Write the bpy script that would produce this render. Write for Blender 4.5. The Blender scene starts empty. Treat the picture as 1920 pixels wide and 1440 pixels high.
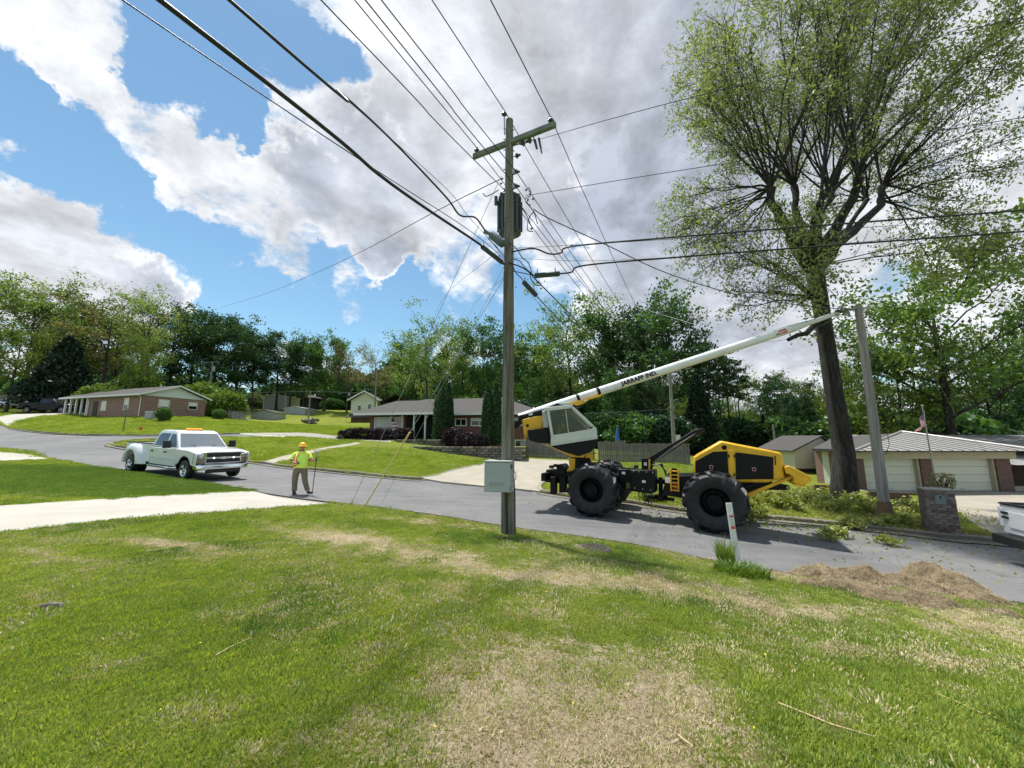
import bpy, bmesh, math, random
import numpy as np
from mathutils import Vector, Matrix, Euler, noise, geometry
random.seed(7); rng = np.random.default_rng(7)
R = math.radians
scene = bpy.context.scene
col = scene.collection

# ------------------------------------------------------------------ camera
W0, H0, FPX, PITCH, CAMZ = 1920, 1440, 705.0, R(8.2), 1.65
cam_d = bpy.data.cameras.new('camera'); cam = bpy.data.objects.new('camera', cam_d); col.objects.link(cam)
cam_d.sensor_width = 36; cam_d.lens = 36 * FPX / W0; cam_d.clip_end = 3000; cam_d.clip_start = 0.05
cam.location = (0, 0, CAMZ); cam.rotation_euler = (R(90) + PITCH, 0, 0)
scene.camera = cam

# ------------------------------------------------------------------ light
SUN = Vector((-0.23, 0.27, 0.935)).normalized()
scene.view_settings.view_transform = 'Standard'; scene.view_settings.look = 'None'
scene.view_settings.gamma = 1; scene.view_settings.use_curve_mapping = False
scene.view_settings.exposure = 0.60
sd = bpy.data.lights.new('sun', 'SUN'); so = bpy.data.objects.new('sun', sd); col.objects.link(so)
sd.energy = 4.4; sd.angle = R(2.6); sd.color = (1.0, 0.955, 0.88)
so.rotation_euler = SUN.to_track_quat('Z', 'Y').to_euler(); so.location = (-20, 20, 60)

world = bpy.data.worlds.new('World'); scene.world = world; world.use_nodes = True
wt = world.node_tree; wt.nodes.clear()
def N(nt, typ, **kw):
    n = nt.nodes.new(typ)
    for k, v in kw.items():
        if k in n.bl_rna.properties: setattr(n, k, v)
        else: n.inputs[k].default_value = v
    return n
def mathn(nt, op, a, b=None, c=None, clamp=False):
    n = nt.nodes.new('ShaderNodeMath'); n.operation = op; n.use_clamp = clamp
    for i, v in enumerate((a, b, c)):
        if v is None: continue
        if isinstance(v, (int, float)): n.inputs[i].default_value = v
        else: nt.links.new(v, n.inputs[i])
    return n.outputs[0]
def ramp(nt, fac, stops, interp='LINEAR'):
    n = nt.nodes.new('ShaderNodeValToRGB'); cr = n.color_ramp; cr.interpolation = interp
    while len(cr.elements) < len(stops): cr.elements.new(0.5)
    for e, (p, c) in zip(cr.elements, stops):
        e.position = p; e.color = (c, c, c, 1) if isinstance(c, (int, float)) else (*c, 1)
    nt.links.new(fac, n.inputs[0]); return n.outputs[0]
def mixc(nt, fac, a, b, mode='MIX'):
    n = nt.nodes.new('ShaderNodeMix'); n.data_type = 'RGBA'; n.blend_type = mode
    for s, v in ((n.inputs['Factor'], fac), (n.inputs[6], a), (n.inputs[7], b)):
        if isinstance(v, (int, float)): s.default_value = v
        elif isinstance(v, tuple): s.default_value = (*v, 1) if len(v) == 3 else v
        else: nt.links.new(v, s)
    return n.outputs[2]
def noisen(nt, vec, scale, detail=4, rough=0.55, dist=0.0):
    n = nt.nodes.new('ShaderNodeTexNoise'); n.inputs['Scale'].default_value = scale
    n.inputs['Detail'].default_value = detail; n.inputs['Roughness'].default_value = rough
    n.inputs['Distortion'].default_value = dist
    if vec is not None: nt.links.new(vec, n.inputs['Vector'])
    return n.outputs['Fac']

# pixel (of the 1920 px photograph) <-> world helpers: everything is laid out in metres from them
def ray(px, py):
    a = (px - W0 / 2) / FPX; b = -(py - H0 / 2) / FPX
    c, s = math.cos(PITCH), math.sin(PITCH)
    return Vector((a, c - b * s, b * c + s))
def P(px, py, Y):
    d = ray(px, py); return Vector((0, 0, CAMZ)) + d * (Y / d.y)
def PZ(px, py, z):
    d = ray(px, py); return Vector((0, 0, CAMZ)) + d * ((z - CAMZ) / d.z)

def build_sky():
    nt = wt
    tc = N(nt, 'ShaderNodeTexCoord'); gen = tc.outputs['Generated']
    sky = N(nt, 'ShaderNodeTexSky'); sky.sky_type = 'NISHITA'; sky.sun_disc = False
    sky.sun_elevation = math.asin(SUN.z); sky.sun_rotation = math.atan2(SUN.x, SUN.y)
    sky.air_density = 1.15; sky.dust_density = 0.15; sky.ozone_density = 3.0
    hs = N(nt, 'ShaderNodeHueSaturation'); hs.inputs['Saturation'].default_value = 0.98; hs.inputs['Value'].default_value = 1.0
    nt.links.new(sky.outputs[0], hs.inputs['Color'])
    bg1 = N(nt, 'ShaderNodeBackground'); bg1.inputs['Strength'].default_value = 0.095
    nt.links.new(mixc(nt, 1.0, hs.outputs[0], (0.86, 1.03, 0.98), 'MULTIPLY'), bg1.inputs[0])
    sep = N(nt, 'ShaderNodeSeparateXYZ'); nt.links.new(gen, sep.inputs[0])
    zz = mathn(nt, 'ADD', mathn(nt, 'MAXIMUM', sep.outputs[2], 0.0), 0.42)
    cx = mathn(nt, 'DIVIDE', sep.outputs[0], zz); cy = mathn(nt, 'DIVIDE', sep.outputs[1], zz)
    def planar(ox, oy):
        cv = N(nt, 'ShaderNodeCombineXYZ'); nt.links.new(mathn(nt, 'ADD', cx, ox), cv.inputs[0]); nt.links.new(mathn(nt, 'ADD', cy, oy), cv.inputs[1]); cv.inputs[2].default_value = 3.7; return cv.outputs[0]
    def field(v):
        big = noisen(nt, v, 2.1, 12, 0.60, 0.3); puff = noisen(nt, v, 7.5, 10, 0.66, 0.5)
        return mathn(nt, 'ADD', mathn(nt, 'ADD', mathn(nt, 'MULTIPLY', mathn(nt, 'SUBTRACT', big, 0.5), 1.25), 0.5), mathn(nt, 'MULTIPLY', mathn(nt, 'SUBTRACT', puff, 0.5), 0.42))
    vec = planar(0.0, 0.0); n1 = field(vec); n1b = field(planar(SUN.x * .14 - .02, SUN.y * .14))
    dens = mathn(nt, 'ADD', n1, 0.03)
    wn = N(nt, 'ShaderNodeTexNoise'); wn.inputs['Scale'].default_value = 5.5; wn.inputs['Detail'].default_value = 9; wn.inputs['Roughness'].default_value = 0.62; nt.links.new(gen, wn.inputs['Vector'])
    ws = N(nt, 'ShaderNodeVectorMath', operation='SUBTRACT'); nt.links.new(wn.outputs['Color'], ws.inputs[0]); ws.inputs[1].default_value = (.5, .5, .5)
    wm = N(nt, 'ShaderNodeVectorMath', operation='SCALE'); nt.links.new(ws.outputs[0], wm.inputs[0]); wm.inputs['Scale'].default_value = 0.34
    wa = N(nt, 'ShaderNodeVectorMath', operation='ADD'); nt.links.new(gen, wa.inputs[0]); nt.links.new(wm.outputs[0], wa.inputs[1])
    wz = N(nt, 'ShaderNodeVectorMath', operation='NORMALIZE'); nt.links.new(wa.outputs[0], wz.inputs[0]); gen_w = wz.outputs[0]
    # open blue patches and heavy banks of the real sky, each a soft cone round a direction
    def cone(px, py, r0, r1, amt):
        nonlocal dens
        d = ray(px, py).normalized()
        v = N(nt, 'ShaderNodeVectorMath', operation='DOT_PRODUCT'); nt.links.new(gen_w, v.inputs[0]); v.inputs[1].default_value = d
        mr = N(nt, 'ShaderNodeMapRange'); mr.interpolation_type = 'SMOOTHSTEP'
        nt.links.new(v.outputs['Value'], mr.inputs[0])
        mr.inputs[1].default_value = math.cos(R(r1)); mr.inputs[2].default_value = math.cos(R(r0))
        mr.inputs[3].default_value = 0; mr.inputs[4].default_value = amt
        dens = mathn(nt, 'ADD', dens, mr.outputs[0])
    for a in CLOUDS: cone(*a)
    mask = N(nt, 'ShaderNodeMapRange'); mask.interpolation_type = 'SMOOTHSTEP'
    nt.links.new(dens, mask.inputs[0]); mask.inputs[1].default_value = 0.45; mask.inputs[2].default_value = 0.66
    # cloud body: white rims, greyer thick cores, the sides turned to the sun brighter
    core = ramp(nt, dens, [(0.50, (0.92, 0.94, 0.97)), (0.64, (0.89, 0.91, 0.945)), (0.82, (0.74, 0.77, 0.825)), (1.0, (0.60, 0.635, 0.70))])
    lit = mathn(nt, 'ADD', mathn(nt, 'MULTIPLY', mathn(nt, 'SUBTRACT', n1, n1b), 1.7), 0.5)
    shade = ramp(nt, lit, [(0.20, 0.66), (0.5, 0.97), (0.72, 1.28)])
    cc = mixc(nt, 1.0, core, shade, 'MULTIPLY')
    deep_ = mathn(nt, 'MULTIPLY', ramp(nt, noisen(nt, vec, 1.35, 4, 0.5, 0.4), [(0.40, 0.0), (0.58, 1.0)]), ramp(nt, dens, [(0.62, 0.0), (0.80, 1.0)]))
    cc = mixc(nt, mathn(nt, 'MULTIPLY', deep_, 0.95), cc, mixc(nt, 1.0, cc, (0.66, 0.70, 0.76), 'MULTIPLY'))
    bg2 = N(nt, 'ShaderNodeBackground'); bg2.inputs['Strength'].default_value = CLOUD_GLOW
    nt.links.new(cc, bg2.inputs[0])
    ms = N(nt, 'ShaderNodeMixShader'); hz_ = N(nt, 'ShaderNodeMapRange'); nt.links.new(sep.outputs[2], hz_.inputs[0]); hz_.inputs[1].default_value = -.03; hz_.inputs[2].default_value = .02; nt.links.new(mathn(nt, 'MULTIPLY', mask.outputs[0], hz_.outputs[0]), ms.inputs[0])
    nt.links.new(bg1.outputs[0], ms.inputs[1]); nt.links.new(bg2.outputs[0], ms.inputs[2])
    out = N(nt, 'ShaderNodeOutputWorld'); nt.links.new(ms.outputs[0], out.inputs[0])
CLOUD_GLOW = 0.69
CLOUDS = [ # px, py, full radius deg, zero radius deg, amount
    (50, 270, 1, 5.5, -.30), (170, 320, 1, 5.5, -.30), (290, 410, 1, 5, -.30), (360, 490, 1, 5, -.28), (440, 570, 1, 5, -.26), (550, 615, 1, 5, -.2),
    (262, 30, .5, 3.0, -.26), (320, 120, 1, 3.6, -.26), (440, 195, 1, 4.2, -.26), (400, 60, 1, 5, -.22), (530, 50, 1, 4, -.22), (610, 100, 1, 4, -.24), (480, 215, .8, 3.5, -.2), (735, 520, 1.5, 5, -.16), (560, 240, .4, 2, -.14), (1010, 420, .3, 2, -.16), (640, 500, .5, 2.5, -.15),
    (715, 212, .2, 1.6, -.18), (600, 530, .5, 3, -.14), (725, 515, 1, 4.2, -.2), (1085, 325, .5, 2.2, -.2), (1090, 480, .5, 2.8, -.2), (690, 620, .5, 3, -.12),
    (120, 100, 3, 7, .20), (205, 215, 2, 5, .20), (110, 460, 5, 9, .26), (290, 530, 1, 4.5, .16), (480, 330, 4, 9, .16), (720, 310, 6, 14, .18),
    (620, 420, 5, 10, .18), (900, 180, 12, 26, .17), (1200, 150, 12, 26, .15), (1250, 470, 10, 22, .13), (860, 520, 2, 6, .12), (1700, 300, 25, 45, .17), (640, 590, .5, 3, .08)]
build_sky()
scene.cycles.max_bounces = 6; scene.cycles.diffuse_bounces = 3; scene.cycles.glossy_bounces = 3
scene.cycles.transparent_max_bounces = 8; scene.cycles.transmission_bounces = 3
scene.cycles.use_adaptive_sampling = True; scene.cycles.use_denoising = True

# ------------------------------------------------------------------ materials
MATS = {}
def newmat(name):
    m = bpy.data.materials.new(name); m.use_nodes = True; MATS[name] = m
    nt = m.node_tree; b = nt.nodes['Principled BSDF']; return m, nt, b
def paint(name, c, rough=0.5, metal=0.0, var=0.12, scale=6.0, bump=0.0, coat=0.0, spec=0.5):
    m, nt, b = newmat(name)
    tc = N(nt, 'ShaderNodeTexCoord'); n = noisen(nt, tc.outputs['Object'], scale, 5, 0.6)
    lo = tuple(x * (1 - var) for x in c); hi = tuple(min(1, x * (1 + var)) for x in c)
    nt.links.new(ramp(nt, n, [(0.3, lo), (0.7, hi)]), b.inputs['Base Color'])
    b.inputs['Roughness'].default_value = rough; b.inputs['Metallic'].default_value = metal
    b.inputs['Coat Weight'].default_value = coat; b.inputs['Specular IOR Level'].default_value = spec
    if var > 0.05:
        nt.links.new(ramp(nt, n, [(0.3, max(0, rough - 0.08)), (0.7, min(1, rough + 0.1))]), b.inputs['Roughness'])
    if bump:
        bp = N(nt, 'ShaderNodeBump'); bp.inputs['Strength'].default_value = bump; bp.inputs['Distance'].default_value = 0.02
        nt.links.new(noisen(nt, tc.outputs['Object'], scale * 5, 6, 0.65), bp.inputs['Height']); nt.links.new(bp.outputs[0], b.inputs['Normal'])
    return m
def M(n): return MATS[n]
paint('white_paint', (0.74, 0.76, 0.78), 0.22, coat=0.5, var=0.04, scale=1.5)
paint('black_paint', (0.006, 0.0065, 0.008), 0.38, var=0.3, spec=0.2)
paint('dark_truck_paint', (0.003, 0.004, 0.009), 0.35, var=0.2, spec=0.25)
paint('yellow_paint', (0.72, 0.40, 0.014), 0.42, var=0.2, scale=2.2)
paint('rubber', (0.011, 0.0125, 0.015), 0.5, var=0.4, scale=5, bump=0.3, spec=0.4)
paint('hub_black', (0.004, 0.004, 0.005), 0.6, spec=0.15)
paint('chrome', (0.75, 0.77, 0.8), 0.1, metal=1.0, var=0.03)
paint('steel', (0.35, 0.36, 0.37), 0.4, metal=0.8)
paint('cab_frame', (0.56, 0.60, 0.53), 0.45, var=0.06)
paint('boom_white', (0.70, 0.73, 0.74), 0.4, var=0.10, scale=2)
paint('black_plastic', (0.012, 0.013, 0.014), 0.55)
paint('lens_clear', (0.42, 0.44, 0.42), 0.15, var=0.2)
paint('headlamp', (0.16, 0.165, 0.165), 0.12, var=0.3, scale=14, coat=1.0); paint('amber_lens', (0.5, 0.2, 0.04), 0.2)
paint('red_plastic', (0.45, 0.02, 0.02), 0.35)
paint('sticker_white', (0.75, 0.75, 0.75), 0.5)
paint('sticker_red', (0.55, 0.04, 0.03), 0.5)
paint('hat_yellow', (0.85, 0.50, 0.02), 0.35, var=0.05)
paint('lime_shirt', (0.66, 0.98, 0.14), 0.8, var=0.08, scale=12, bump=0.4)
paint('orange_vest', (0.90, 0.13, 0.02), 0.8, var=0.1, scale=12)
paint('vest_stripe', (0.75, 0.80, 0.35), 0.5)
paint('khaki', (0.20, 0.165, 0.115), 0.9, var=0.2, scale=14, bump=0.5)
paint('skin', (0.38, 0.17, 0.11), 0.55, var=0.1, scale=20)
paint('hair', (0.30, 0.26, 0.22), 0.8)
paint('boot', (0.018, 0.014, 0.012), 0.6)
paint('glove', (0.03, 0.045, 0.035), 0.8)
paint('box_gray', (0.34, 0.39, 0.395), 0.45, var=0.06, scale=3)
paint('box_gray_dark', (0.09, 0.12, 0.125), 0.5)
paint('wire_black', (0.014, 0.015, 0.017), 0.5)
paint('wire_gray', (0.10, 0.115, 0.13), 0.45)
paint('insulator', (0.045, 0.055, 0.07), 0.25)
paint('transformer', (0.035, 0.055, 0.062), 0.4, var=0.15)
paint('guard_yellow', (0.60, 0.53, 0.20), 0.55, var=0.15, scale=9)
paint('siding_cream', (0.60, 0.60, 0.50), 0.6, var=0.05)
paint('trim_white', (0.72, 0.73, 0.72), 0.5, var=0.06)
paint('door_cream', (0.55, 0.56, 0.47), 0.5, var=0.05)
paint('fascia_tan', (0.40, 0.36, 0.25), 0.6, var=0.1)
paint('shed_gray', (0.34, 0.37, 0.40), 0.55, var=0.06)
paint('shed_beige', (0.30, 0.30, 0.28), 0.6, var=0.08)
paint('dark_wall', (0.05, 0.05, 0.045), 0.8)
paint('porch_teal', (0.06, 0.11, 0.11), 0.7)
paint('blind_white', (0.74, 0.74, 0.72), 0.7, var=0.03)
paint('block_a', (0.15, 0.135, 0.115), 0.95, var=0.35, scale=5, bump=1); paint('block_b', (0.21, 0.19, 0.16), 0.95, var=0.35, scale=5, bump=1); paint('block_c', (0.105, 0.098, 0.085), 0.95, var=0.35, scale=5, bump=1)
paint('metal_roof', (0.33, 0.325, 0.32), 0.45, metal=0.1, var=0.05, scale=1); paint('seam_dark', (0.12, 0.115, 0.11), 0.6)
paint('gravel_roof', (0.07, 0.066, 0.062), 0.9, var=0.25, scale=20, bump=0.6)
paint('lead_white', (0.70, 0.72, 0.70), 0.6, var=0.15, scale=25)
paint('marker_red', (0.60, 0.06, 0.03), 0.5)
paint('marker_dark', (0.10, 0.12, 0.13), 0.5)
paint('straw_stick', (0.50, 0.38, 0.20), 0.8, var=0.2)
paint('iron', (0.045, 0.038, 0.034), 0.7, var=0.4, scale=12, bump=0.8)
paint('flag_red', (0.62, 0.03, 0.06), 0.8); paint('flag_white', (0.78, 0.76, 0.76), 0.8); paint('flag_blue', (0.02, 0.05, 0.20), 0.8)
paint('amber', (0.9, 0.3, 0.02), 0.2)
paint('post_metal', (0.10, 0.13, 0.10), 0.6)
paint('blue_tarp', (0.03, 0.12, 0.35), 0.6)
paint('stone_pile', (0.16, 0.15, 0.13), 0.9, var=0.4, scale=8, bump=1)
paint('mailbox_gray', (0.16, 0.20, 0.20), 0.5)
paint('flower', (0.85, 0.62, 0.02), 0.6)
paint('soil', (0.15, 0.095, 0.05), 0.95, var=0.3, scale=6, bump=1)
_m = MATS['amber'].node_tree.nodes['Principled BSDF']; _m.inputs['Emission Color'].default_value = (1, .33, .04, 1); _m.inputs['Emission Strength'].default_value = 0.9
paint('lamp_on', (0.9, 0.9, 0.9), 0.2); _m = MATS['lamp_on'].node_tree.nodes['Principled BSDF']; _m.inputs['Emission Color'].default_value = (1, .97, .9, 1); _m.inputs['Emission Strength'].default_value = 1.5

def glass(name, tint, rough=0.03, trans=0.0):
    m, nt, b = newmat(name); b.inputs['Base Color'].default_value = (*tint, 1)
    b.inputs['Roughness'].default_value = rough; b.inputs['IOR'].default_value = 1.5
    b.inputs['Transmission Weight'].default_value = trans; b.inputs['Coat Weight'].default_value = 0.3; return m
glass('glass_dark', (0.010, 0.013, 0.015)); glass('glass_blue', (0.10, 0.12, 0.14)); paint('windscreen', (0.17, 0.20, 0.225), 0.04, coat=0.6, var=0.03, spec=0.5)  # windscreen: base colour lightened and blued to stand in for reflected sky
m, nt, b = newmat('glass_cab')   # tinted pane one can see through
tr = N(nt, 'ShaderNodeBsdfTransparent'); tr.inputs[0].default_value = (0.55, 0.58, 0.54, 1)
gl = N(nt, 'ShaderNodeBsdfGlossy'); gl.inputs['Roughness'].default_value = 0.03
fr = N(nt, 'ShaderNodeFresnel'); mx = N(nt, 'ShaderNodeMixShader')
nt.links.new(fr.outputs[0], mx.inputs[0]); nt.links.new(tr.outputs[0], mx.inputs[1]); nt.links.new(gl.outputs[0], mx.inputs[2])
nt.links.new(mx.outputs[0], nt.nodes['Material Output'].inputs[0])

def brickmat(name, c1, c2, mortar, scale=1.0, dark=0.0):
    m, nt, b = newmat(name)
    tc = N(nt, 'ShaderNodeTexCoord'); sp = N(nt, 'ShaderNodeSeparateXYZ'); nt.links.new(tc.outputs['Object'], sp.inputs[0])
    cb = N(nt, 'ShaderNodeCombineXYZ'); nt.links.new(mathn(nt, 'ADD', sp.outputs[0], sp.outputs[1]), cb.inputs[0]); nt.links.new(sp.outputs[2], cb.inputs[1])
    br = N(nt, 'ShaderNodeTexBrick'); nt.links.new(cb.outputs[0], br.inputs['Vector'])
    br.inputs['Color1'].default_value = (*c1, 1); br.inputs['Color2'].default_value = (*c2, 1); br.inputs['Mortar'].default_value = (*mortar, 1)
    br.inputs['Scale'].default_value = scale; br.inputs['Brick Width'].default_value = 0.215; br.inputs['Row Height'].default_value = 0.075
    br.inputs['Mortar Size'].default_value = 0.008; br.inputs['Bias'].default_value = -0.1
    n = noisen(nt, cb.outputs[0], 1.6, 5, 0.6); n2 = noisen(nt, cb.outputs[0], 9, 3, 0.6)
    c = mixc(nt, ramp(nt, n, [(0.35, 0.0), (0.7, 0.55)]), br.outputs['Color'], mixc(nt, 0.5, c2, mortar))
    c = mixc(nt, ramp(nt, n2, [(0.45, 0.0), (0.75, 0.5)]), c, tuple(x * 0.45 for x in c1))
    nt.links.new(c, b.inputs['Base Color']); b.inputs['Roughness'].default_value = 0.9
    bp = N(nt, 'ShaderNodeBump'); bp.inputs['Strength'].default_value = 0.5; bp.inputs['Distance'].default_value = 0.01; bp.invert = True
    nt.links.new(br.outputs['Fac'], bp.inputs['Height']); nt.links.new(bp.outputs[0], b.inputs['Normal']); return m
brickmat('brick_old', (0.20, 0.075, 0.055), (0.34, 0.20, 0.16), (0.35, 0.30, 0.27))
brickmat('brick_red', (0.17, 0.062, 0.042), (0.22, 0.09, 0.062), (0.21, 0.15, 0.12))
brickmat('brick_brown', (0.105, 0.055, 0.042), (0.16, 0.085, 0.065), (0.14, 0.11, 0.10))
brickmat('brick_pink', (0.23, 0.13, 0.11), (0.27, 0.16, 0.13), (0.25, 0.19, 0.16))
def linemat(name, c, period, axis=2, depth=0.02, rough=0.6, dark=0.7):
    """painted boards: fine relief lines across one local axis"""
    m, nt, b = newmat(name); tc = N(nt, 'ShaderNodeTexCoord'); sp = N(nt, 'ShaderNodeSeparateXYZ'); nt.links.new(tc.outputs['Object'], sp.inputs[0])
    fr_ = mathn(nt, 'FRACT', mathn(nt, 'DIVIDE', sp.outputs[axis], period))
    n = noisen(nt, tc.outputs['Object'], 3, 4, 0.6)
    c0 = mixc(nt, ramp(nt, fr_, [(0.0, 1.0), (0.10, 0.0)]), c, tuple(x * dark for x in c))
    nt.links.new(mixc(nt, ramp(nt, n, [(0.35, 0.0), (0.75, 0.25)]), c0, tuple(x * 0.75 for x in c)), b.inputs['Base Color'])
    b.inputs['Roughness'].default_value = rough
    bp = N(nt, 'ShaderNodeBump'); bp.inputs['Strength'].default_value = 0.8; bp.inputs['Distance'].default_value = depth
    nt.links.new(fr_, bp.inputs['Height']); nt.links.new(bp.outputs[0], b.inputs['Normal']); return m
linemat('siding_boards', (0.58, 0.57, 0.48), 0.14); linemat('shingles', (0.07, 0.066, 0.064), 0.15, 2, 0.02, 0.95, 0.8)
linemat('gable_white', (0.66, 0.70, 0.74), 0.30, 0, 0.01); linemat('shed_panel', (0.33, 0.33, 0.32), 0.25, 0, 0.02)
def woodmat(name, stops, sc=(14, 14, 0.8), rough=0.9, bump=0.5):
    m, nt, b = newmat(name); tc = N(nt, 'ShaderNodeTexCoord'); mp = N(nt, 'ShaderNodeMapping'); mp.inputs['Scale'].default_value = sc
    nt.links.new(tc.outputs['Object'], mp.inputs[0]); n = noisen(nt, mp.outputs[0], 1.0, 7, 0.7, 0.3)
    nt.links.new(ramp(nt, n, stops), b.inputs['Base Color']); b.inputs['Roughness'].default_value = rough
    bp = N(nt, 'ShaderNodeBump'); bp.inputs['Strength'].default_value = bump; bp.inputs['Distance'].default_value = 0.02
    nt.links.new(n, bp.inputs['Height']); nt.links.new(bp.outputs[0], b.inputs['Normal']); return m
woodmat('pole_wood', [(0.30, (0.035, 0.03, 0.022)), (0.45, (0.115, 0.105, 0.08)), (0.62, (0.215, 0.21, 0.175)), (0.75, (0.15, 0.14, 0.11))])
woodmat('pole_gray', [(0.30, (0.12, 0.11, 0.10)), (0.55, (0.27, 0.255, 0.235)), (0.75, (0.36, 0.34, 0.31))])
woodmat('arm_wood', [(0.30, (0.10, 0.125, 0.105)), (0.7, (0.21, 0.25, 0.225))], (3, 3, 3))
woodmat('fence_wood', [(0.30, (0.09, 0.085, 0.08)), (0.55, (0.18, 0.165, 0.15)), (0.75, (0.26, 0.23, 0.20))], (8, 8, 0.6))
woodmat('bark_dark', [(0.34, (0.006, 0.005, 0.005)), (0.50, (0.022, 0.019, 0.017)), (0.64, (0.05, 0.047, 0.043)), (0.8, (0.10, 0.10, 0.09))], (11, 11, 2.2), 0.95, 1.0)
woodmat('bark', [(0.3, (0.035, 0.028, 0.022)), (0.6, (0.09, 0.075, 0.06)), (0.8, (0.16, 0.14, 0.12))], (6, 6, 1.2), 0.95, 0.7)

def leafmat(name, cols, trans=0.35):
    m, nt, b = newmat(name); ge = N(nt, 'ShaderNodeNewGeometry'); oi = N(nt, 'ShaderNodeObjectInfo')
    n = noisen(nt, ge.outputs['Position'], 0.35, 3, 0.6)
    f = mathn(nt, 'ADD', mathn(nt, 'MULTIPLY', ge.outputs['Random Per Island'], 0.55), mathn(nt, 'MULTIPLY', mathn(nt, 'SUBTRACT', n, 0.3), 0.9))
    f = mathn(nt, 'ADD', f, mathn(nt, 'MULTIPLY', mathn(nt, 'SUBTRACT', oi.outputs['Random'], 0.5), 0.35))
    k = len(cols) - 1; c = ramp(nt, f, [(i / k, cc) for i, cc in enumerate(cols)])
    df = N(nt, 'ShaderNodeBsdfDiffuse'); tl = N(nt, 'ShaderNodeBsdfTranslucent'); nt.links.new(c, df.inputs[0])
    nt.links.new(mixc(nt, 1.0, c, (1.25, 1.25, 0.6), 'MULTIPLY'), tl.inputs[0])
    mx = N(nt, 'ShaderNodeMixShader'); mx.inputs[0].default_value = trans
    nt.links.new(df.outputs[0], mx.inputs[1]); nt.links.new(tl.outputs[0], mx.inputs[2])
    gl = N(nt, 'ShaderNodeBsdfGlossy'); gl.inputs['Roughness'].default_value = 0.45; gl.inputs[0].default_value = (.7, .75, .8, 1)
    m2 = N(nt, 'ShaderNodeMixShader'); m2.inputs[0].default_value = 0.035
    nt.links.new(mx.outputs[0], m2.inputs[1]); nt.links.new(gl.outputs[0], m2.inputs[2])
    nt.links.new(m2.outputs[0], nt.nodes['Material Output'].inputs[0]); return m
leafmat('leaf_light', [(0.079, 0.144, 0.032), (0.146, 0.235, 0.059), (0.247, 0.326, 0.104), (0.303, 0.326, 0.144)], 0.45)
leafmat('leaf_hero', [(0.10, 0.15, 0.05), (0.175, 0.235, 0.085), (0.26, 0.31, 0.13), (0.35, 0.33, 0.17)], 0.5)
leafmat('leaf_bright', [(0.04, 0.09, 0.015), (0.085, 0.155, 0.03), (0.15, 0.235, 0.05)], 0.45)
leafmat('leaf_olive', [(0.058, 0.109, 0.016), (0.117, 0.177, 0.027), (0.199, 0.258, 0.041)], 0.45)
leafmat('leaf_mid', [(0.032, 0.088, 0.019), (0.072, 0.160, 0.035), (0.136, 0.240, 0.056)], 0.4)
leafmat('leaf_dark', [(0.014, 0.046, 0.017), (0.036, 0.087, 0.029), (0.072, 0.145, 0.043)], 0.3)
leafmat('leaf_evergreen', [(0.008, 0.021, 0.012), (0.016, 0.039, 0.018), (0.033, 0.065, 0.029)], 0.15)
leafmat('leaf_brown', [(0.169, 0.143, 0.065), (0.247, 0.221, 0.104), (0.312, 0.260, 0.156)], 0.4)
leafmat('leaf_bush', [(0.07, 0.13, 0.015), (0.13, 0.21, 0.03), (0.20, 0.28, 0.05)], 0.4)
leafmat('leaf_purple', [(0.012, 0.006, 0.010), (0.028, 0.012, 0.020), (0.05, 0.02, 0.03)], 0.2)
leafmat('leaf_cut', [(0.12, 0.16, 0.03), (0.22, 0.26, 0.05), (0.36, 0.38, 0.12), (0.45, 0.45, 0.25)], 0.35)
leafmat('blade_green', [(0.125, 0.205, 0.025), (0.225, 0.32, 0.045), (0.36, 0.43, 0.08), (0.55, 0.53, 0.20)], 0.4)
leafmat('blade_weed', [(0.08, 0.15, 0.03), (0.15, 0.24, 0.04), (0.24, 0.34, 0.07)], 0.4)
leafmat('blade_straw', [(0.36, 0.29, 0.17), (0.55, 0.46, 0.30), (0.70, 0.62, 0.45)], 0.2)
leafmat('straw_heap', [(0.10, 0.075, 0.045), (0.26, 0.20, 0.12), (0.42, 0.34, 0.21)], 0.15)

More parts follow.
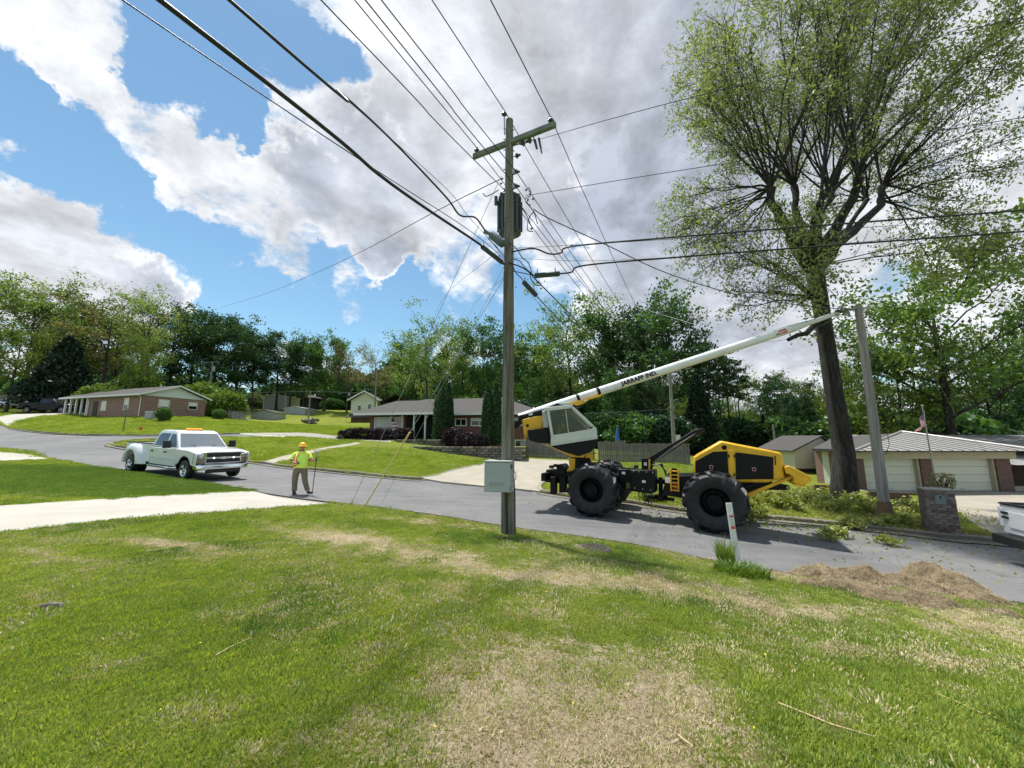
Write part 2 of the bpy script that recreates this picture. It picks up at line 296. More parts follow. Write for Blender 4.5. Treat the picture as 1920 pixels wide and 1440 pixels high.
# ------------------------------------------------------------------ object helpers
def tag(o, label=None, cat=None, group=None, kind=None):
    for k, v in (('label', label), ('category', cat), ('group', group), ('kind', kind)):
        if v: o[k] = v
    return o
def empty(name, loc=(0, 0, 0), rz=0.0, label=None, cat=None, group=None):
    o = bpy.data.objects.new(name, None); col.objects.link(o); o.location = loc; o.rotation_euler = (0, 0, rz)
    o.empty_display_size = 0.2
    return tag(o, label, cat, group)
def link(name, me, parent=None, loc=(0, 0, 0), rot=(0, 0, 0), sc=(1, 1, 1)):
    o = bpy.data.objects.new(name, me); col.objects.link(o); o.location = loc; o.rotation_euler = rot; o.scale = sc
    if parent is not None: o.parent = parent
    return o
class MB:
    def __init__(s): s.v = []; s.f = []; s.n = 0
    def add(s, vs, fs):
        b = s.n; s.v.extend([tuple(v) for v in vs]); s.f.extend([tuple(i + b for i in f) for f in fs]); s.n += len(vs); return s
    def box(s, c, d, rz=0.0, M4=None, top=(1, 1)):
        hx, hy, hz = d[0] / 2, d[1] / 2, d[2] / 2; vs = []
        for z in (-1, 1):
            kx, ky = (top if z > 0 else (1, 1))
            for x, y in ((-1, -1), (1, -1), (1, 1), (-1, 1)):
                vs.append(Vector((x * hx * kx, y * hy * ky, z * hz)))
        m = M4 or Matrix.Rotation(rz, 4, 'Z'); vs = [m @ v + Vector(c) for v in vs]
        return s.add(vs, [(3, 2, 1, 0), (4, 5, 6, 7), (0, 1, 5, 4), (1, 2, 6, 5), (2, 3, 7, 6), (3, 0, 4, 7)])
    def tube(s, pts, rad, n=8, cap=True):
        pts = [Vector(p) for p in pts]; k = len(pts)
        rad = [rad] * k if isinstance(rad, (int, float)) else rad
        vs = []; fs = []
        up = None
        for i, p in enumerate(pts):
            t = (pts[min(i + 1, k - 1)] - pts[max(i - 1, 0)]).normalized()
            if up is None:
                up = t.orthogonal().normalized()
            up = (up - t * up.dot(t)); up = up.normalized() if up.length > 1e-5 else t.orthogonal().normalized()
            sd_ = t.cross(up)
            for j in range(n):
                a = 2 * math.pi * j / n; vs.append(p + (up * math.cos(a) + sd_ * math.sin(a)) * rad[i])
        for i in range(k - 1):
            for j in range(n):
                j2 = (j + 1) % n; fs.append((i * n + j, i * n + j2, (i + 1) * n + j2, (i + 1) * n + j))
        if cap: fs.append(tuple(reversed(range(n)))); fs.append(tuple((k - 1) * n + j for j in range(n)))
        return s.add(vs, fs)
    def cyl(s, a, b, r, r2=None, n=16): return s.tube([a, b], [r, r if r2 is None else r2], n)
    def prism(s, poly, a, b, axes='xz', taper=None):
        """poly in the given plane, extruded along the third axis from a to b"""
        k = len(poly); vs = []
        for t in (a, b):
            for q in poly:
                if axes == 'xz': vs.append((q[0], t, q[1]))
                elif axes == 'yz': vs.append((t, q[0], q[1]))
                else: vs.append((q[0], q[1], t))
        fs = [tuple(range(k)), tuple(reversed(range(k, 2 * k)))]
        for i in range(k): j = (i + 1) % k; fs.append((i, i + k, j + k, j))
        return s.add(vs, fs)
    def lathe(s, prof, n=24, M4=None, close=False):
        vs = []; fs = []; m = M4 or Matrix.Identity(4); k = len(prof)
        for i, (r, z) in enumerate(prof):
            for j in range(n):
                a = 2 * math.pi * j / n; vs.append(m @ Vector((r * math.cos(a), r * math.sin(a), z)))
        for i in range(k - 1 + (1 if close else 0)):
            i2 = (i + 1) % k
            for j in range(n): j2 = (j + 1) % n; fs.append((i * n + j, i * n + j2, i2 * n + j2, i2 * n + j))
        return s.add(vs, fs)
    def mesh(s, name, mat, smooth=False):
        me = bpy.data.meshes.new(name); me.from_pydata(s.v, [], s.f)
        for mm in (mat if isinstance(mat, (list, tuple)) else [mat]): me.materials.append(M(mm))
        bm = bmesh.new(); bm.from_mesh(me); bmesh.ops.recalc_face_normals(bm, faces=bm.faces); bm.to_mesh(me); bm.free()
        if smooth:
            me.polygons.foreach_set('use_smooth', [True] * len(me.polygons))
            me.set_sharp_from_angle(angle=R(40))
        me.update(); return me
    def build(s, name, mat, parent=None, smooth=False, loc=(0, 0, 0), rot=(0, 0, 0), bevel=0.0):
        o = link(name, s.mesh(name, mat, smooth or bevel > 0), parent, loc, rot)
        if bevel > 0:
            md = o.modifiers.new('bevel', 'BEVEL'); md.width = bevel; md.segments = 2; md.limit_method = 'ANGLE'; md.angle_limit = R(35)
        return o
def soup(name, V, F, mats, smooth=False, midx=None):
    """mesh from numpy arrays, F (n,3|4)"""
    me = bpy.data.meshes.new(name); nf, k = F.shape
    me.vertices.add(len(V)); me.vertices.foreach_set('co', np.asarray(V, dtype=np.float32).ravel())
    me.loops.add(nf * k); me.loops.foreach_set('vertex_index', F.astype(np.int32).ravel())
    me.polygons.add(nf); me.polygons.foreach_set('loop_start', np.arange(0, nf * k, k, dtype=np.int32))
    if smooth: me.polygons.foreach_set('use_smooth', np.ones(nf, dtype=bool))
    if midx is not None: me.polygons.foreach_set('material_index', midx.astype(np.int32))
    for mm in (mats if isinstance(mats, (list, tuple)) else [mats]): me.materials.append(M(mm))
    me.update(calc_edges=True); return me
def copy_tree(o, parent=None):
    c = o.copy(); col.objects.link(c)
    if parent is not None: c.parent = parent
    for ch in list(o.children): copy_tree(ch, c)
    return c
# ------------------------------------------------------------------ terrain heights
CP = [(951,1000,8.6),(950,987,9.3),(1338,1051,7.55),(1870,1125,6.3),(1920,1250,3.9),(600,938,11.8),(437,915,13.1),(242,883,16.7),
 (347,897,15.2),(87,857,22.5),(0,841,26),(455,864,23),(635,884,19.4),(772,897,17.9),(1013,921,15.1),(1176,940,13.7),(1282,956,12.6),
 (1480,973,11.9),(1654,991,11.2),(1785,1009,10.4),(0,998,6.6),(0,948,8.8),(290,928,11),(480,922,12.4),(640,947,11.2),(0,865,19.3),
 (20,802,38),(100,812,33),(230,815,31),(300,815,31),(205,832,27),(560,810,38),(640,818,34),(733,824,31),(560,826,30),(700,850,24),
 (740,823,31),(262,781,42),(383,783,48),(133,775,46.3),(60,776,50),(0,760,62),(490,787,60),(515,768,75),(552,777,68),(583,795,55),
 (940,862,26),(1000,862,27),(1065,862,27.5),(900,871,22),(1125,866,27),(1290,868,26.5),(1230,880,23.5),(1500,884,26.5),(1400,905,18.5),
 (1540,905,22.2),(1855,995,11.3),(1600,937,14.5),(1662,966,12.2),(1400,850,50),(700,790,60),(1342,990,10.4),(1112,962,11.9)]
pts = [tuple(P(*c)) for c in CP]
pts += [(0,0,0),(0,4,-.03),(3,2.5,-.2),(-3,2.5,0.0),(-6,3,.12),(0,-6,.1),(-25,-8,1),(25,-8,-1.5),(-16,8,.4),(-30,14,.9),(-60,30,3.2),
 (-90,50,6),(-60,85,8),(0,90,7.0),(-30,90,8),(60,90,-.5),(110,60,-2),(110,0,-3),(60,20,-1.8),(30,12,-1.2),(35,45,-1.2),(14.5,20.9,P(1700,921,21).z),(20,20.9,P(1740,921,21).z),(26,21,P(1740,921,21).z),(17,25,P(1740,921,21).z),(24,26,P(1740,921,21).z),(10,60,1.5),(22,4,-1.2),(-110,0,4),(-120,120,12),(0,140,9),(120,140,2)]
CPA = np.array(pts)
def _phi(r2): return 0.5 * r2 * np.log(r2 + 1e-9)
_n = len(CPA); _d2 = ((CPA[:, None, :2] - CPA[None, :, :2]) ** 2).sum(-1)
_K = _phi(_d2) + np.eye(_n) * 2.0
_Pm = np.c_[np.ones(_n), CPA[:, :2]]
_A = np.zeros((_n + 3, _n + 3)); _A[:_n, :_n] = _K; _A[:_n, _n:] = _Pm; _A[_n:, :_n] = _Pm.T
_sol = np.linalg.solve(_A, np.r_[CPA[:, 2], 0, 0, 0])
def ZT(x, y):
    x = np.asarray(x, float); y = np.asarray(y, float); sh = x.shape; q = np.c_[x.ravel(), y.ravel()]
    out = np.empty(len(q))
    for i in range(0, len(q), 4000):
        b = q[i:i + 4000]; d2 = ((b[:, None, :] - CPA[None, :, :2]) ** 2).sum(-1)
        out[i:i + 4000] = _phi(d2) @ _sol[:_n] + _sol[_n] + b @ _sol[_n + 1:]
    return out.reshape(sh)
def zt(x, y): return float(ZT(np.array([x]), np.array([y]))[0])
def G(px, py, dz=0.0):
    """ground point seen at a pixel"""
    d = ray(px, py); Y = np.concatenate([np.arange(1.5, 30, .1), np.arange(30, 110, .3)]); t = Y / d.y
    X = d.x * t; Z = CAMZ + d.z * t; h = ZT(X, Y) + dz
    k = np.nonzero(Z < h)[0]
    if len(k) == 0: i = int(np.argmin(np.abs(Z - h)))
    else: i = k[0]
    if i > 0 and len(k):
        a = Z[i - 1] - h[i - 1]; b = h[i] - Z[i]; f = a / (a + b + 1e-9); y = Y[i - 1] + f * (Y[i] - Y[i - 1])
    else: y = Y[i]
    tt = y / d.y; return Vector((d.x * tt, y, zt(d.x * tt, y)))
def onground(x, y, dz=0.0): return Vector((x, y, zt(x, y) + dz))

def dens(path, step=0.6, closed=True):
    out = []; k = len(path)
    for i in range(k if closed else k - 1):
        a = Vector(path[i][:2]); b = Vector(path[(i + 1) % k][:2]); n = max(1, int((b - a).length / step))
        for j in range(n): out.append(tuple(a + (b - a) * (j / n)))
    if not closed: out.append(tuple(path[-1][:2]))
    return out
def smooth_path(path, closed=False, sub=4):
    """Catmull-Rom through the points"""
    p = [Vector(q[:2]) for q in path]; k = len(p); out = []
    for i in range(k - 1):
        p0 = p[max(i - 1, 0)]; p1 = p[i]; p2 = p[i + 1]; p3 = p[min(i + 2, k - 1)]
        for j in range(sub):
            t = j / sub
            out.append(0.5 * ((2 * p1) + (p2 - p0) * t + (2 * p0 - 5 * p1 + 4 * p2 - p3) * t * t + (3 * p1 - p0 - 3 * p2 + p3) * t ** 3))
    out.append(p[-1]); return [tuple(q) for q in out]
def GP(lst): return [tuple(G(*q)[:2]) if len(q) == 2 else q[:2] for q in lst]
# street edges: pixels of the photograph projected onto the ground (3-tuples are world x, y, -)
near_edge = smooth_path([(45, -9, 0), (22, 0.5, 0), (12, 4.6, 0)] + GP([(1870,1125),(1500,1078),(1338,1051),(1180,1019),(950,987),(835,968),(735,955),(652,945),(510,927),(437,915),(357,902),(232,883),(150,869),(87,857),(0,841)]) + [(-60, 33, 0), (-90, 43, 0)])
far_right = smooth_path([(45, 1, 0), (24, 6.6, 0), (15.5, 9.4, 0)] + GP([(1830,1010),(1785,1007),(1654,991),(1480,973),(1282,956),(1176,940),(1060,928),(1013,921)]))
far_mid = smooth_path(GP([(790,896),(772,897),(635,884),(535,874),(455,864),(300,848),(235,839),(206,832),(250,825),(330,823),(440,819)]))
side_lo = GP([(560,819),(640,824.5),(690,826),(733,829)])
side_hi = GP([(733,824),(640,818),(590,812.5),(560,811),(450,812)])
kerb_left = smooth_path(GP([(450,812),(380,814.5),(300,815.5),(230,815),(160,814),(100,811.5),(55,807),(22,802)]))
street = near_edge + [(-90, 52)] + GP([(0, 800)])[:0] + [(-62, 43)] + list(reversed(kerb_left)) + list(reversed(far_mid)) + []
# order: near edge right->left, far side left->right
drive_mouth = GP([(790,896),(830,903),(900,910),(960,915),(1013,921)])
street = near_edge + [(-90, 54), (-64, 43.5)] + list(reversed(kerb_left)) + [q for q in reversed(far_mid)] [0:0]
street += [side_hi[-1]] + [side_lo[0]] + list(reversed(far_mid)) + drive_mouth[1:] + list(reversed(far_right))[1:]
side_drive = side_hi[::-1] + side_lo[::-1]
drive_opp = GP([(790,896),(812,892),(850,882),(900,871)]) + [(-1.6, 24.5), (-1.4, 27.6), (1.8, 27.4), (4.2, 27.2)] + GP([(1085,864),(1070,872),(1050,885),(1012,908),(1010,916),(1013,921),(960,915),(900,910),(830,903)])
walk_opp = GP([(477,868.5),(530,855),(590,842),(640,834),(668,829),(676,831.5),(650,836),(600,846),(548,860),(503,871)])
drive_near = GP([(-60,950),(0,948),(120,940),(290,929),(420,922),(473,920.5),(520,932),(560,938),(615,946),(540,950),(380,962),(200,976),(0,998),(-60,1006)])
apron = GP([(473,920.5),(480,919.5),(560,932),(652,946.5),(645,949),(615,946),(560,938),(520,932)])
drive_left = GP([(-80,846),(0,847.5),(55,851.5),(95,860),(60,862),(0,864),(-80,866)])
drive_house_a = GP([(22,802),(15,799),(35,788),(80,779),(133,777),(133,773.5),(60,774.5),(0,781),(-70,790)]) + [(-66, 46)]
drive_house_d = GP([(1870,1012),(1855,997),(1830,985),(1797,960),(1788,940),(1760,926)]) + [(12.2, 20.9), (17.3, 21.1), (24.5, 21.3), (34, 21.5), (38, 14), (24, 6.7), (16, 9.35)]
POLYS = [('street', street, -0.07), ('side_drive', side_drive, 0.0), ('driveway', drive_opp, 0.0), ('walkway', walk_opp, 0.0), ('driveway', drive_near, 0.0),
         ('gutter_apron', apron, -0.03), ('driveway', drive_left, 0.0), ('driveway', drive_house_a, 0.0), ('driveway', drive_house_d, 0.0)]

def inside(poly, X, Y):
    px = np.array([q[0] for q in poly]); py = np.array([q[1] for q in poly]); r = np.zeros(X.shape, bool); j = len(poly) - 1
    for i in range(len(poly)):
        c = ((py[i] > Y) != (py[j] > Y)) & (X < (px[j] - px[i]) * (Y - py[i]) / (py[j] - py[i] + 1e-12) + px[i]); r ^= c; j = i
    return r
def axis(lo, hi, c0, c1, s0, grow):
    a = list(np.arange(c0, c1, s0)); s = s0; x = a[-1]
    while x < hi: s = min(s * grow, 9); x += s; a.append(x)
    s = s0; x = c0
    while x > lo: s = min(s * grow, 9); x -= s; a.insert(0, x)
    return np.array(a)
gx = axis(-420, 420, -14, 16, 0.34, 1.045); gy = axis(-30, 620, -1, 17, 0.32, 1.035)
GX, GY = np.meshgrid(gx, gy); gp = np.c_[GX.ravel(), GY.ravel()]; gp = gp + rng.uniform(-.05, .05, gp.shape)
cv = [Vector(p) for p in gp]; ce = []
for nm, poly, dz in POLYS:
    d = dens(poly, 0.7); b = len(cv); cv += [Vector(p) for p in d]
    ce += [(b + i, b + (i + 1) % len(d)) for i in range(len(d))]
cdt = geometry.delaunay_2d_cdt(cv, ce, [], 0, 1e-4, False)
VV = np.array([tuple(v) for v in cdt[0]]); FF = np.array([f for f in cdt[2] if len(f) == 3])
cen = VV[FF].mean(1); owner = np.full(len(FF), -1)
for i, (nm, poly, dz) in enumerate(POLYS):
    m_ = inside(poly, cen[:, 0], cen[:, 1]) & (owner < 0); owner[m_] = i
far = np.hypot(VV[:, 0], VV[:, 1])
HZ = ZT(np.clip(VV[:, 0], -120, 120), np.clip(VV[:, 1], -30, 140))
# bare / straw patches of the near lawn, set out in metres
BARE = [] 
for px, py, rx, ry, a in [(1060,1350,.95,.52,1.05),(1190,1290,.75,.45,.85),(880,1395,.7,.25,.7),(980,1240,.85,.5,.62),(1330,1350,.4,.3,.4),(740,1380,.6,.3,.6),(1250,1400,.6,.4,.7),(760,975,2.6,.35,.6),(660,1010,1.4,.45,1.0),(800,1040,1.8,.5,.7),(580,990,1.8,.3,.8),
   (950,1075,1.6,.45,.8),(1150,1090,1.8,.5,.85),(1350,1110,1.8,.35,.8),(1500,1150,1.2,.3,.7),(300,1020,2.0,.25,.8),(60,1042,1.5,.2,.6),(1700,1090,2.2,.9,1.0),(1850,1170,1.2,.6,.8),(1560,1080,1.0,.5,.9),(1440,1075,.8,.3,.8),
   (700,950,1.2,.3,.8),(880,990,1.4,.3,.45),(1650,1230,1.3,.18,.5),(820,1110,.6,.2,.35),(1000,1150,1.0,.2,.3)]:
    g = G(px, py); BARE.append((g.x, g.y, rx, ry, a))
_no1 = [noise.noise(Vector((x * .9, y * .9, 1))) for x, y in VV]; _no1 = np.array(_no1)
def bare_field(X, Y):
    r = np.zeros(X.shape)
    for x, y, rx, ry, a in BARE:
        u = X - x; v = Y - y; s = (u / rx) ** 2 + ((v + .25 * u * (1 if rx > 1.3 and y > 4 else 0)) / ry) ** 2; r = np.maximum(r, a * np.exp(-s * .8))
    return r
m, nt, b = newmat('lawn')
ge = N(nt, 'ShaderNodeNewGeometry'); pos = ge.outputs['Position']; at = N(nt, 'ShaderNodeAttribute', attribute_name='bare')
n1 = noisen(nt, pos, 0.55, 5, 0.6); n2 = noisen(nt, pos, 7, 6, 0.7); n3 = noisen(nt, pos, 32, 5, 0.75); n4 = noisen(nt, pos, 0.12, 3, 0.5)
g1 = ramp(nt, n3, [(0.30, (0.065, 0.085, 0.014)), (0.5, (0.16, 0.20, 0.028)), (0.68, (0.30, 0.32, 0.06))])
g2 = mixc(nt, ramp(nt, n1, [(0.35, 0.0), (0.65, 0.75)]), g1, mixc(nt, 1.0, g1, (1.35, 1.12, 1.0), 'MULTIPLY'))
g3 = mixc(nt, ramp(nt, n4, [(0.40, 0.0), (0.62, 0.6)]), g2, mixc(nt, 1.0, g2, (0.62, 0.86, 0.7), 'MULTIPLY'))
straw = ramp(nt, n3, [(0.32, (0.22, 0.16, 0.10)), (0.48, (0.46, 0.37, 0.24)), (0.7, (0.66, 0.57, 0.42))])
bf = mathn(nt, 'ADD', at.outputs['Fac'], mathn(nt, 'MULTIPLY', mathn(nt, 'SUBTRACT', n2, 0.5), 2.2))
bf = mathn(nt, 'ADD', bf, mathn(nt, 'MULTIPLY', mathn(nt, 'SUBTRACT', n3, 0.5), 1.0))
c = mixc(nt, ramp(nt, bf, [(0.30, 0.0), (0.62, 1.0)]), g3, straw)
at3 = N(nt, 'ShaderNodeAttribute', attribute_name='deep_green'); c = mixc(nt, at3.outputs['Fac'], c, mixc(nt, 1.0, g1, (0.50, 0.82, 0.5), 'MULTIPLY'))  # this attribute turns the left lawn patch a darker, deeper green
at2 = N(nt, 'ShaderNodeAttribute', attribute_name='soil')
c = mixc(nt, at2.outputs['Fac'], c, ramp(nt, n3, [(0.3, (0.10, 0.065, 0.035)), (0.7, (0.26, 0.18, 0.11))]))
nt.links.new(c, b.inputs['Base Color']); b.inputs['Roughness'].default_value = 0.95; b.inputs['Specular IOR Level'].default_value = 0.1
bp = N(nt, 'ShaderNodeBump'); bp.inputs['Strength'].default_value = 1.0; bp.inputs['Distance'].default_value = 0.06
nt.links.new(mathn(nt, 'ADD', n3, n2), bp.inputs['Height']); nt.links.new(bp.outputs[0], b.inputs['Normal'])

m, nt, b = newmat('asphalt')
ge = N(nt, 'ShaderNodeNewGeometry'); pos = ge.outputs['Position']
n1 = noisen(nt, pos, 0.35, 5, 0.6); n2 = noisen(nt, pos, 60, 4, 0.8); n3 = noisen(nt, pos, 2.5, 5, 0.65)
n5 = noisen(nt, pos, 14, 5, 0.75); mps = N(nt, 'ShaderNodeMapping'); mps.inputs['Rotation'].default_value = (0, 0, 0.42); mps.inputs['Scale'].default_value = (.12, 1.6, 1); nt.links.new(pos, mps.inputs[0]); n6 = noisen(nt, mps.outputs[0], 1.4, 5, 0.6)
c = mixc(nt, n2, (0.055, 0.056, 0.059), (0.215, 0.217, 0.222)); c = mixc(nt, ramp(nt, n5, [(0.52, 0.0), (0.72, 0.45)]), c, (0.20, 0.20, 0.20)); c = mixc(nt, ramp(nt, n6, [(0.40, 0.0), (0.62, 0.55)]), c, (0.075, 0.077, 0.082))
c = mixc(nt, ramp(nt, n1, [(0.38, 0.0), (0.62, 0.65)]), c, (0.18, 0.18, 0.178)); c = mixc(nt, ramp(nt, n3, [(0.5, 0.0), (0.72, 0.35)]), c, (0.065, 0.066, 0.07))
vo = N(nt, 'ShaderNodeTexVoronoi', feature='DISTANCE_TO_EDGE'); mp = N(nt, 'ShaderNodeMapping'); mp.inputs['Scale'].default_value = (.8, .8, .8)
wob = N(nt, 'ShaderNodeVectorMath', operation='ADD'); nz = N(nt, 'ShaderNodeTexNoise'); nz.inputs['Scale'].default_value = 2.2; nz.inputs['Detail'].default_value = 6
nt.links.new(pos, nz.inputs['Vector']); nt.links.new(pos, wob.inputs[0]); nt.links.new(nz.outputs['Color'], wob.inputs[1])
nt.links.new(wob.outputs[0], mp.inputs[0]); nt.links.new(mp.outputs[0], vo.inputs['Vector']); vo.inputs['Scale'].default_value = 0.9
crack = mathn(nt, 'MULTIPLY', ramp(nt, vo.outputs['Distance'], [(0.0, 1.0), (0.012, 0.0)]), ramp(nt, n1, [(0.50, 0.0), (0.60, 0.8)]))
c = mixc(nt, crack, c, (0.02, 0.02, 0.02))
nt.links.new(c, b.inputs['Base Color']); b.inputs['Roughness'].default_value = 0.85
bp = N(nt, 'ShaderNodeBump'); bp.inputs['Strength'].default_value = 0.5; bp.inputs['Distance'].default_value = 0.01
nt.links.new(n2, bp.inputs['Height']); nt.links.new(bp.outputs[0], b.inputs['Normal'])
def concrete(name, lo, hi, stain):
    m, nt, b = newmat(name); ge = N(nt, 'ShaderNodeNewGeometry'); pos = ge.outputs['Position']
    n1 = noisen(nt, pos, 0.8, 6, 0.65, 0.4); n2 = noisen(nt, pos, 40, 4, 0.7)
    c = mixc(nt, ramp(nt, n1, [(0.3, 0.0), (0.7, 1.0)]), lo, hi); c = mixc(nt, ramp(nt, n2, [(0.55, 0.0), (0.8, 0.4)]), c, stain)
    nt.links.new(c, b.inputs['Base Color']); b.inputs['Roughness'].default_value = 0.85
    bp = N(nt, 'ShaderNodeBump'); bp.inputs['Strength'].default_value = 0.3; bp.inputs['Distance'].default_value = 0.006
    nt.links.new(n2, bp.inputs['Height']); nt.links.new(bp.outputs[0], b.inputs['Normal'])
concrete('concrete_light', (0.34, 0.325, 0.28), (0.42, 0.405, 0.355), (0.27, 0.25, 0.22))
concrete('concrete_tan', (0.27, 0.245, 0.195), (0.36, 0.33, 0.27), (0.2, 0.18, 0.14))
concrete('concrete_gray', (0.22, 0.21, 0.185), (0.31, 0.295, 0.26), (0.15, 0.14, 0.12))
concrete('kerb_stone', (0.10, 0.09, 0.075), (0.21, 0.19, 0.155), (0.06, 0.055, 0.045))

rel = np.array([noise.fractal(Vector((x * .8, y * .8, 5)), 1.0, 2.0, 4) for x, y in VV]) * 0.02 * np.clip(1.5 - far / 40, 0.2, 1)
def sheet(name, mask, dz, mat, relief=0.0, kind='structure'):
    fs = FF[mask]; used, inv = np.unique(fs, return_inverse=True); fs = inv.reshape(fs.shape)
    V = np.c_[VV[used], HZ[used] + dz + relief * rel[used]]
    me = soup(name, V, fs, mat, smooth=True); o = link(name, me); tag(o, kind=kind)
    return o, used
lawn, used = sheet('ground', owner < 0, 0.0, 'lawn', 1.0)
bf = bare_field(VV[used][:, 0], VV[used][:, 1])
a = lawn.data.attributes.new('bare', 'FLOAT', 'POINT'); a.data.foreach_set('value', bf.astype(np.float32))
lq = G(180, 895); lu = np.exp(-(((VV[used][:, 0] - lq.x) / 8) ** 4 + ((VV[used][:, 1] - lq.y) / 4.2) ** 4)) * .9; a = lawn.data.attributes.new('deep_green', 'FLOAT', 'POINT'); a.data.foreach_set('value', lu.astype(np.float32))
# soil strips: where the lawn ends at the street's near edge and round the cut tree
sx, sy = VV[used][:, 0], VV[used][:, 1]; so_ = np.zeros(len(used))
ne = np.array(dens(near_edge, .5, False))
for i in range(0, len(used), 3000):
    q = VV[used][i:i + 3000]; dd = np.sqrt(((q[:, None] - ne[None]) ** 2).sum(-1)).min(1); so_[i:i + 3000] = np.where(q[:, 1] < 30, np.clip(1 - dd / 0.28, 0, 1) * .9, 0)
for x, y, r_, a_ in [(13.0, 12.2, 1.4, .8), (11.6, 11.6, 1.2, .8), (13.4, 13.6, 1.3, .5), (*G(1100, 1045)[:2], .6, .5), (*G(1780, 990)[:2], .9, .7), (*G(1830, 1000)[:2], .6, .6)]:
    so_ = np.maximum(so_, a_ * np.exp(-((sx - x) ** 2 + (sy - y) ** 2) / r_ ** 2))
a = lawn.data.attributes.new('soil', 'FLOAT', 'POINT'); a.data.foreach_set('value', so_.astype(np.float32))
PM = ['asphalt', 'concrete_gray', 'concrete_tan', 'concrete_tan', 'concrete_light', 'concrete_gray', 'concrete_light', 'concrete_light', 'concrete_tan']
PN = ['street', 'side_drive', 'driveway', 'walkway', 'driveway', 'gutter', 'driveway', 'driveway', 'driveway']
for i, (nm, poly, dz) in enumerate(POLYS):
    if (owner == i).any(): sheet(PN[i], owner == i, dz, PM[i])
def skirt(name, path, z0, z1, mat):
    V = []; F = []
    path = dens(path, .5, False); Z = ZT(np.array([p[0] for p in path]), np.array([p[1] for p in path]))
    for (x, y), z in zip(path, Z): V += [(x, y, z + z0), (x, y, z + z1)]
    for i in range(len(path) - 1): F.append((2 * i, 2 * i + 2, 2 * i + 3, 2 * i + 1))
    o = link(name, soup(name, np.array(V), np.array(F), mat)); tag(o, kind='structure')
skirt('street_edge', near_edge, -.12, .012, 'soil')
skirt('street_edge', drive_mouth, -.12, 0.0, 'concrete_tan')
def kerb(path, side, h=0.06, w=0.16, mat='kerb_stone'):
    """raised kerb along an open path, its road face on the path"""
    p = dens(path, .35, False); V = []; F = []; k = len(p)
    Z = ZT(np.array([q[0] for q in p]), np.array([q[1] for q in p]))
    for i in range(k):
        a = Vector(p[max(i - 1, 0)]); b = Vector(p[min(i + 1, k - 1)]); t = (b - a).normalized(); n = Vector((-t.y, t.x)) * side; q = Vector(p[i])
        hh = h + 0.02 * noise.noise(Vector((q.x * .7, q.y * .7, 0)))
        prof = [(-.28, -.062), (0.0, -.055), (0.015, hh - .02), (0.045, hh), (w - .03, hh + .004), (w, -.03)]
        V += [(q.x + n.x * u, q.y + n.y * u, Z[i] + v) for u, v in prof]
    for i in range(k - 1):
        for j in range(5): F.append((i * 6 + j, i * 6 + j + 1, i * 6 + 7 + j, i * 6 + 6 + j))
    me = soup('kerb', np.array(V), np.array(F), mat, True); me.set_sharp_from_angle(angle=R(35)); tag(link('kerb', me), kind='structure')
kerb(far_right, -1); kerb(far_mid, -1); kerb(kerb_left, -1)
kerb(smooth_path(GP([(790,896),(812,892),(850,882),(900,871)]) + [(-1.7, 24.0)]), 1, 0.03, 0.12, 'concrete_gray')
kerb(smooth_path(GP([(1013,921),(1009,916),(1012,908),(1030,897),(1050,885),(1070,873)])), -1, 0.05, 0.16, 'concrete_gray')
# ------------------------------------------------------------------ trees
def leaf_soup(points, size, rs, per=1, spread=0.3, aspect=1.5, droop=0.2):
    """leaf-sized bent quads around points (numpy)"""
    pts = np.repeat(np.asarray(points, float), per, axis=0); n = len(pts)
    pts = pts + rs.normal(0, spread, (n, 3))
    u = rs.normal(0, 1, (n, 3)); u[:, 2] -= droop; u /= np.linalg.norm(u, axis=1)[:, None]
    w = rs.normal(0, 1, (n, 3)); w -= u * (w * u).sum(1)[:, None]; w /= np.linalg.norm(w, axis=1)[:, None]
    s = size * rs.uniform(0.55, 1.35, (n, 1)); u = u * s * aspect / 2; w = w * s / 2
    V = np.stack([pts - u, pts + w * .9 - u * .1, pts + u, pts - w * .9 - u * .1], 1).reshape(-1, 3)
    F = np.arange(4 * n).reshape(n, 4); return V, F
def limb(mb, p0, p1, r0, r1, rnd, segs=5, bend=0.12, n=6, sag=0.0):
    p0 = Vector(p0); p1 = Vector(p1); L = (p1 - p0).length; pts = []; off = Vector((rnd.uniform(-1, 1), rnd.uniform(-1, 1), rnd.uniform(-.5, .5))) * L * bend
    for i in range(segs + 1):
        t = i / segs; q = p0.lerp(p1, t) + off * math.sin(math.pi * t) + Vector((0, 0, sag * L * math.sin(math.pi * t)))
        q += Vector((rnd.uniform(-1, 1), rnd.uniform(-1, 1), rnd.uniform(-1, 1))) * L * 0.02 * (0 if i in (0, segs) else 1); pts.append(q)
    rad = [r0 + (r1 - r0) * (i / segs) ** 0.8 for i in range(segs + 1)]
    mb.tube(pts, rad, n, cap=False); return pts
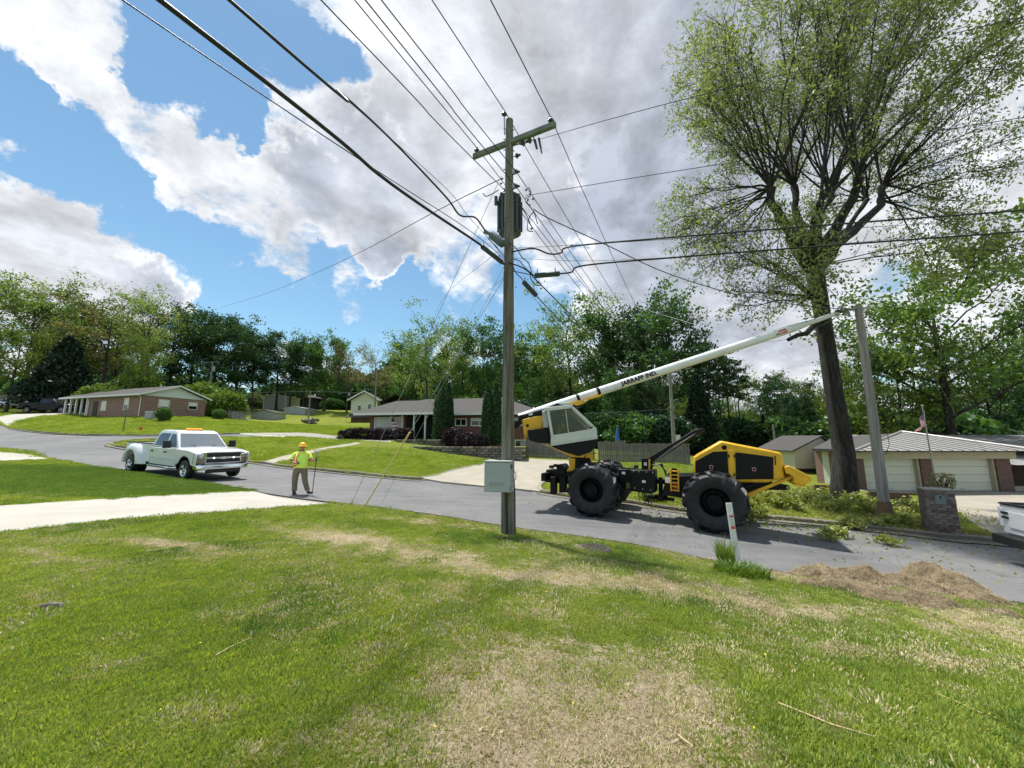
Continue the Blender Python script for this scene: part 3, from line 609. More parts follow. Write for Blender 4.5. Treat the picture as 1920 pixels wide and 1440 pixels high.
def gen_tree(seed, H=20, crown_lo=0.3, width=10, leaf=0.34, nleaf=5000, density=1.0, kind='oak', twist=0.1, nlimb=11, trunk_r=0.32):
    """returns (trunk MB, leaf arrays): a tapered trunk, forked limbs, twigs and separate leaf sprays at the twig ends"""
    rnd = random.Random(seed); rs = np.random.default_rng(seed); mb = MB(); tips = []
    top = Vector((rnd.uniform(-1, 1) * H * .04, rnd.uniform(-1, 1) * H * .04, H * (0.80 if kind != 'pine' else 0.97)))
    tp = []
    for i in range(9):
        t = i / 8; tp.append(Vector((0, 0, -0.3)).lerp(top, t) + Vector((rnd.uniform(-1, 1), rnd.uniform(-1, 1), 0)) * twist * H * .05 * math.sin(math.pi * t))
    rad = [trunk_r * (1.35 if i == 0 else 1) * (1 - 0.86 * (i / 8) ** 1.1) for i in range(9)]
    mb.tube(tp, rad, 9, cap=False)
    def on_trunk(t): k = min(int(t * 8), 7); return tp[k].lerp(tp[k + 1], t * 8 - k), rad[k] + (rad[k + 1] - rad[k]) * (t * 8 - k)
    cz = H * (crown_lo + 1) / 2; ch = H * (1 - crown_lo) / 2
    for i in range(nlimb):
        t = crown_lo * .9 + (0.97 - crown_lo * .9) * (i + rnd.random()) / nlimb; base, br = on_trunk(min(t, .98)); az = i * 2.4 + rnd.uniform(-.5, .5)
        if kind == 'pine':
            L = width * .5 * (1.1 - t) ** .7 * rnd.uniform(.7, 1.1) + .3; end = base + Vector((math.cos(az) * L, math.sin(az) * L, L * rnd.uniform(0.0, 0.35)))
        else:
            zz = (t * H - cz) / ch; rr = width / 2 * math.sqrt(max(0.12, 1 - (max(zz, -.6) * .85) ** 2)) * rnd.uniform(.65, 1.05)
            end = Vector((math.cos(az) * rr, math.sin(az) * rr, base.z + rr * rnd.uniform(.35, 1.0))); end.z = min(end.z, H * rnd.uniform(.9, 1.0)); end += Vector((base.x, base.y, 0))
        lp = limb(mb, base, end, br * .55, 0.03, rnd, 5, .08, 6)
        for j in range(7 if kind != 'pine' else 5):
            q = lp[2 + j % 4].lerp(lp[min(3 + j % 4, 5)], rnd.random()); L2 = width * rnd.uniform(.10, .26)
            d = Vector((rnd.uniform(-1, 1), rnd.uniform(-1, 1), rnd.uniform(-.25, 1.0 if kind != 'pine' else .4))).normalized() * L2 + (end - base).normalized() * L2 * .5
            sp = limb(mb, q, q + d, .04, .012, rnd, 3, .1, 4); tips += [sp[-1], sp[2], sp[1].lerp(sp[2], .5)]
            for k in range(3):
                d2 = Vector((rnd.uniform(-1, 1), rnd.uniform(-1, 1), rnd.uniform(-.4, .9))).normalized() * L2 * .55; e = sp[1 + k % 3] + d2
                mb.tube([sp[1 + k % 3], sp[1 + k % 3].lerp(e, .5) + Vector((0, 0, .03 * L2)), e], [.016, .011, .006], 3, cap=False); tips.append(e)
        tips.append(lp[-1])
    tips = [t for t in tips if rnd.random() < density]
    w = rs.gamma(1.6, 1.0, len(tips)); cnt = np.maximum(1, (nleaf * w / w.sum()).astype(int)); T = np.array([tuple(t) for t in tips])
    P_ = np.repeat(T, cnt, axis=0); sp_ = width * (.044 if kind != 'pine' else .035) * (.6 + .8 * rs.random(len(P_)))[:, None]
    P_ = P_ + rs.normal(0, 1, P_.shape) * sp_ * np.array([1, 1, .6])
    V, F = leaf_soup(P_, leaf, rs, 1, 0.05, 1.5); return mb, (V, F)
def gen_cone(seed, H, r, leaf, n, kind='cypress'):
    rs = np.random.default_rng(seed); mb = MB(); mb.tube([(0, 0, -.2), (0, 0, H * .5), (0, 0, H * .93)], [r * .16, r * .08, .02], 7, cap=False)
    t = rs.random(n) ** .85
    prof = (lambda t: np.minimum(1, (1 - t) * 3.2) * (1 - .25 * t) * np.clip(t * 9 + .55, 0, 1)) if kind == 'cypress' else (lambda t: (1 - t) ** .75 * np.clip(t * 7 + .5, 0, 1))
    lump = np.array([noise.noise(Vector((math.cos(a) * 1.5, math.sin(a) * 1.5, z * H * .5 + seed))) for a, z in zip(np.linspace(0, 6.28, n), t)])
    az = np.linspace(0, 6.28, n); rr = r * prof(t) * np.sqrt(rs.uniform(.35, 1, n)) * (1 + .45 * lump)
    z0 = .04 * H; Pp = np.c_[np.cos(az) * rr, np.sin(az) * rr, z0 + t * (H - z0)]; return mb, leaf_soup(Pp, leaf, rs, 1, leaf * .4, 1.6, -0.9)
def gen_bush(seed, rx, ry, rz, leaf, n, boxy=0.0):
    rs = np.random.default_rng(seed); mb = MB(); rnd = random.Random(seed)
    for i in range(7):
        a = i * .9; mb.tube([(0, 0, -.05), (math.cos(a) * rx * .3, math.sin(a) * ry * .3, rz * .7), (math.cos(a) * rx * .6, math.sin(a) * ry * .6, rz * 1.3)], [.03, .02, .008], 4, cap=False)
    d = rs.normal(0, 1, (n, 3)); d /= np.linalg.norm(d, axis=1)[:, None]
    if boxy: d = np.sign(d) * np.abs(d) ** (1 - boxy)
    lump = np.array([noise.noise(Vector(tuple(q * 2.2)) + Vector((seed, 0, 0))) for q in d]); rr = rs.uniform(.5, 1, n) ** .5 * (1 + .35 * lump)
    Pp = d * np.array([rx, ry, rz]) * rr[:, None]; Pp[:, 2] += rz * .95; Pp = Pp[Pp[:, 2] > 0.0]
    return mb, leaf_soup(Pp, leaf, rs, 1, leaf * .3, 1.5)
VAR = {}
def variant(key, gen, leafmat_, bark='bark'):
    mb, (V, F) = gen; tm = mb.mesh(key + '_wood', bark, True); lm = soup(key + '_leaves', V, F, leafmat_)
    zs = V[:, 2].max(); VAR[key] = (tm, lm, zs)
T_ = gen_tree
variant('airy1', T_(1, 20, .30, 13, .22, 8500, .9, nlimb=13), 'leaf_light')
variant('airy2', T_(2, 21, .35, 11, .21, 6600, .9, nlimb=12), 'leaf_light')
variant('brown1', T_(3, 20, .35, 13, .22, 3400, .8, nlimb=13), 'leaf_brown')
variant('olive1', T_(4, 20, .22, 12, .26, 9500, .95, nlimb=13), 'leaf_olive')
variant('mid1', T_(5, 20, .22, 12, .27, 12500, 1, nlimb=15), 'leaf_mid')
variant('mid2', T_(6, 18, .18, 11, .28, 12500, 1, nlimb=14), 'leaf_mid')
variant('dark1', T_(7, 20, .25, 12, .28, 14000, 1, nlimb=15), 'leaf_dark', 'bark_dark')
variant('dark2', T_(8, 20, .32, 12, .27, 8500, .9, nlimb=13), 'leaf_dark', 'bark_dark')
variant('pine1', T_(9, 22, .55, 6.5, .26, 4200, 1, 'pine', nlimb=20, trunk_r=.24), 'leaf_dark', 'bark')
variant('pine2', T_(10, 20, .62, 5.5, .26, 2800, 1, 'pine', nlimb=16, trunk_r=.2), 'leaf_dark', 'bark')
variant('right1', T_(11, 16, .26, 11, .21, 11000, .85, nlimb=13, trunk_r=.34), 'leaf_bright', 'bark_dark')
variant('right2', T_(12, 13, .2, 10, .19, 9000, .95, nlimb=13, trunk_r=.28), 'leaf_olive', 'bark_dark')
variant('magnolia', gen_cone(13, 13, 5.2, .32, 16000, 'cone'), 'leaf_evergreen')
variant('conifer', gen_cone(14, 9, 1.9, .17, 11000, 'cone'), 'leaf_evergreen')
variant('cypress', gen_cone(15, 5.2, .62, .085, 14000), 'leaf_dark')
variant('shrub', gen_bush(16, 2.4, 2.4, 1.9, .2, 6500), 'leaf_bush')
variant('bush_green', gen_bush(17, 1.4, 1.2, 1.05, .09, 9000), 'leaf_mid')
variant('bush_purple', gen_bush(18, .62, .58, .55, .05, 6500, .35), 'leaf_purple')
variant('thicket', gen_bush(19, 5.5, 3.5, 3.2, .42, 7500), 'leaf_dark')
variant('thicket2', gen_bush(20, 5, 3.5, 2.8, .38, 6500), 'leaf_mid')
variant('bare', T_(21, 8, .25, 7, .1, 260, .6, nlimb=12, trunk_r=.14), 'leaf_brown')
def tree(px, Y, top, key, label, cat='tree', group=None, name='tree', wide=1.0, base=None, rz=None, crown='crown', trunk='trunk'):
    d = ray(px, 800); x = d.x / d.y * Y; z = zt(x, Y) if base is None else base
    zt_ = P(px, top, Y).z; tm, lm, zs = VAR[key]; s = max(.15, (zt_ - z) / zs)
    r = empty(name, (x, Y, z), random.uniform(0, 6.28) if rz is None else rz, label, cat, group)
    r.scale = (s * wide, s * wide, s); link(trunk, tm, r); link(crown, lm, r); return r
WOOD = 'woodland trees behind the houses'
specs = [ # px, Y, top px, variant, wide, label
 (-60,58,500,'airy1',1.1,'pale spring tree beyond the left edge, outermost of the wood'),
 (38,60,512,'airy1',1.05,'tall pale yellow-green tree rising at the far left of the wood'),
 (5,52,600,'olive1',.9,'lower yellow-green tree at the left edge above the white car'),
 (92,66,548,'mid1',.9,'mid green tree between the pale left tree and the dark round evergreen'),
 (128,72,552,'dark1',.9,'dark green tree rising behind the round evergreen'),
 (180,62,538,'brown1',1.15,'wide thinly leafed brownish tree above the long brick house'),
 (205,70,575,'olive1',1.0,'olive tree in shade behind the thinly leafed brownish tree'),
 (268,60,535,'airy2',.9,'yellow-green tall tree on the right of the brownish thin tree'),
 (252,52,620,'olive1',.55,'ivy-clad yellowish tree standing just behind the brick house roof'),
 (310,70,558,'dark2',1.0,'dark open tree with forked trunks above the white gable'),
 (348,72,562,'dark2',.9,'dark airy tree with sky showing through, right of the forked one'),
 (395,68,580,'dark1',1.05,'dense dark green tree over the right end of the brick house'),
 (432,74,595,'dark1',.9,'dense dark tree with a lighter top behind the small far utility pole'),
 (468,72,610,'dark1',.8,'dark rounded tree stepping down towards the grey sheds'),
 (515,74,622,'dark2',1.0,'bare-trunked dark tree above the beige shed'),
 (565,78,630,'mid1',.8,'leafy green tree just right of the beige shed'),
 (605,76,622,'mid2',.95,'broad bright green tree over the low white shed'),
 (648,74,628,'brown1',.8,'thin pale tree right of the broad bright green one'),
 (540,76,618,'mid1',.8,'green tree in the gap above the tall beige shed'),
 (765,70,628,'mid2',.8,'green rounded tree left of the big pale open tree'),
 (700,72,636,'brown1',.95,'twiggy almost leafless tree above the cream gabled house'),
 (745,74,650,'airy2',.8,'small pale tree behind the ridge of the cream gabled house'),
 (720,80,690,'mid2',.8,'green tree low behind the twiggy almost leafless one'),
 (800,52,585,'airy1',1.0,'big pale open tree behind the porch of the brick house'),
 (845,62,640,'mid2',.8,'green tree low between the pale open tree and the utility pole'),
 (905,54,588,'mid1',.85,'darker leafy tree just left of the tall utility pole'),
 (870,60,610,'airy2',.8,'thin pale tree between the two tall trees left of the pole'),
 (985,56,620,'mid2',.9,'green tree just right of the tall utility pole'),
 (1075,54,552,'airy1',1.0,'tall pale tree with a dark trunk above the machine cab'),
 (1035,60,600,'airy2',.8,'thin pale tree right of the pole behind the taller pale one'),
 (1020,50,690,'mid1',.8,'low dark green tree behind the raised boom foot'),
 (1150,50,590,'dark1',.9,'dark dense tree behind the lettered part of the boom'),
 (1195,46,545,'mid1',1.1,'largest dense green tree, under the crossing wires right of the cab'),
 (1248,48,540,'dark2',.85,'tall dark tree with an open top at the right end of the dense clump'),
 (1165,40,680,'mid2',.8,'leafy green tree hanging over the wooden fence'),
 (1215,40,690,'dark1',.7,'dark low tree over the right half of the wooden fence'),
 (1275,60,660,'airy2',.8,'pale tree behind the thin grey pole'),
 (1385,70,690,'airy2',.8,'pale slender tree between the pines and the yellow hood'),
 (1440,60,690,'olive1',.7,'yellowish tree right of the row of pines'),
 (1475,50,690,'dark2',.9,'dark-topped tree left of the big trunk'),
 (1505,42,735,'dark1',.75,'dark low tree above the cream shed'),
 (1545,48,700,'olive1',.8,'olive tree half hidden by the big dark trunk'),
 (1405,64,760,'mid2',.7,'small green tree low between the pines and the yellow hood'),
 (1575,40,720,'olive1',.6,'yellow-green low tree between the big trunk and the grey pole'),
 (1640,36,640,'right2',.9,'olive leafy tree with thin branches right of the leaning grey pole'),
 (1690,32,600,'right2',.9,'yellow-olive tree with a slanting dark trunk above the garage roof'),
 (1780,29,458,'right1',.95,'tall bright green tree with a forked dark trunk above the garages'),
 (1865,38,600,'dark2',.75,'open dark-branched tree near the right edge above the garage roof'),
 (1925,46,560,'airy2',.8,'pale tree at the right edge of the picture'),
 (1960,40,640,'mid1',.8,'green tree cut by the right edge of the picture'),
 (1820,60,720,'dark1',.9,'dark green tree low behind the metal roof'),
 (1740,62,715,'dark1',.9,'dark tree low behind the slanting trunk'),
 (1900,70,715,'mid1',1.0,'green tree in the low background at the right'),
]
for px, Y, top, key, w, lab in specs: tree(px, Y, top, key, lab, 'tree', WOOD, 'deciduous_tree', w)
for px, Y, top, key, lab in [(1335,44,640,'pine1','pine directly right of the dark conifer behind the machine'), (1352,48,655,'pine2','slim pine second from the dark conifer'), (1368,46,650,'pine1','tall pine in the middle of the row behind the yellow hood'),
    (1388,50,675,'pine2','slimmest pine at the right end of the row'), (1318,52,655,'pine2','pine rising just behind the dark conifer'), (1210,44,600,'pine2','bare-stemmed pine in front of the dense green clump'), (1455,56,700,'pine2','lone pine stem left of the big trunk')]:
    tree(px, Y, top, key, lab, 'pine tree', 'pines behind the machine', 'pine_tree')
tree(103, 54, 628, 'magnolia', 'large round blackish evergreen behind the black pickup', 'evergreen tree', name='evergreen_tree')
tree(1312, 38, 700, 'conifer', 'dark conical evergreen behind the black loader arm', 'evergreen tree', 'dark conifers behind the machine', 'conifer', 1.15)
tree(1432, 46, 775, 'conifer', 'narrow dark evergreen right of the yellow hood top', 'evergreen tree', 'dark conifers behind the machine', 'conifer', .8)
for px, Y, top, lab, w in [(826,30.2,708,'left one of the two clipped cypresses beside the porch',.95), (840,30.4,716,'right one of the two clipped cypresses beside the porch',.8),
    (914,28.8,718,'left one of the two clipped cypresses next to the utility pole',.9), (930,28.9,714,'right one of the two clipped cypresses next to the utility pole',.85)]:
    tree(px, Y, top, 'cypress', lab, 'cypress', 'column cypresses before the brick house', 'column_cypress', w, base=1.0)
for px, Y, top, key, lab, cat, w in [(180,50,715,'shrub','pale green shrub behind the left part of the brick house roof','shrub',1), (215,49,722,'shrub','light shrub just above the brick house roof ridge','shrub',.8),
    (250,52,690,'shrub','tall sunlit shrub over the white gable','shrub',.7), (372,56,712,'shrub','bright shrub right behind the white gable point','shrub',1), (415,54,728,'shrub','bright yellow-green shrub right of the brick house','shrub',1.1), (440,58,745,'shrub','low light shrub left of the bare small tree','shrub',.8),
    (303,40,762,'bush_green','bright bush against the brick gable wall','bush',.8), (408,46,765,'bush_green','dark rounded bush on the lawn right of the brick house','bush',.9)]:
    tree(px, Y, top, key, lab, cat, None, 'shrub' if key == 'shrub' else 'bush', w, crown='foliage', trunk='stem')
tree(457, 56, 722, 'bare', 'small bare twiggy tree left of the grey shed', 'tree', None, 'small_tree', 1.1)
for px, Y, top, lab in [(650,31.5,805,'leftmost purple-leaf bush before the house corner'), (665,31.4,801,'purple-leaf bush second from the left'), (682,31.2,801,'purple-leaf bush left of the triple window'), (704,31,803,'purple-leaf bush under the triple window, left'),
    (722,30.8,803,'purple-leaf bush under the triple window, right'), (758,30.3,801,'purple-leaf bush beside the left porch column'), (852,29.2,800,'purple-leaf bush under the small high window'), (872,27.6,808,'largest purple-leaf bush on the wall terrace'), (901,27.4,813,'purple-leaf bush at the right end of the wall terrace')]:
    tree(px, Y, top, 'bush_purple', lab, 'bush', 'purple bushes before the brick house', 'purple_bush', 1.15 if Y < 28 else 1.3, base=(1.0 if Y < 29.5 else 1.45), crown='foliage', trunk='stem')
# undergrowth closing the view behind fence, sheds and garages
for i, (px, Y, top, lab) in enumerate([(1010,44,752,'undergrowth mass just right of the brick house roof'), (1060,40,770,'undergrowth behind the machine cab'), (1125,38,768,'undergrowth behind the left end of the fence'), (1180,37,770,'undergrowth behind the middle of the fence'),
    (1240,37,772,'undergrowth behind the right end of the fence'), (1295,40,775,'undergrowth between the fence and the dark conifer'), (1350,46,778,'undergrowth under the row of pines'), (1405,48,782,'undergrowth right of the pines'), (1455,46,780,'undergrowth above the yellow hood end'),
    (1500,44,770,'undergrowth behind the cream shed'), (1560,40,775,'undergrowth beside the big trunk'), (1620,38,765,'undergrowth above the dark garage roof'), (1690,38,768,'undergrowth above the metal roof peak'), (1760,38,762,'undergrowth above the right garage door'), (1830,40,770,'undergrowth above the right end of the metal roof'), (1900,42,775,'undergrowth at the right edge above the wing roof'),
    (800,46,742,'undergrowth behind the porch roof'), (880,46,738,'undergrowth behind the ridge of the brick house'), (950,46,740,'undergrowth directly behind the tall pole'), (620,88,745,'undergrowth right of the low white shed'), (690,84,738,'undergrowth behind the cream house'), (60,72,700,'undergrowth behind the white car and black pickup'), (330,66,715,'undergrowth behind the bright shrubs'), (470,80,735,'undergrowth left of the beige shed')]):
    tree(px, Y, top, 'thicket2' if i % 2 else 'thicket', lab, 'shrubs', 'undergrowth masses at the edge of the wood', 'undergrowth', 1.0, crown='foliage', trunk='stem')
# the far wood that reads as one mass: thickets and low dark growth closing the gaps
mV = []; mF = []; nb = 0; rs = np.random.default_rng(5)
for i in range(120):
    px = rs.uniform(-400, 2350); Y = rs.uniform(84, 105) if px > 560 else rs.uniform(78, 100)
    d = ray(px, 800); x = d.x / d.y * Y; tm, lm, zs = VAR['thicket' if i % 3 else 'thicket2']
    n_ = len(lm.vertices); a_ = np.empty(n_ * 3, np.float32); lm.vertices.foreach_get('co', a_); a_ = a_.reshape(-1, 3)[: (n_ // 4 // 2) * 4]
    s = rs.uniform(1.0, 1.7); a_ = a_ * np.array([s, s, s * rs.uniform(.8, 1.5)]) + np.array([x, Y, zt(max(-110, min(110, x)), Y) - .5])
    mV.append(a_); mF.append(np.arange(len(a_)).reshape(-1, 4) + nb); nb += len(a_)
o = link('far_woodland', soup('far_woodland', np.concatenate(mV), np.concatenate(mF), 'leaf_dark')); tag(o, 'dark unbroken mass of far woodland low behind the separate trees', 'woodland', kind='stuff')

# ---- the big tree beside the machine: pollarded limbs ending in knobs, each throwing a fan of shoots
def big_tree():
    rnd = random.Random(11); rs = np.random.default_rng(11); base = onground(12.15, 14.3)
    B = lambda px, py, Y=14.3: P(px, py, Y) - base
    root = empty('big_tree', base, 0, 'huge dark-trunked tree in thin pale spring leaf beside the boom tip', 'tree')
    mb = MB(); n = 14
    pth = [Vector((0.25, 0, -.4)), Vector((.10, 0, .15)), B(1583, 850), B(1565, 740), B(1547, 620), B(1534, 540), B(1527, 500)]
    rd = [.58, .42, .32, .285, .265, .27, .31]
    P2 = []; R2 = []
    for i in range(len(pth) - 1):
        for j in range(4): t = j / 4; P2.append(pth[i].lerp(pth[i + 1], t)); R2.append(rd[i] + (rd[i + 1] - rd[i]) * t)
    P2.append(pth[-1]); R2.append(rd[-1])
    b0 = mb.n; mb.tube(P2, R2, 22, cap=False)
    for i in range(b0, mb.n):   # ridged, flared bark
        v = Vector(mb.v[i]); k = (i - b0) // 22; c = P2[k]; d = v - c; a = math.atan2(d.y, d.x)
        f = 1 + .06 * math.sin(a * 5 + k * .15) + .05 * noise.noise(Vector((a * 3, k * .35, 2))) + (.18 * max(0, 3 - k) / 3) * math.sin(a * 4 + 1)
        mb.v[i] = tuple(c + d * f)
    fork = P2[-1]; knobs = []
    def big(points, r0, r1):
        q = [fork + Vector((0, 0, -.35))] + points; pp = []; rr = []
        for i in range(len(q) - 1):
            for j in range(4):
                t = j / 4; w = (i + t) / (len(q) - 1); pp.append(q[i].lerp(q[i + 1], t) + Vector((rnd.uniform(-1, 1), rnd.uniform(-1, 1), 0)) * .05); rr.append(r0 + (r1 - r0) * w)
        pp.append(q[-1]); rr.append(r1 * 1.5); rr[-2] *= 1.25
        mb.tube(pp, rr, 10); return pp
    A = big([B(1497,470,13.9), B(1475,425,13.6), B(1448,385,13.2), B(1445,352,13.1)], .24, .11)
    A2 = big([B(1510,465,14.6), B(1492,400,15.0), B(1489,350,15.3)], .22, .10)
    A3 = big([B(1532,430,14.6), B(1540,400,15.2), B(1560,370,15.6)], .2, .09)
    A4 = big([B(1550,455,13.8), B(1578,410,13.4), B(1603,362,13.0), B(1610,335,12.8)], .24, .12)
    A5 = big([B(1568,460,14.6), B(1610,425,15.2), B(1650,385,15.8), B(1654,350,16.2)], .24, .11)
    A6 = big([B(1560,450,15.5), B(1590,430,16.5), B(1625,375,17.2)], .17, .08)
    A7 = big([B(1520,440,13.2), B(1530,405,12.4), B(1538,380,12.0)], .16, .08)
    ctr = Vector((2.0, 0.2, 14.4)); rad = Vector((6.5, 4.6, 8.0))
    tips = []; segs_pts = []
    def env(d):
        p_ = 2.7; k_ = (abs(d.x) ** p_ + abs(d.y) ** p_ + abs(d.z) ** p_) ** (-1 / p_); return Vector((ctr.x + rad.x * d.x * k_, ctr.y + rad.y * d.y * k_, ctr.z + rad.z * d.z * k_))
    twig = MB()
    def shoots(k, cnt, lean, spreadv, r=.048):
        for i in range(cnt):
            d = (lean + Vector((rnd.uniform(-1, 1), rnd.uniform(-1, 1), rnd.uniform(-1, 1))) * spreadv).normalized()
            e = env(d) ; L = (e - k).length; e = k + (e - k) * rnd.uniform(.82, 1.03)
            mid = k.lerp(e, .45) + Vector((0, 0, L * .06)) + (e - k).cross(Vector((0, 0, 1))).normalized() * rnd.uniform(-.06, .06) * L
            pp = []
            for j in range(9):
                t = j / 8; pp.append(k * (1 - t) ** 2 + mid * 2 * t * (1 - t) + e * t * t + Vector((rnd.uniform(-1, 1), rnd.uniform(-1, 1), rnd.uniform(-1, 1))) * .06 * min(1, j))
            rr = rnd.uniform(.7, 1.2) * r
            mb.tube(pp, [rr * (1 - .85 * j / 8) for j in range(9)], 5, cap=False)
            for j in range(2, 9):
                for m_ in range(4 if j > 3 else 2):
                    L2 = rnd.uniform(.5, 1.5) * (.7 + .08 * L); q = pp[j].lerp(pp[min(j + 1, 8)], rnd.random())
                    dd = ((pp[min(j + 1, 8)] - pp[j - 1]).normalized() * .9 + Vector((rnd.uniform(-1, 1), rnd.uniform(-1, 1), rnd.uniform(-.8, .9)))).normalized()
                    t1 = q + dd * L2 * .5 + Vector((0, 0, .04)); t2 = q + dd * L2 + Vector((0, 0, -.02 * L2))
                    twig.tube([q, t1, t2], [.014, .009, .004], 3, cap=False); segs_pts.extend([t2, t1, t1.lerp(t2, .5)])
                    for h in range(2):
                        t3 = t1.lerp(t2, rnd.random()) + Vector((rnd.uniform(-1, 1), rnd.uniform(-1, 1), rnd.uniform(-.9, .7))) * L2 * .4
                        twig.tube([t1, t3], [.007, .003], 3, cap=False); segs_pts.extend([t3, t1.lerp(t3, .6)])
    shoots(A[-1], 19, Vector((-.85, -.2, .2)), .65); shoots(A2[-1], 17, Vector((-.4, .2, .75)), .6); shoots(A3[-1], 12, Vector((-.05, .5, .8)), .5)
    shoots(A4[-1], 20, Vector((.1, -.3, .9)), .65); shoots(A5[-1], 18, Vector((.85, .2, .3)), .6); shoots(A6[-1], 10, Vector((.5, .9, .4)), .5); shoots(A7[-1], 9, Vector((-.1, -.9, .4)), .5)
    shoots(A[-3], 7, Vector((-.85, -.1, -.55)), .38, .04); shoots(A5[-4], 4, Vector((.85, 0, -.35)), .35, .045); shoots(fork, 5, Vector((-.8, -.2, -.7)), .35, .03); shoots(fork, 2, Vector((.7, -.3, -.7)), .35, .03)
    shoots(B(1536, 560), 6, Vector((-.85, -.1, -.75)), .28, .045)
    # sawn stubs low on the trunk
    for a, b, r in [(B(1543,600), B(1512,625,14.1), .13), (B(1512,625,14.1), B(1478,637,13.9), .09), (B(1531,540), B(1502,568,14.0), .08)]:
        mb.tube([a, a.lerp(b, .5) + Vector((0, 0, .05)), b], [r, r * .9, r * .8], 8)
    stub = P2[7]
    mb.build('trunk', 'bark_dark', root, True); twig.build('twigs', 'bark', root)
    T = np.array([tuple(t) for t in segs_pts]); rs.shuffle(T)
    keep = T[:, 2] > 3.0; T = T[keep]
    en = np.sqrt((((T - np.array(ctr)) / np.array(rad)) ** 2).sum(1)); T = T[rs.random(len(T)) < np.clip((en - .50) * 2.2, .03, 1)]
    vox = {}; kk = []
    for i, q in enumerate(T):   # even out the spray: no knot of leaves where many twigs meet
        key = (int(q[0] / .8), int(q[1] / 1.6), int(q[2] / .8)); vox[key] = vox.get(key, 0) + 1
        if vox[key] <= 11: kk.append(i)
    T = T[kk]
    print('hero tips', len(T))
    per = max(1, int(85000 / len(T)))
    V, F = leaf_soup(T, .068, rs, per, .15, 1.9, .7)
    link('crown', soup('crown', V, F, 'leaf_hero'), root)
big_tree()
# ------------------------------------------------------------------ houses
def wall_window(root, x, z, w, h, y=0.0, face='-y', panes=(1, 1), frame='trim_white', glassm='glass_dark', fw=0.06, blind=0.0, label=None):
    """frame standing proud of a wall with the sash panes set back in it; face gives the outward side"""
    mb = MB(); 
    def put(mb_, u0, u1, z0, z1, d0, d1):
        du = (u0 + u1) / 2; dz = (z0 + z1) / 2; dd = (d0 + d1) / 2; su = u1 - u0; sz = z1 - z0; sd = abs(d1 - d0)
        if face == '-y': mb_.box((x + du, y - dd, z + dz), (su, sd, sz))
        elif face == '+x': mb_.box((y + dd, x + du, z + dz), (sd, su, sz))
        elif face == '-x': mb_.box((y - dd, x + du, z + dz), (sd, su, sz))
    put(mb, 0, w, -fw, 0, 0, .07); put(mb, 0, w, h, h + fw, 0, .06); put(mb, -fw, 0, -fw, h + fw, 0, .06); put(mb, w, w + fw, -fw, h + fw, 0, .06)
    nx, nz = panes
    for i in range(1, nx): put(mb, w * i / nx - .03, w * i / nx + .03, 0, h, 0, .05)
    for j in range(1, nz): put(mb, 0, w, h * j / nz - .02, h * j / nz + .02, 0, .045)
    fr_ = mb.build('window', frame, root)
    if label: fr_['label'] = label
    for i in range(nx):
        p = MB(); put(p, w * i / nx, w * (i + 1) / nx, 0, h, 0.0, .02); p.build('pane', glassm, fr_)
        if blind:
            q = MB(); put(q, w * i / nx + .03, w * (i + 1) / nx - .03, h * (1 - blind), h - .01, .021, .026); q.build('blind', 'blind_white', fr_)
    return fr_

# ---- long brick ranch with carport, upper left
A0 = P(262, 781, 42); aw = math.atan2(-.95, .31)   # placeholder heading
ax = Vector((-.95, .31, 0)).normalized()
za = zt(A0.x, A0.y) - .05
HA = empty('ranch_house', (A0.x, A0.y, za), math.atan2(-ax.y, -ax.x), 'long red brick ranch house with white gable and white carport columns', 'house')
# local: +x towards the gable end, wall front face on y=0 looking -y, gable end at x=0, house runs to x=-L
L, D, Hh = 14.6, 6.6, 2.5
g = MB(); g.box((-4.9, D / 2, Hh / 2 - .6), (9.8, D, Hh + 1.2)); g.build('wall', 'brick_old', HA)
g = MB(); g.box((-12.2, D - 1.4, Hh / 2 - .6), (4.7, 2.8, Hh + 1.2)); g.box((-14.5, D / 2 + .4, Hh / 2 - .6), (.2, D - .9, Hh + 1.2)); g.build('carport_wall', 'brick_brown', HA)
g = MB(); ov = .45; rz_ = 1.35
g.add([(-L - ov, -ov, Hh), (ov, -ov, Hh), (ov, D / 2, Hh + rz_), (-L - ov, D / 2, Hh + rz_), (-L - ov, D + ov, Hh), (ov, D + ov, Hh),
       (-L - ov, -ov, Hh + .12), (ov, -ov, Hh + .12), (ov, D / 2, Hh + rz_ + .12), (-L - ov, D / 2, Hh + rz_ + .12), (-L - ov, D + ov, Hh + .12), (ov, D + ov, Hh + .12)],
      [(0, 1, 2, 3), (3, 2, 5, 4), (6, 9, 8, 7), (9, 10, 11, 8), (0, 6, 7, 1), (4, 5, 11, 10), (1, 7, 8, 2), (2, 8, 11, 5), (0, 3, 9, 6), (3, 4, 10, 9)])
roofA = g.build('roof', 'shingles', HA)
g = MB(); g.prism([(-.05, Hh - .02), (D + .05, Hh - .02), (D / 2, Hh + rz_ - .08)], .002, .06, 'yz'); g.build('gable', 'gable_white', HA)
g = MB(); g.box((-L / 2, -ov - .03, Hh + .03), (L + 2 * ov, .05, .2)); g.build('fascia', 'trim_white', HA)
for s in (-1, 1):
    g = MB(); y0 = D / 2 + s * (D / 2 + ov); g.prism([(y0, Hh - .06), (y0, Hh + .13), (D / 2, Hh + rz_ + .14), (D / 2, Hh + rz_ - .06)], ov, ov + .04, 'yz'); g.build('barge_board', 'trim_white', HA)
for i in range(5): g = MB(); x = -10.0 - i * 1.12; g.box((x, -.05, Hh / 2 - .4), (.16, .16, Hh + .75)); g.build('column', 'trim_white', HA)
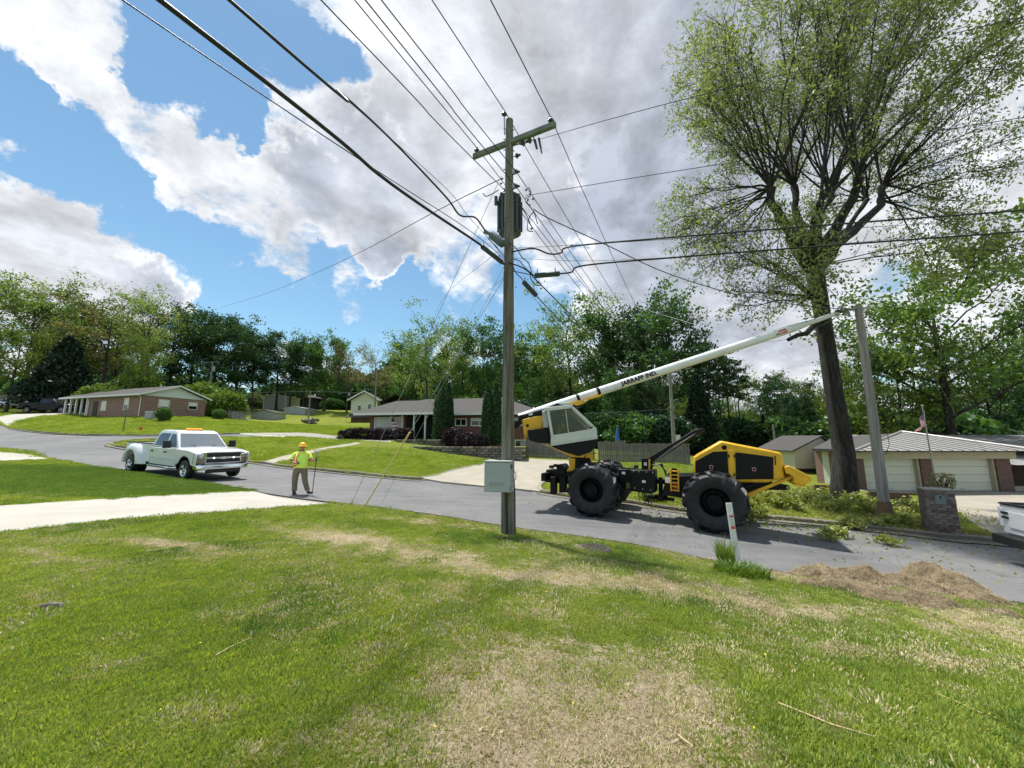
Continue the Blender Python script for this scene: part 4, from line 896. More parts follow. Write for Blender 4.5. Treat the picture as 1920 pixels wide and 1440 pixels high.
g = MB(); g.tube([(-.1, -.42, Hh), (-.1, -.08, Hh - .2), (-.1, -.08, -.3)], .045, 6); g.build('downpipe', 'trim_white', HA); g = MB(); g.tube([(-9.7, -.42, Hh), (-9.7, -.08, Hh - .2), (-9.7, -.08, -.1)], .045, 6); g.build('downpipe', 'trim_white', HA)
wall_window(HA, -7.2, .9, .8, 1.05, 0, '-y', (1, 2), blind=.95); wall_window(HA, -3.0, .9, .75, 1.3, 0, '-y', (1, 2), blind=.6)
wall_window(HA, 1.6, 1.25, 1.0, .85, 0, '+x', (1, 2), blind=.9); wall_window(HA, 4.7, 1.25, .9, .8, 0, '+x', (1, 2), blind=.5)
g = MB(); g.box((-8.4, -.03, 1.0), (.85, .06, 2.0)); g.build('door', 'dark_wall', HA)
g = MB(); g.box((-11.2, .5, .35), (.5, .5, .7)); g.box((-11.2, .75, .8), (.5, .06, .6)); g.build('porch_chair', 'trim_white', HA)
g = MB(); g.cyl((-4.2, D / 2 + .6, Hh + .9), (-4.2, D / 2 + .6, Hh + 1.9), .05); g.build('vent_pipe', 'trim_white', HA)

# ---- brick house with hip roof and porch, centre
Lc = Vector((P(664, 812, 33).x, 33.0, 0)); Rc = Vector((P(1003, 850, 30).x, 30.0, 0)); ux = (Rc - Lc).normalized(); LB = (Rc - Lc).length
ZB = 0.0
HB = empty('brick_house', (Lc.x, Lc.y, ZB), math.atan2(ux.y, ux.x), 'low red brick house with dark hip roof, porch and white triple window behind the cypresses', 'house')
EZ = 3.62; DB = 9.0
def lx(px):  # along the front wall from a picture column
    d = ray(px, 800); # solve Lc + s*ux on the ray
    k = d.x / d.y; s = (k * Lc.y - Lc.x) / (ux.x - k * ux.y); return s
X1, X2, X3, X4 = lx(690), lx(752), lx(818), LB
g = MB(); g.box(((0.9 + X2) / 2, .9 + 2, EZ / 2 - .4), (X2 - .9, 4.0, EZ + .8)); g.box((0.9 + (X4 - .9) / 2, 4.4 + 2.2, EZ / 2 - .4), (X4 - .9, 4.4, EZ + .8)); g.box(((X3 + X4) / 2, 1.2 + 1.7, EZ / 2 - .6), (X4 - X3, 3.4, EZ + 1.2)); g.build('wall', 'brick_red', HB)
g = MB(); g.box(((X2 + X3) / 2, 4.28, EZ / 2 + .6), (X3 - X2, .2, EZ - 1.2)); g.box((X2 + .04, 2.9, EZ / 2 + .6), (.06, 2.6, EZ - 1.2)); g.build('porch_wall', 'porch_teal', HB)
g = MB(); g.box(((X2 + X3) / 2, 2.3, 1.2), (X3 - X2 - .05, 3.6, .5)); g.build('porch_floor', 'concrete_gray', HB)
g = MB(); g.box((lx(806), 4.14, 2.35), (.95, .08, 1.8)); g.build('door', 'dark_wall', HB)
def hip(mb, x0, x1, y0, y1, z, h, rx0, rx1):
    ym = (y0 + y1) / 2; t = .16
    v = [(x0, y0, z), (x1, y0, z), (x1, y1, z), (x0, y1, z), (x0, y0, z + t), (x1, y0, z + t), (x1, y1, z + t), (x0, y1, z + t), (rx0, ym, z + h), (rx1, ym, z + h)]
    mb.add(v, [(3, 2, 1, 0), (0, 1, 5, 4), (1, 2, 6, 5), (2, 3, 7, 6), (3, 0, 4, 7), (4, 5, 9, 8), (5, 6, 9), (6, 7, 8, 9), (7, 4, 8)])
g = MB(); hip(g, 0.2, X4 + .6, .55, DB + .6, EZ, 1.85, 4.2, X4 - 3.6); rB = g.build('roof', 'shingles', HB)
g = MB(); g.box((lx(868), 7.4, EZ + 1.9), (.8, .6, 1.0)); g.build('chimney', 'brick_brown', rB)
g = MB(); hip(g, lx(672), lx(822), -.75, 5.5, EZ + .004, 1.45, lx(716), lx(782)); g.build('porch_roof', 'shingles', HB)
g = MB(); g.box(((lx(672) + lx(822)) / 2, -.77, EZ + .06), (lx(822) - lx(672) + .1, .05, .2)); g.box(((lx(822) + X4 + .6) / 2, .53, EZ + .06), (X4 + .6 - lx(822), .05, .2)); g.build('gutter', 'trim_white', HB)
for px in (751, 779, 800):
    g = MB(); xx = lx(px); g.box((xx, -.3 if px > 760 else .3, 2.5), (.12, .12, 2.25)); g.tube([(xx, -.3, 3.2), (xx + .25, -.3, 3.55)], .03, 4); g.build('porch_column', 'trim_white', HB)
xw = lx(694); ww = (lx(745) - xw)
wall_window(HB, xw, 1.92, ww, 1.45, .9, '-y', (3, 2), fw=.14, glassm='glass_blue', blind=.52)
wall_window(HB, lx(846), 2.75, lx(865) - lx(846), .5, 1.2, '-y', (2, 1), fw=.08); wall_window(HB, lx(877), 2.75, lx(905) - lx(877), .5, 1.2, '-y', (2, 1), fw=.10, blind=.35)
wall_window(HB, lx(962), 2.75, .8, .5, 1.2, '-y', (1, 1), fw=.08); wall_window(HB, lx(962), .85, .75, .6, 1.2, '-y', (1, 1), fw=.08)
g = MB(); g.tube([(X4 - .5, .62, EZ), (X4 - .5, 1.1, EZ - .3), (X4 - .5, 1.1, .15), (X4 - .9, .9, .1)], .045, 6); g.build('downpipe', 'trim_white', HB)
g = MB(); g.box((X4 - 1.1, 1.13, 1.0), (.5, .14, .7)); g.build('meter_box', 'box_gray', HB)
# small flag by the window
fl = empty('house_flag', HB.matrix_basis @ Vector((lx(737), .2, 3.4)), math.atan2(ux.y, ux.x), 'small striped flag hanging at the triple window of the brick house', 'flag')
g = MB(); g.cyl((0, .6, -.4), (0, -.3, .1), .02, n=6); g.build('flag_pole', 'steel', fl)
for i in range(7): g = MB(); g.box((.05 + .02 * i, -.2, -.15 - .14 * i), (.34, .02, .13)); g.build('stripe', 'flag_red' if i % 2 else 'flag_white', fl)
g = MB(); g.box((-.02, -.225, -.22), (.2, .015, .3)); g.build('canton', 'flag_blue', fl)

# ---- cream two-storey house behind
C0 = P(652, 800, 58); HC = empty('gabled_house', (C0.x, 58, 3.0), 0.12, 'cream two-storey house with grey gables behind the left end of the brick house', 'house')
g = MB(); g.box((2.0, 5, 3.3), (4.0, 8, 2.6)); g.build('wall', 'siding_cream', HC)
g = MB(); g.box((2.3, 4.5, .9), (3.9, 8.6, 2.2)); g.build('lower_wall', 'brick_red', HC)
def gableroof(mb, x0, x1, y0, y1, z, h, t=.12):
    xm = (x0 + x1) / 2
    v = [(x0, y0, z), (xm, y0, z + h), (x1, y0, z), (x0, y1, z), (xm, y1, z + h), (x1, y1, z)]; v += [(a, b, c + t) for a, b, c in v]
    mb.add(v, [(0, 3, 4, 1), (1, 4, 5, 2), (6, 7, 10, 9), (7, 8, 11, 10), (0, 1, 7, 6), (1, 2, 8, 7), (3, 9, 10, 4), (4, 10, 11, 5), (0, 6, 9, 3), (2, 5, 11, 8)])
g = MB(); g.prism([(0, 4.55), (4, 4.55), (2.0, 5.85)], 1.0, 1.1, 'xz'); g.build('gable', 'siding_cream', HC)
g = MB(); gableroof(g, -.5, 4.5, .5, 9.5, 4.45, 1.5); g.build('roof', 'shingles', HC)
g = MB(); gableroof(g, 4.0, 9.0, 2.2, 9.8, 4.4, 1.35); g.box((6.5, 5.5, 2.5), (4.4, 5, 4)); g.build('rear_wing', 'shingles', HC)
for s in (0, 1):
    g = MB(); xa = (-.5, 4.5)[s]; g.add([(xa, .45, 4.38), (2, .45, 5.9), (2, .45, 6.12), (xa, .45, 4.62), (xa, .5, 4.38), (2, .5, 5.9), (2, .5, 6.12), (xa, .5, 4.62)], [(0, 1, 2, 3), (4, 7, 6, 5), (0, 4, 5, 1), (3, 2, 6, 7)]); g.build('barge_board', 'trim_white', HC)
g = MB(); g.add([(-.3, -.6, 1.75), (4.6, -.6, 1.75), (4.2, 1, 2.35), (0, 1, 2.35), (-.3, -.6, 1.85), (4.6, -.6, 1.85), (4.2, 1, 2.45), (0, 1, 2.45)], [(0, 1, 2, 3), (4, 7, 6, 5), (0, 4, 5, 1), (1, 5, 6, 2), (0, 3, 7, 4)]); g.build('porch_roof', 'shingles', HC)
for xx in (-.2, 4.4): g = MB(); g.box((xx, -.5, .8), (.14, .14, 2.0)); g.build('post', 'trim_white', HC)
wall_window(HC, 1.05, 3.0, .45, .7, 1.0, '-y', (1, 2)); wall_window(HC, 2.6, 3.25, .45, .65, 1.0, '-y', (1, 2))

# ---- sheds on the slope
def shed(px0, px1, yb, yt, Y, roofh, wall, roof, label, name='shed', low=0.0, depth=3.0):
    a = P(px0, yb, Y); b_ = P(px1, yb, Y); w = b_.x - a.x; h = P(px0, yt, Y).z - a.z; z = min(zt(a.x, Y), a.z)
    r = empty(name, (a.x, Y, a.z), 0, label, 'shed')
    g = MB(); g.prism([(0, -.8), (w, -.8), (w, h), (w / 2, h + roofh), (0, h)], 0, depth, 'xz'); g.build('wall', wall, r)
    g = MB()
    for s in (0, 1):
        x0, x1 = (-.12, w / 2) if s == 0 else (w + .12, w / 2); z0, z1 = h - .03, h + roofh + .02
        g.add([(x0, -.12, z0), (x1, -.12, z1), (x1, depth + .1, z1), (x0, depth + .1, z0), (x0, -.12, z0 + .07), (x1, -.12, z1 + .07), (x1, depth + .1, z1 + .07), (x0, depth + .1, z0 + .07)], [(0, 1, 2, 3), (4, 7, 6, 5), (0, 4, 5, 1), (3, 2, 6, 7), (0, 3, 7, 4)])
    g.build('roof', roof, r); return r, w, h
r, w, h = shed(470, 514, 787, 774, 60, .45, 'shed_gray', 'gravel_roof', 'pale blue-grey shed with brown roof nearest on the slope')
g = MB(); g.box((w * .45, -.02, h * .42), (.95, .05, h * .8)); g.build('door', 'shed_gray', r)
r, w, h = shed(493, 535, 769, 743, 76, .35, 'shed_panel', 'trim_white', 'tall beige metal shed with white edges on the slope', depth=5)
for xx in (0, w): g = MB(); g.box((xx, -.03, h / 2 - .2), (.1, .06, h + .2)); g.build('corner_trim', 'trim_white', r)
r, w, h = shed(532, 572, 777, 766, 68, .35, 'shed_gray', 'trim_white', 'low white arched shed right of the tall beige one', depth=4)
r = empty('far_house', P(534, 762, 88), 0, 'dark roofed house half hidden behind the beige shed', 'house')
g = MB(); g.box((3, 2, .7), (7, 5, 2.4)); g.build('wall', 'dark_wall', r); g = MB(); hip(g, -1, 7.2, -.8, 5.5, 1.9, 1.0, 1.5, 4.8); g.build('roof', 'gravel_roof', r)
# stump pile, hydrant-red cap, pipes on the slope
g = MB(); rs_ = random.Random(3)
for i in range(16): c = (rs_.uniform(-.9, .9), rs_.uniform(-.4, .4), rs_.uniform(0, .45)); g.box(c, (rs_.uniform(.3, .8), rs_.uniform(.3, .6), rs_.uniform(.2, .5)), M4=Euler((rs_.random(), rs_.random(), rs_.random() * 3)).to_matrix().to_4x4())
q = P(583, 794, 55); o = g.build('rubble_pile', 'stone_pile', None, loc=(q.x, q.y, zt(q.x, q.y) + .1)); tag(o, 'small dark heap of stumps and stones on the grassy slope', 'rubble', kind='stuff')
# chain link fence
def chain_fence(px0, px1, Y, lab):
    a = P(px0, 780, Y); b_ = P(px1, 780, Y); r = empty('chain_link_fence', (a.x, Y, zt(a.x, Y)), 0, lab, 'fence'); L_ = b_.x - a.x; k = 6
    for i in range(k + 1): x = L_ * i / k; z = zt(a.x + x, Y) - zt(a.x, Y); g = MB(); g.cyl((x, 0, z - .1), (x, 0, z + 1.15), .035, n=6); g.build('post', 'steel', r)
    g = MB(); g.tube([(L_ * i / k, 0, zt(a.x + L_ * i / k, Y) - zt(a.x, Y) + 1.13) for i in range(k + 1)], .02, 5)
    g.build('rail', 'steel', r); g = MB(); n = 60
    for i in range(n):
        for s in (-1, 1):
            x0 = L_ * i / n; x1 = x0 + s * 1.0; 
            if 0 <= x1 <= L_: z = zt(a.x + x0, Y) - zt(a.x, Y); g.tube([(x0, 0, z + .05), (x1, 0, z + 1.1)], .006, 3, cap=False)
    o = g.build('wire_mesh', 'steel', r); o['kind'] = 'stuff'
chain_fence(420, 470, 52, 'low chain link fence between the round bush and the grey shed')

# ---- garages on the right
gy0 = 21.0
GL = P(1612, 921, gy0); GR = P(1895, 921, gy0); zg = P(1740, 921, 21).z
HD = empty('garage_house', (0, gy0, zg), 0, 'brown brick double garage house with cream doors and grey metal hip roof', 'house')
def gx_(px, py, y=gy0): return P(px, py, y).x
eh = P(1700, 847, gy0).z - zg   # eave height above the drive
xs = {k: gx_(px, 905) for k, px in dict(a=1607, b=1622, c=1729, d=1751, e=1871, f=1898).items()}
doorh = P(1680, 860, gy0).z - zg
g = MB()
for a_, b_ in (('a', 'b'), ('c', 'd'), ('e', 'f')): g = MB(); g.box(((xs[a_] + xs[b_]) / 2, .1, eh / 2 - .3), (xs[b_] - xs[a_], .35, eh + .6)); g.build('brick_pier', 'brick_brown', HD)
g = MB(); g.box(((xs['a'] + xs['f']) / 2, .35, eh / 2 - .3), (xs['f'] - xs['a'] - .1, .12, eh + .55)); g.build('wall', 'brick_brown', HD)
g = MB(); g.box(((xs['a'] + xs['f']) / 2 + .05, -.12, (eh + doorh) / 2 + .02), (xs['f'] - xs['a'] + .3, .2, eh - doorh + .02)); g.build('fascia', 'fascia_tan', HD)
for a_, b_, lab in (('b', 'c', 'left garage door'), ('d', 'e', 'right garage door')):
    x0, x1 = xs[a_] + .1, xs[b_] - .1; dr = MB(); dr.box(((x0 + x1) / 2, .26, doorh / 2), (x1 - x0, .03, doorh)); dd = dr.build('garage_door', 'door_cream', HD)
    for i in range(4): q = MB(); hh_ = doorh / 4; q.box(((x0 + x1) / 2, .225, hh_ * (i + .5)), (x1 - x0, .04, hh_ - .014)); q.build('panel', 'door_cream', dd, bevel=.006)
    q = MB(); q.box(((x0 + x1) / 2, .20, .1), (.25, .03, .04)); q.build('handle', 'steel', dd)
    for xx in (x0 - .05, x1 + .05): q = MB(); q.box((xx, .12, doorh / 2), (.1, .22, doorh)); q.build('door_frame', 'fascia_tan', HD)
wl = gx_(1528, 905, 23.5)
# metal hip roof: separate standing seam panels on the front slope
ex0, ex1 = gx_(1606, 850) - .75, gx_(1905, 848) + .3; ey = -.75
apx = gx_(1690, 812, gy0 + 4.6); apz = P(1690, 811, gy0 + 4.6).z - zg; hz = eh + .05
rt = Vector((ex1, ey, hz)); ap = Vector((apx, 4.6, apz))
g = MB(); g.add([(ex0, ey, hz - .03), (ex1, ey, hz - .03), (ex1 + .2, 9.5, hz - .03), (wl + 6.2, 9.5, hz - .03), tuple(ap - Vector((0, 0, .05)))], [(0, 1, 4), (1, 2, 4), (2, 3, 4), (3, 0, 4), (3, 2, 1, 0)]); rD = g.build('roof', 'gravel_roof', HD)
lf = Vector((ex0, ey, hz))
npan = 17
def slope_pt(x, t):  # x along eave, t up the slope, clipped by the hips
    return Vector((x, ey + (ap.y - ey) * t, hz + (ap.z - hz) * t))
for i in range(npan):
    xa = ex0 + (ex1 - ex0) * i / npan; xb = ex0 + (ex1 - ex0) * (i + 1) / npan
    def tmax(x): return max(.0, min((x - ex0) / (ap.x - ex0), (ex1 - x) / (ex1 - ap.x), 1))
    ta, tb = tmax(xa), tmax(xb); ps = [slope_pt(xa + .02, 0), slope_pt(xb - .02, 0), slope_pt(xb - .02, tb)]
    if xa < ap.x < xb: ps.append(ap.copy())
    ps.append(slope_pt(xa + .02, ta)); ps = [p for j, p in enumerate(ps) if j == 0 or (p - ps[j - 1]).length > .01]
    nrm = Vector((0, -(ap.z - hz), ap.y - ey)).normalized(); v = [p + nrm * .01 for p in ps] + [p + nrm * .035 for p in ps]; k = len(ps)
    q = MB(); q.add(v, [tuple(range(k)), tuple(reversed(range(k, 2 * k)))] + [(j, j + k, (j + 1) % k + k, (j + 1) % k) for j in range(k)]); q.build('roof_panel', 'metal_roof', rD)
    if i: q = MB(); q.tube([slope_pt(xa, 0) + nrm * .05, slope_pt(xa, ta) + nrm * .05], .032, 4); q.build('seam', 'seam_dark', rD)
for a_, b_ in ((lf, ap), (Vector((ex1, ey, hz)), ap)):
    q = MB(); q.tube([a_ + Vector((0, 0, .06)), b_ + Vector((0, 0, .08))], .07, 6); q.build('ridge_cap', 'metal_roof', rD)
# left wing under dark roof
g = MB(); g.add([(wl, 2.3, -.5), (xs['a'] + .1, .2, -.5), (xs['a'] + 5, 8, -.5), (wl + 4.8, 8, -.5), (wl, 2.3, eh), (xs['a'] + .1, .2, eh), (xs['a'] + 5, 8, eh), (wl + 4.8, 8, eh)], [(0, 1, 5, 4), (1, 2, 6, 5), (2, 3, 7, 6), (3, 0, 4, 7), (4, 5, 6, 7)]); g.build('side_wall', 'brick_pink', HD)
g = MB(); g.add([(wl - .8, 1.4, eh - .02), (ex0 + .4, -.6, eh - .02), (ap.x, ap.y, ap.z - .12), (wl + 5.6, 8.0, eh - .02), (wl - .8, 1.4, eh + .14), (ex0 + .4, -.6, eh + .14), (ap.x, ap.y, ap.z - .02), (wl + 3.6, 5.0, eh + .8), (wl + 5.6, 8.0, eh + .14), (ap.x + 3, 9.3, eh)], [(4, 5, 6, 7), (4, 7, 8), (0, 1, 5, 4), (0, 4, 8, 3), (7, 6, 9, 8), (0, 3, 1)]); g.build('side_roof', 'gravel_roof', HD)
def onw(t, z, off=.03): 
    p = Vector((wl, 2.3, 0)).lerp(Vector((xs['a'] + .1, .2, 0)), t); n_ = Vector((-(2.1), -(xs['a'] + .1 - wl), 0)).normalized(); return (p + n_ * off)
g = MB(); a_ = onw(.22, 0); b2 = onw(.40, 0); a3 = onw(.22, 0, -.05); b3 = onw(.40, 0, -.05); g.add([(a_.x, a_.y, .1), (b2.x, b2.y, .1), (b2.x, b2.y, 2.1), (a_.x, a_.y, 2.1), (a3.x, a3.y, .1), (b3.x, b3.y, .1), (b3.x, b3.y, 2.1), (a3.x, a3.y, 2.1)], [(0, 1, 2, 3), (0, 4, 5, 1), (3, 2, 6, 7), (0, 3, 7, 4), (1, 5, 6, 2)]); g.build('side_door', 'door_cream', HD)
# right wing set back, its metal roof and dark porch
x0, x1 = xs['f'] + .2, xs['f'] + 12
g = MB(); g.box(((x0 + x1) / 2, 4.0, eh / 2 - .2), (x1 - x0, .3, eh + .4)); g.build('wing_wall', 'brick_brown', HD)
g = MB(); ridge = P(1920, 818, gy0 + 7).z - zg; g.add([(x0 - 4.5, 1.6, eh - .05), (x1, 1.6, eh - .05), (x1, 7.5, ridge), (x0 - 3.5, 7.5, ridge), (x0 - 4.5, 1.6, eh + .05), (x1, 1.6, eh + .05), (x1, 7.5, ridge + .1), (x0 - 3.5, 7.5, ridge + .1)], [(3, 2, 1, 0), (4, 5, 6, 7), (0, 1, 5, 4), (1, 2, 6, 5), (2, 3, 7, 6), (3, 0, 4, 7)]); wr = g.build('wing_roof', 'metal_roof', HD)
for i in range(16): xx = x0 - 3.2 + i * .8; q = MB(); q.tube([(xx, 1.6, eh + .08), (xx, 7.5, ridge + .13)], .032, 4); q.build('seam', 'seam_dark', wr)
g = MB(); g.add([(x0 - .2, .5, eh - .75), (x1, .5, eh - .75), (x1, 2.6, eh - .15), (x0 - .2, 2.6, eh - .15)], [(0, 1, 2, 3)]); g.build('porch_roof', 'metal_roof', HD)
wall_window(HD, x0 + .9, .7, 1.5, 1.3, 3.85, '-y', (2, 2)); g = MB(); g.box((x0 + 3.2, 3.82, 1.05), (.95, .06, 2.1)); g.build('front_door', 'dark_wall', HD)
g = MB(); g.box((x0 + 4, .3, .1), (8, .3, .25)); g.build('step', 'concrete_tan', HD)

# cream shed left of the garage
s0 = P(1492, 884, 26.5); S = empty('cream_shed', (s0.x, 26.5, zt(s0.x, 26.5) - .1), 0, 'cream clapboard shed with grey roof left of the garage house', 'shed')
w_ = gx_(1575, 860, 26.5) - s0.x; hS = P(1500, 846, 26.5).z - S.location.z
g = MB(); g.prism([(0, .35), (w_, .35), (w_, hS), (w_ * .62, hS + .95), (0, hS)], 0, 3.6, 'xz'); g.build('wall', 'siding_boards', S)
g = MB()
for a_, b_ in (((-.25, hS - .05), (w_ * .62, hS + 1.0)), ((w_ + .2, hS - .05), (w_ * .62, hS + 1.0))):
    g.add([(a_[0], -.2, a_[1]), (b_[0], -.2, b_[1]), (b_[0], 3.8, b_[1]), (a_[0], 3.8, a_[1]), (a_[0], -.2, a_[1] + .09), (b_[0], -.2, b_[1] + .09), (b_[0], 3.8, b_[1] + .09), (a_[0], 3.8, a_[1] + .09)], [(0, 1, 2, 3), (4, 7, 6, 5), (0, 4, 5, 1), (3, 2, 6, 7), (0, 3, 7, 4)])
g.build('roof', 'shingles', S); g = MB(); g.box((w_ / 2, 1.8, .1), (w_ - .2, 3.2, .6)); g.build('base', 'dark_wall', S)
for i in range(4): g = MB(); g.box((w_ * .8, -.35 - .25 * i, .42 - .13 * i), (1.1, .28, .04)); g.build('step', 'fence_wood', S)
# low brick edging walls by the tree and behind the pole
for (pxa, pxb, py, Yw, lab) in [(1522, 1566, 909, 20.8, 'low brown brick edging beside the side door of the garage house'), (1625, 1690, 936, 17.5, 'low brick planter edge before the left garage door')]:
    a_ = P(pxa, py, Yw); b_ = P(pxb, py, Yw); g = MB(); r = empty('brick_edging', (a_.x, Yw, zt(a_.x, Yw)), math.atan2(-.5, b_.x - a_.x), lab, 'edging wall')
    Lw = b_.x - a_.x; n_ = max(3, int(Lw / .22)); bm_ = MB(); bm_.box((0, 0, 0), (.205, .1, .07)); me_ = bm_.mesh('brick', 'brick_brown')
    for j in range(4):
        for i in range(n_): link('brick', me_, r, (.11 + i * .215 + (.1 if j % 2 else 0), random.uniform(-.004, .004), .03 + j * .078))

# ---- board fence behind the machine
fa = P(1122, 866, 27.2); fb = P(1296, 868, 26.2); FN = empty('board_fence', (fa.x, fa.y, zt(fa.x, fa.y)), math.atan2(fb.y - fa.y, fb.x - fa.x), 'weathered grey dog-eared board fence behind the machine', 'fence')
Lf = (fb - fa).length; g = MB(); nb_ = int(Lf / .15); rr_ = random.Random(4)
hf0 = P(1122, 825, 27.2).z - FN.location.z; 
for i in range(nb_):
    x = i * .15 + .07; h = (hf0 if x < 1.9 else hf0 - .22) + rr_.uniform(-.05, .05) - .0 * x; y = rr_.uniform(-.008, .008); w = .068
    zb = zt(fa.x + x, 27) - FN.location.z - .05; v = []
    for yy in (y - .01, y + .01): v += [(x - w, yy, zb), (x + w, yy, zb), (x + w, yy, zb + h - .06), (x + w * .4, yy, zb + h), (x - w * .4, yy, zb + h), (x - w, yy, zb + h - .06)]
    g.add(v, [(0, 1, 2, 3, 4, 5), (11, 10, 9, 8, 7, 6)] + [(j, j + 6, (j + 1) % 6 + 6, (j + 1) % 6) for j in range(6)])
o = g.build('picket', 'fence_wood', FN); o['kind'] = 'stuff'
g = MB(); g.box((Lf / 2, .04, .4), (Lf, .05, .09)); g.box((Lf / 2, .04, 1.2), (Lf, .05, .09)); g.build('rail', 'fence_wood', FN)
fa2 = P(985, 866, 28.6); FN2 = empty('board_fence', (fa2.x, 28.6, .05), -.12, 'darker run of board fence between the brick house and the machine cab', 'fence'); Lf2 = fa.x - fa2.x + .1; g = MB()
for i in range(int(Lf2 / .15)): x = i * .15 + .07; g.box((x, rr_.uniform(-.01, .01), .85), (.135, .02, 1.75 + rr_.uniform(-.04, .04)))
o = g.build('picket', 'fence_wood', FN2); o['kind'] = 'stuff'; g = MB(); g.box((Lf2 / 2, .04, .5), (Lf2, .05, .09)); g.box((Lf2 / 2, .04, 1.3), (Lf2, .05, .09)); g.build('rail', 'fence_wood', FN2)
q = P(1158, 826, 28.5); g = MB(); g.lathe([(.02, 1.1), (.12, .6), (.2, .0), (.17, -.02)], 8); o = g.build('closed_umbrella', 'blue_tarp', None, loc=(q.x, 28.5, q.z)); 
tag(o, 'folded blue garden umbrella sticking up behind the board fence', 'umbrella'); g = MB(); g.cyl((0, 0, -1.7), (0, 0, 1.15), .025, n=6); g.build('pole', 'steel', o)
# dark fence far left
q = P(0, 760, 64); r = empty('wood_fence', (q.x - 8, 64, zt(q.x, 64)), 0, 'long dark board fence under the trees at the far left', 'fence')
for i in range(14): g = MB(); g.box((i * 1.83 + .9, 0, .8), (1.79, .05, 1.9)); g.build('fence_panel', 'fence_wood', r)

# ---- retaining walls of separate blocks on the lawn before the brick house
def block_wall(path, ztop, rows, bw, bh, lab, name='retaining_wall'):
    p = dens(path, .05, False); P3 = [Vector(q) for q in p]; s = [0]
    for i in range(1, len(P3)): s.append(s[-1] + (P3[i] - P3[i - 1]).length)
    r = empty(name, (P3[0].x, P3[0].y, ztop), 0, lab, 'wall'); mes_ = []
    for tint in ('block_a', 'block_b', 'block_c'): bm_ = MB(); bm_.add([(-bw / 2 + .012, .11, -bh / 2 + .01), (bw / 2 - .012, .11, -bh / 2 + .01), (bw / 2 - .012, .11, bh / 2 - .01), (-bw / 2 + .012, .11, bh / 2 - .01), (-bw / 2 + .012, -.08, -bh / 2 + .01), (bw / 2 - .012, -.08, -bh / 2 + .01), (bw / 2 - .012, -.08, bh / 2 - .01), (-bw / 2 + .012, -.08, bh / 2 - .01), (-bw * .3, -.135, -bh / 2 + .02), (bw * .28, -.125, -bh / 2 + .02), (bw * .3, -.12, bh / 2 - .025), (-bw * .27, -.13, bh / 2 - .02)], [(0, 1, 2, 3), (0, 4, 5, 1), (1, 5, 6, 2), (2, 6, 7, 3), (3, 7, 4, 0), (4, 8, 9, 5), (5, 9, 10, 6), (6, 10, 11, 7), (7, 11, 8, 4), (8, 11, 10, 9)]); mes_.append(bm_.mesh('block', tint))
    rr = random.Random(8)
    for j in range(rows):
        d = (bw / 2 if j % 2 else 0)
        while d < s[-1]:
            i = min(range(len(s)), key=lambda k: abs(s[k] - d)); t = (P3[min(i + 2, len(P3) - 1)] - P3[max(i - 2, 0)]).normalized(); q = P3[i]; z = -bh * (j + .5)
            if ztop + z + bh / 2 > zt(q.x, q.y) - .05:
                o = link('block', rr.choice(mes_), r, (q.x - P3[0].x, q.y - P3[0].y + rr.uniform(-.015, .015), z), (0, 0, math.atan2(t.y, t.x)))
            d += bw
    return r
wp = [tuple(P(765, 840, 27.6)[:2]), tuple(P(800, 845, 26.6)[:2]), tuple(P(860, 850, 26.1)[:2]), tuple(P(945, 860, 25.9)[:2]), tuple(P(985, 860, 26.0)[:2])]
block_wall(wp, 1.08, 6, .42, .17, 'long curved grey block retaining wall along the lawn left of the utility pole')
wp2 = [tuple(P(748, 826, 29.4)[:2]), tuple(P(790, 826, 29.0)[:2]), tuple(P(862, 826, 28.7)[:2])]
block_wall(wp2, 1.55, 4, .42, .17, 'upper short block wall beneath the porch of the brick house')
def terrace(name, front, back, z, mat):
    path = front + back[::-1]; g = MB(); k = len(path); g.add([(x, y, z) for x, y in path] + [(x, y, z - 1.4) for x, y in path], [tuple(range(k))] + [(i, i + k, (i + 1) % k + k, (i + 1) % k) for i in range(k)]); o = g.build(name, mat); tag(o, kind='structure'); return o
terrace('terrace', [(x, y + .08) for x, y in wp], [(wp[0][0] + .1, 29.2), (wp[-1][0] + .2, 29.2)], 1.04, 'lawn'); terrace('upper_terrace', [(x, y + .08) for x, y in wp2], [(wp2[0][0], 33.5), (wp2[-1][0] + 1.0, 33.0)], 1.5, 'lawn')
g = MB(); o = empty('rain_barrel', (P(885, 828, 27.2).x, 27.3, 1.04), 0, 'small grey post between two purple bushes on the terrace', 'post'); g.box((0, 0, .3), (.25, .2, .6), top=(.8, .8)); g.build('body', 'concrete_gray', o); g = MB(); g.box((0, 0, .63), (.24, .2, .05)); g.build('cap', 'trim_white', o); o.name = 'garden_post'
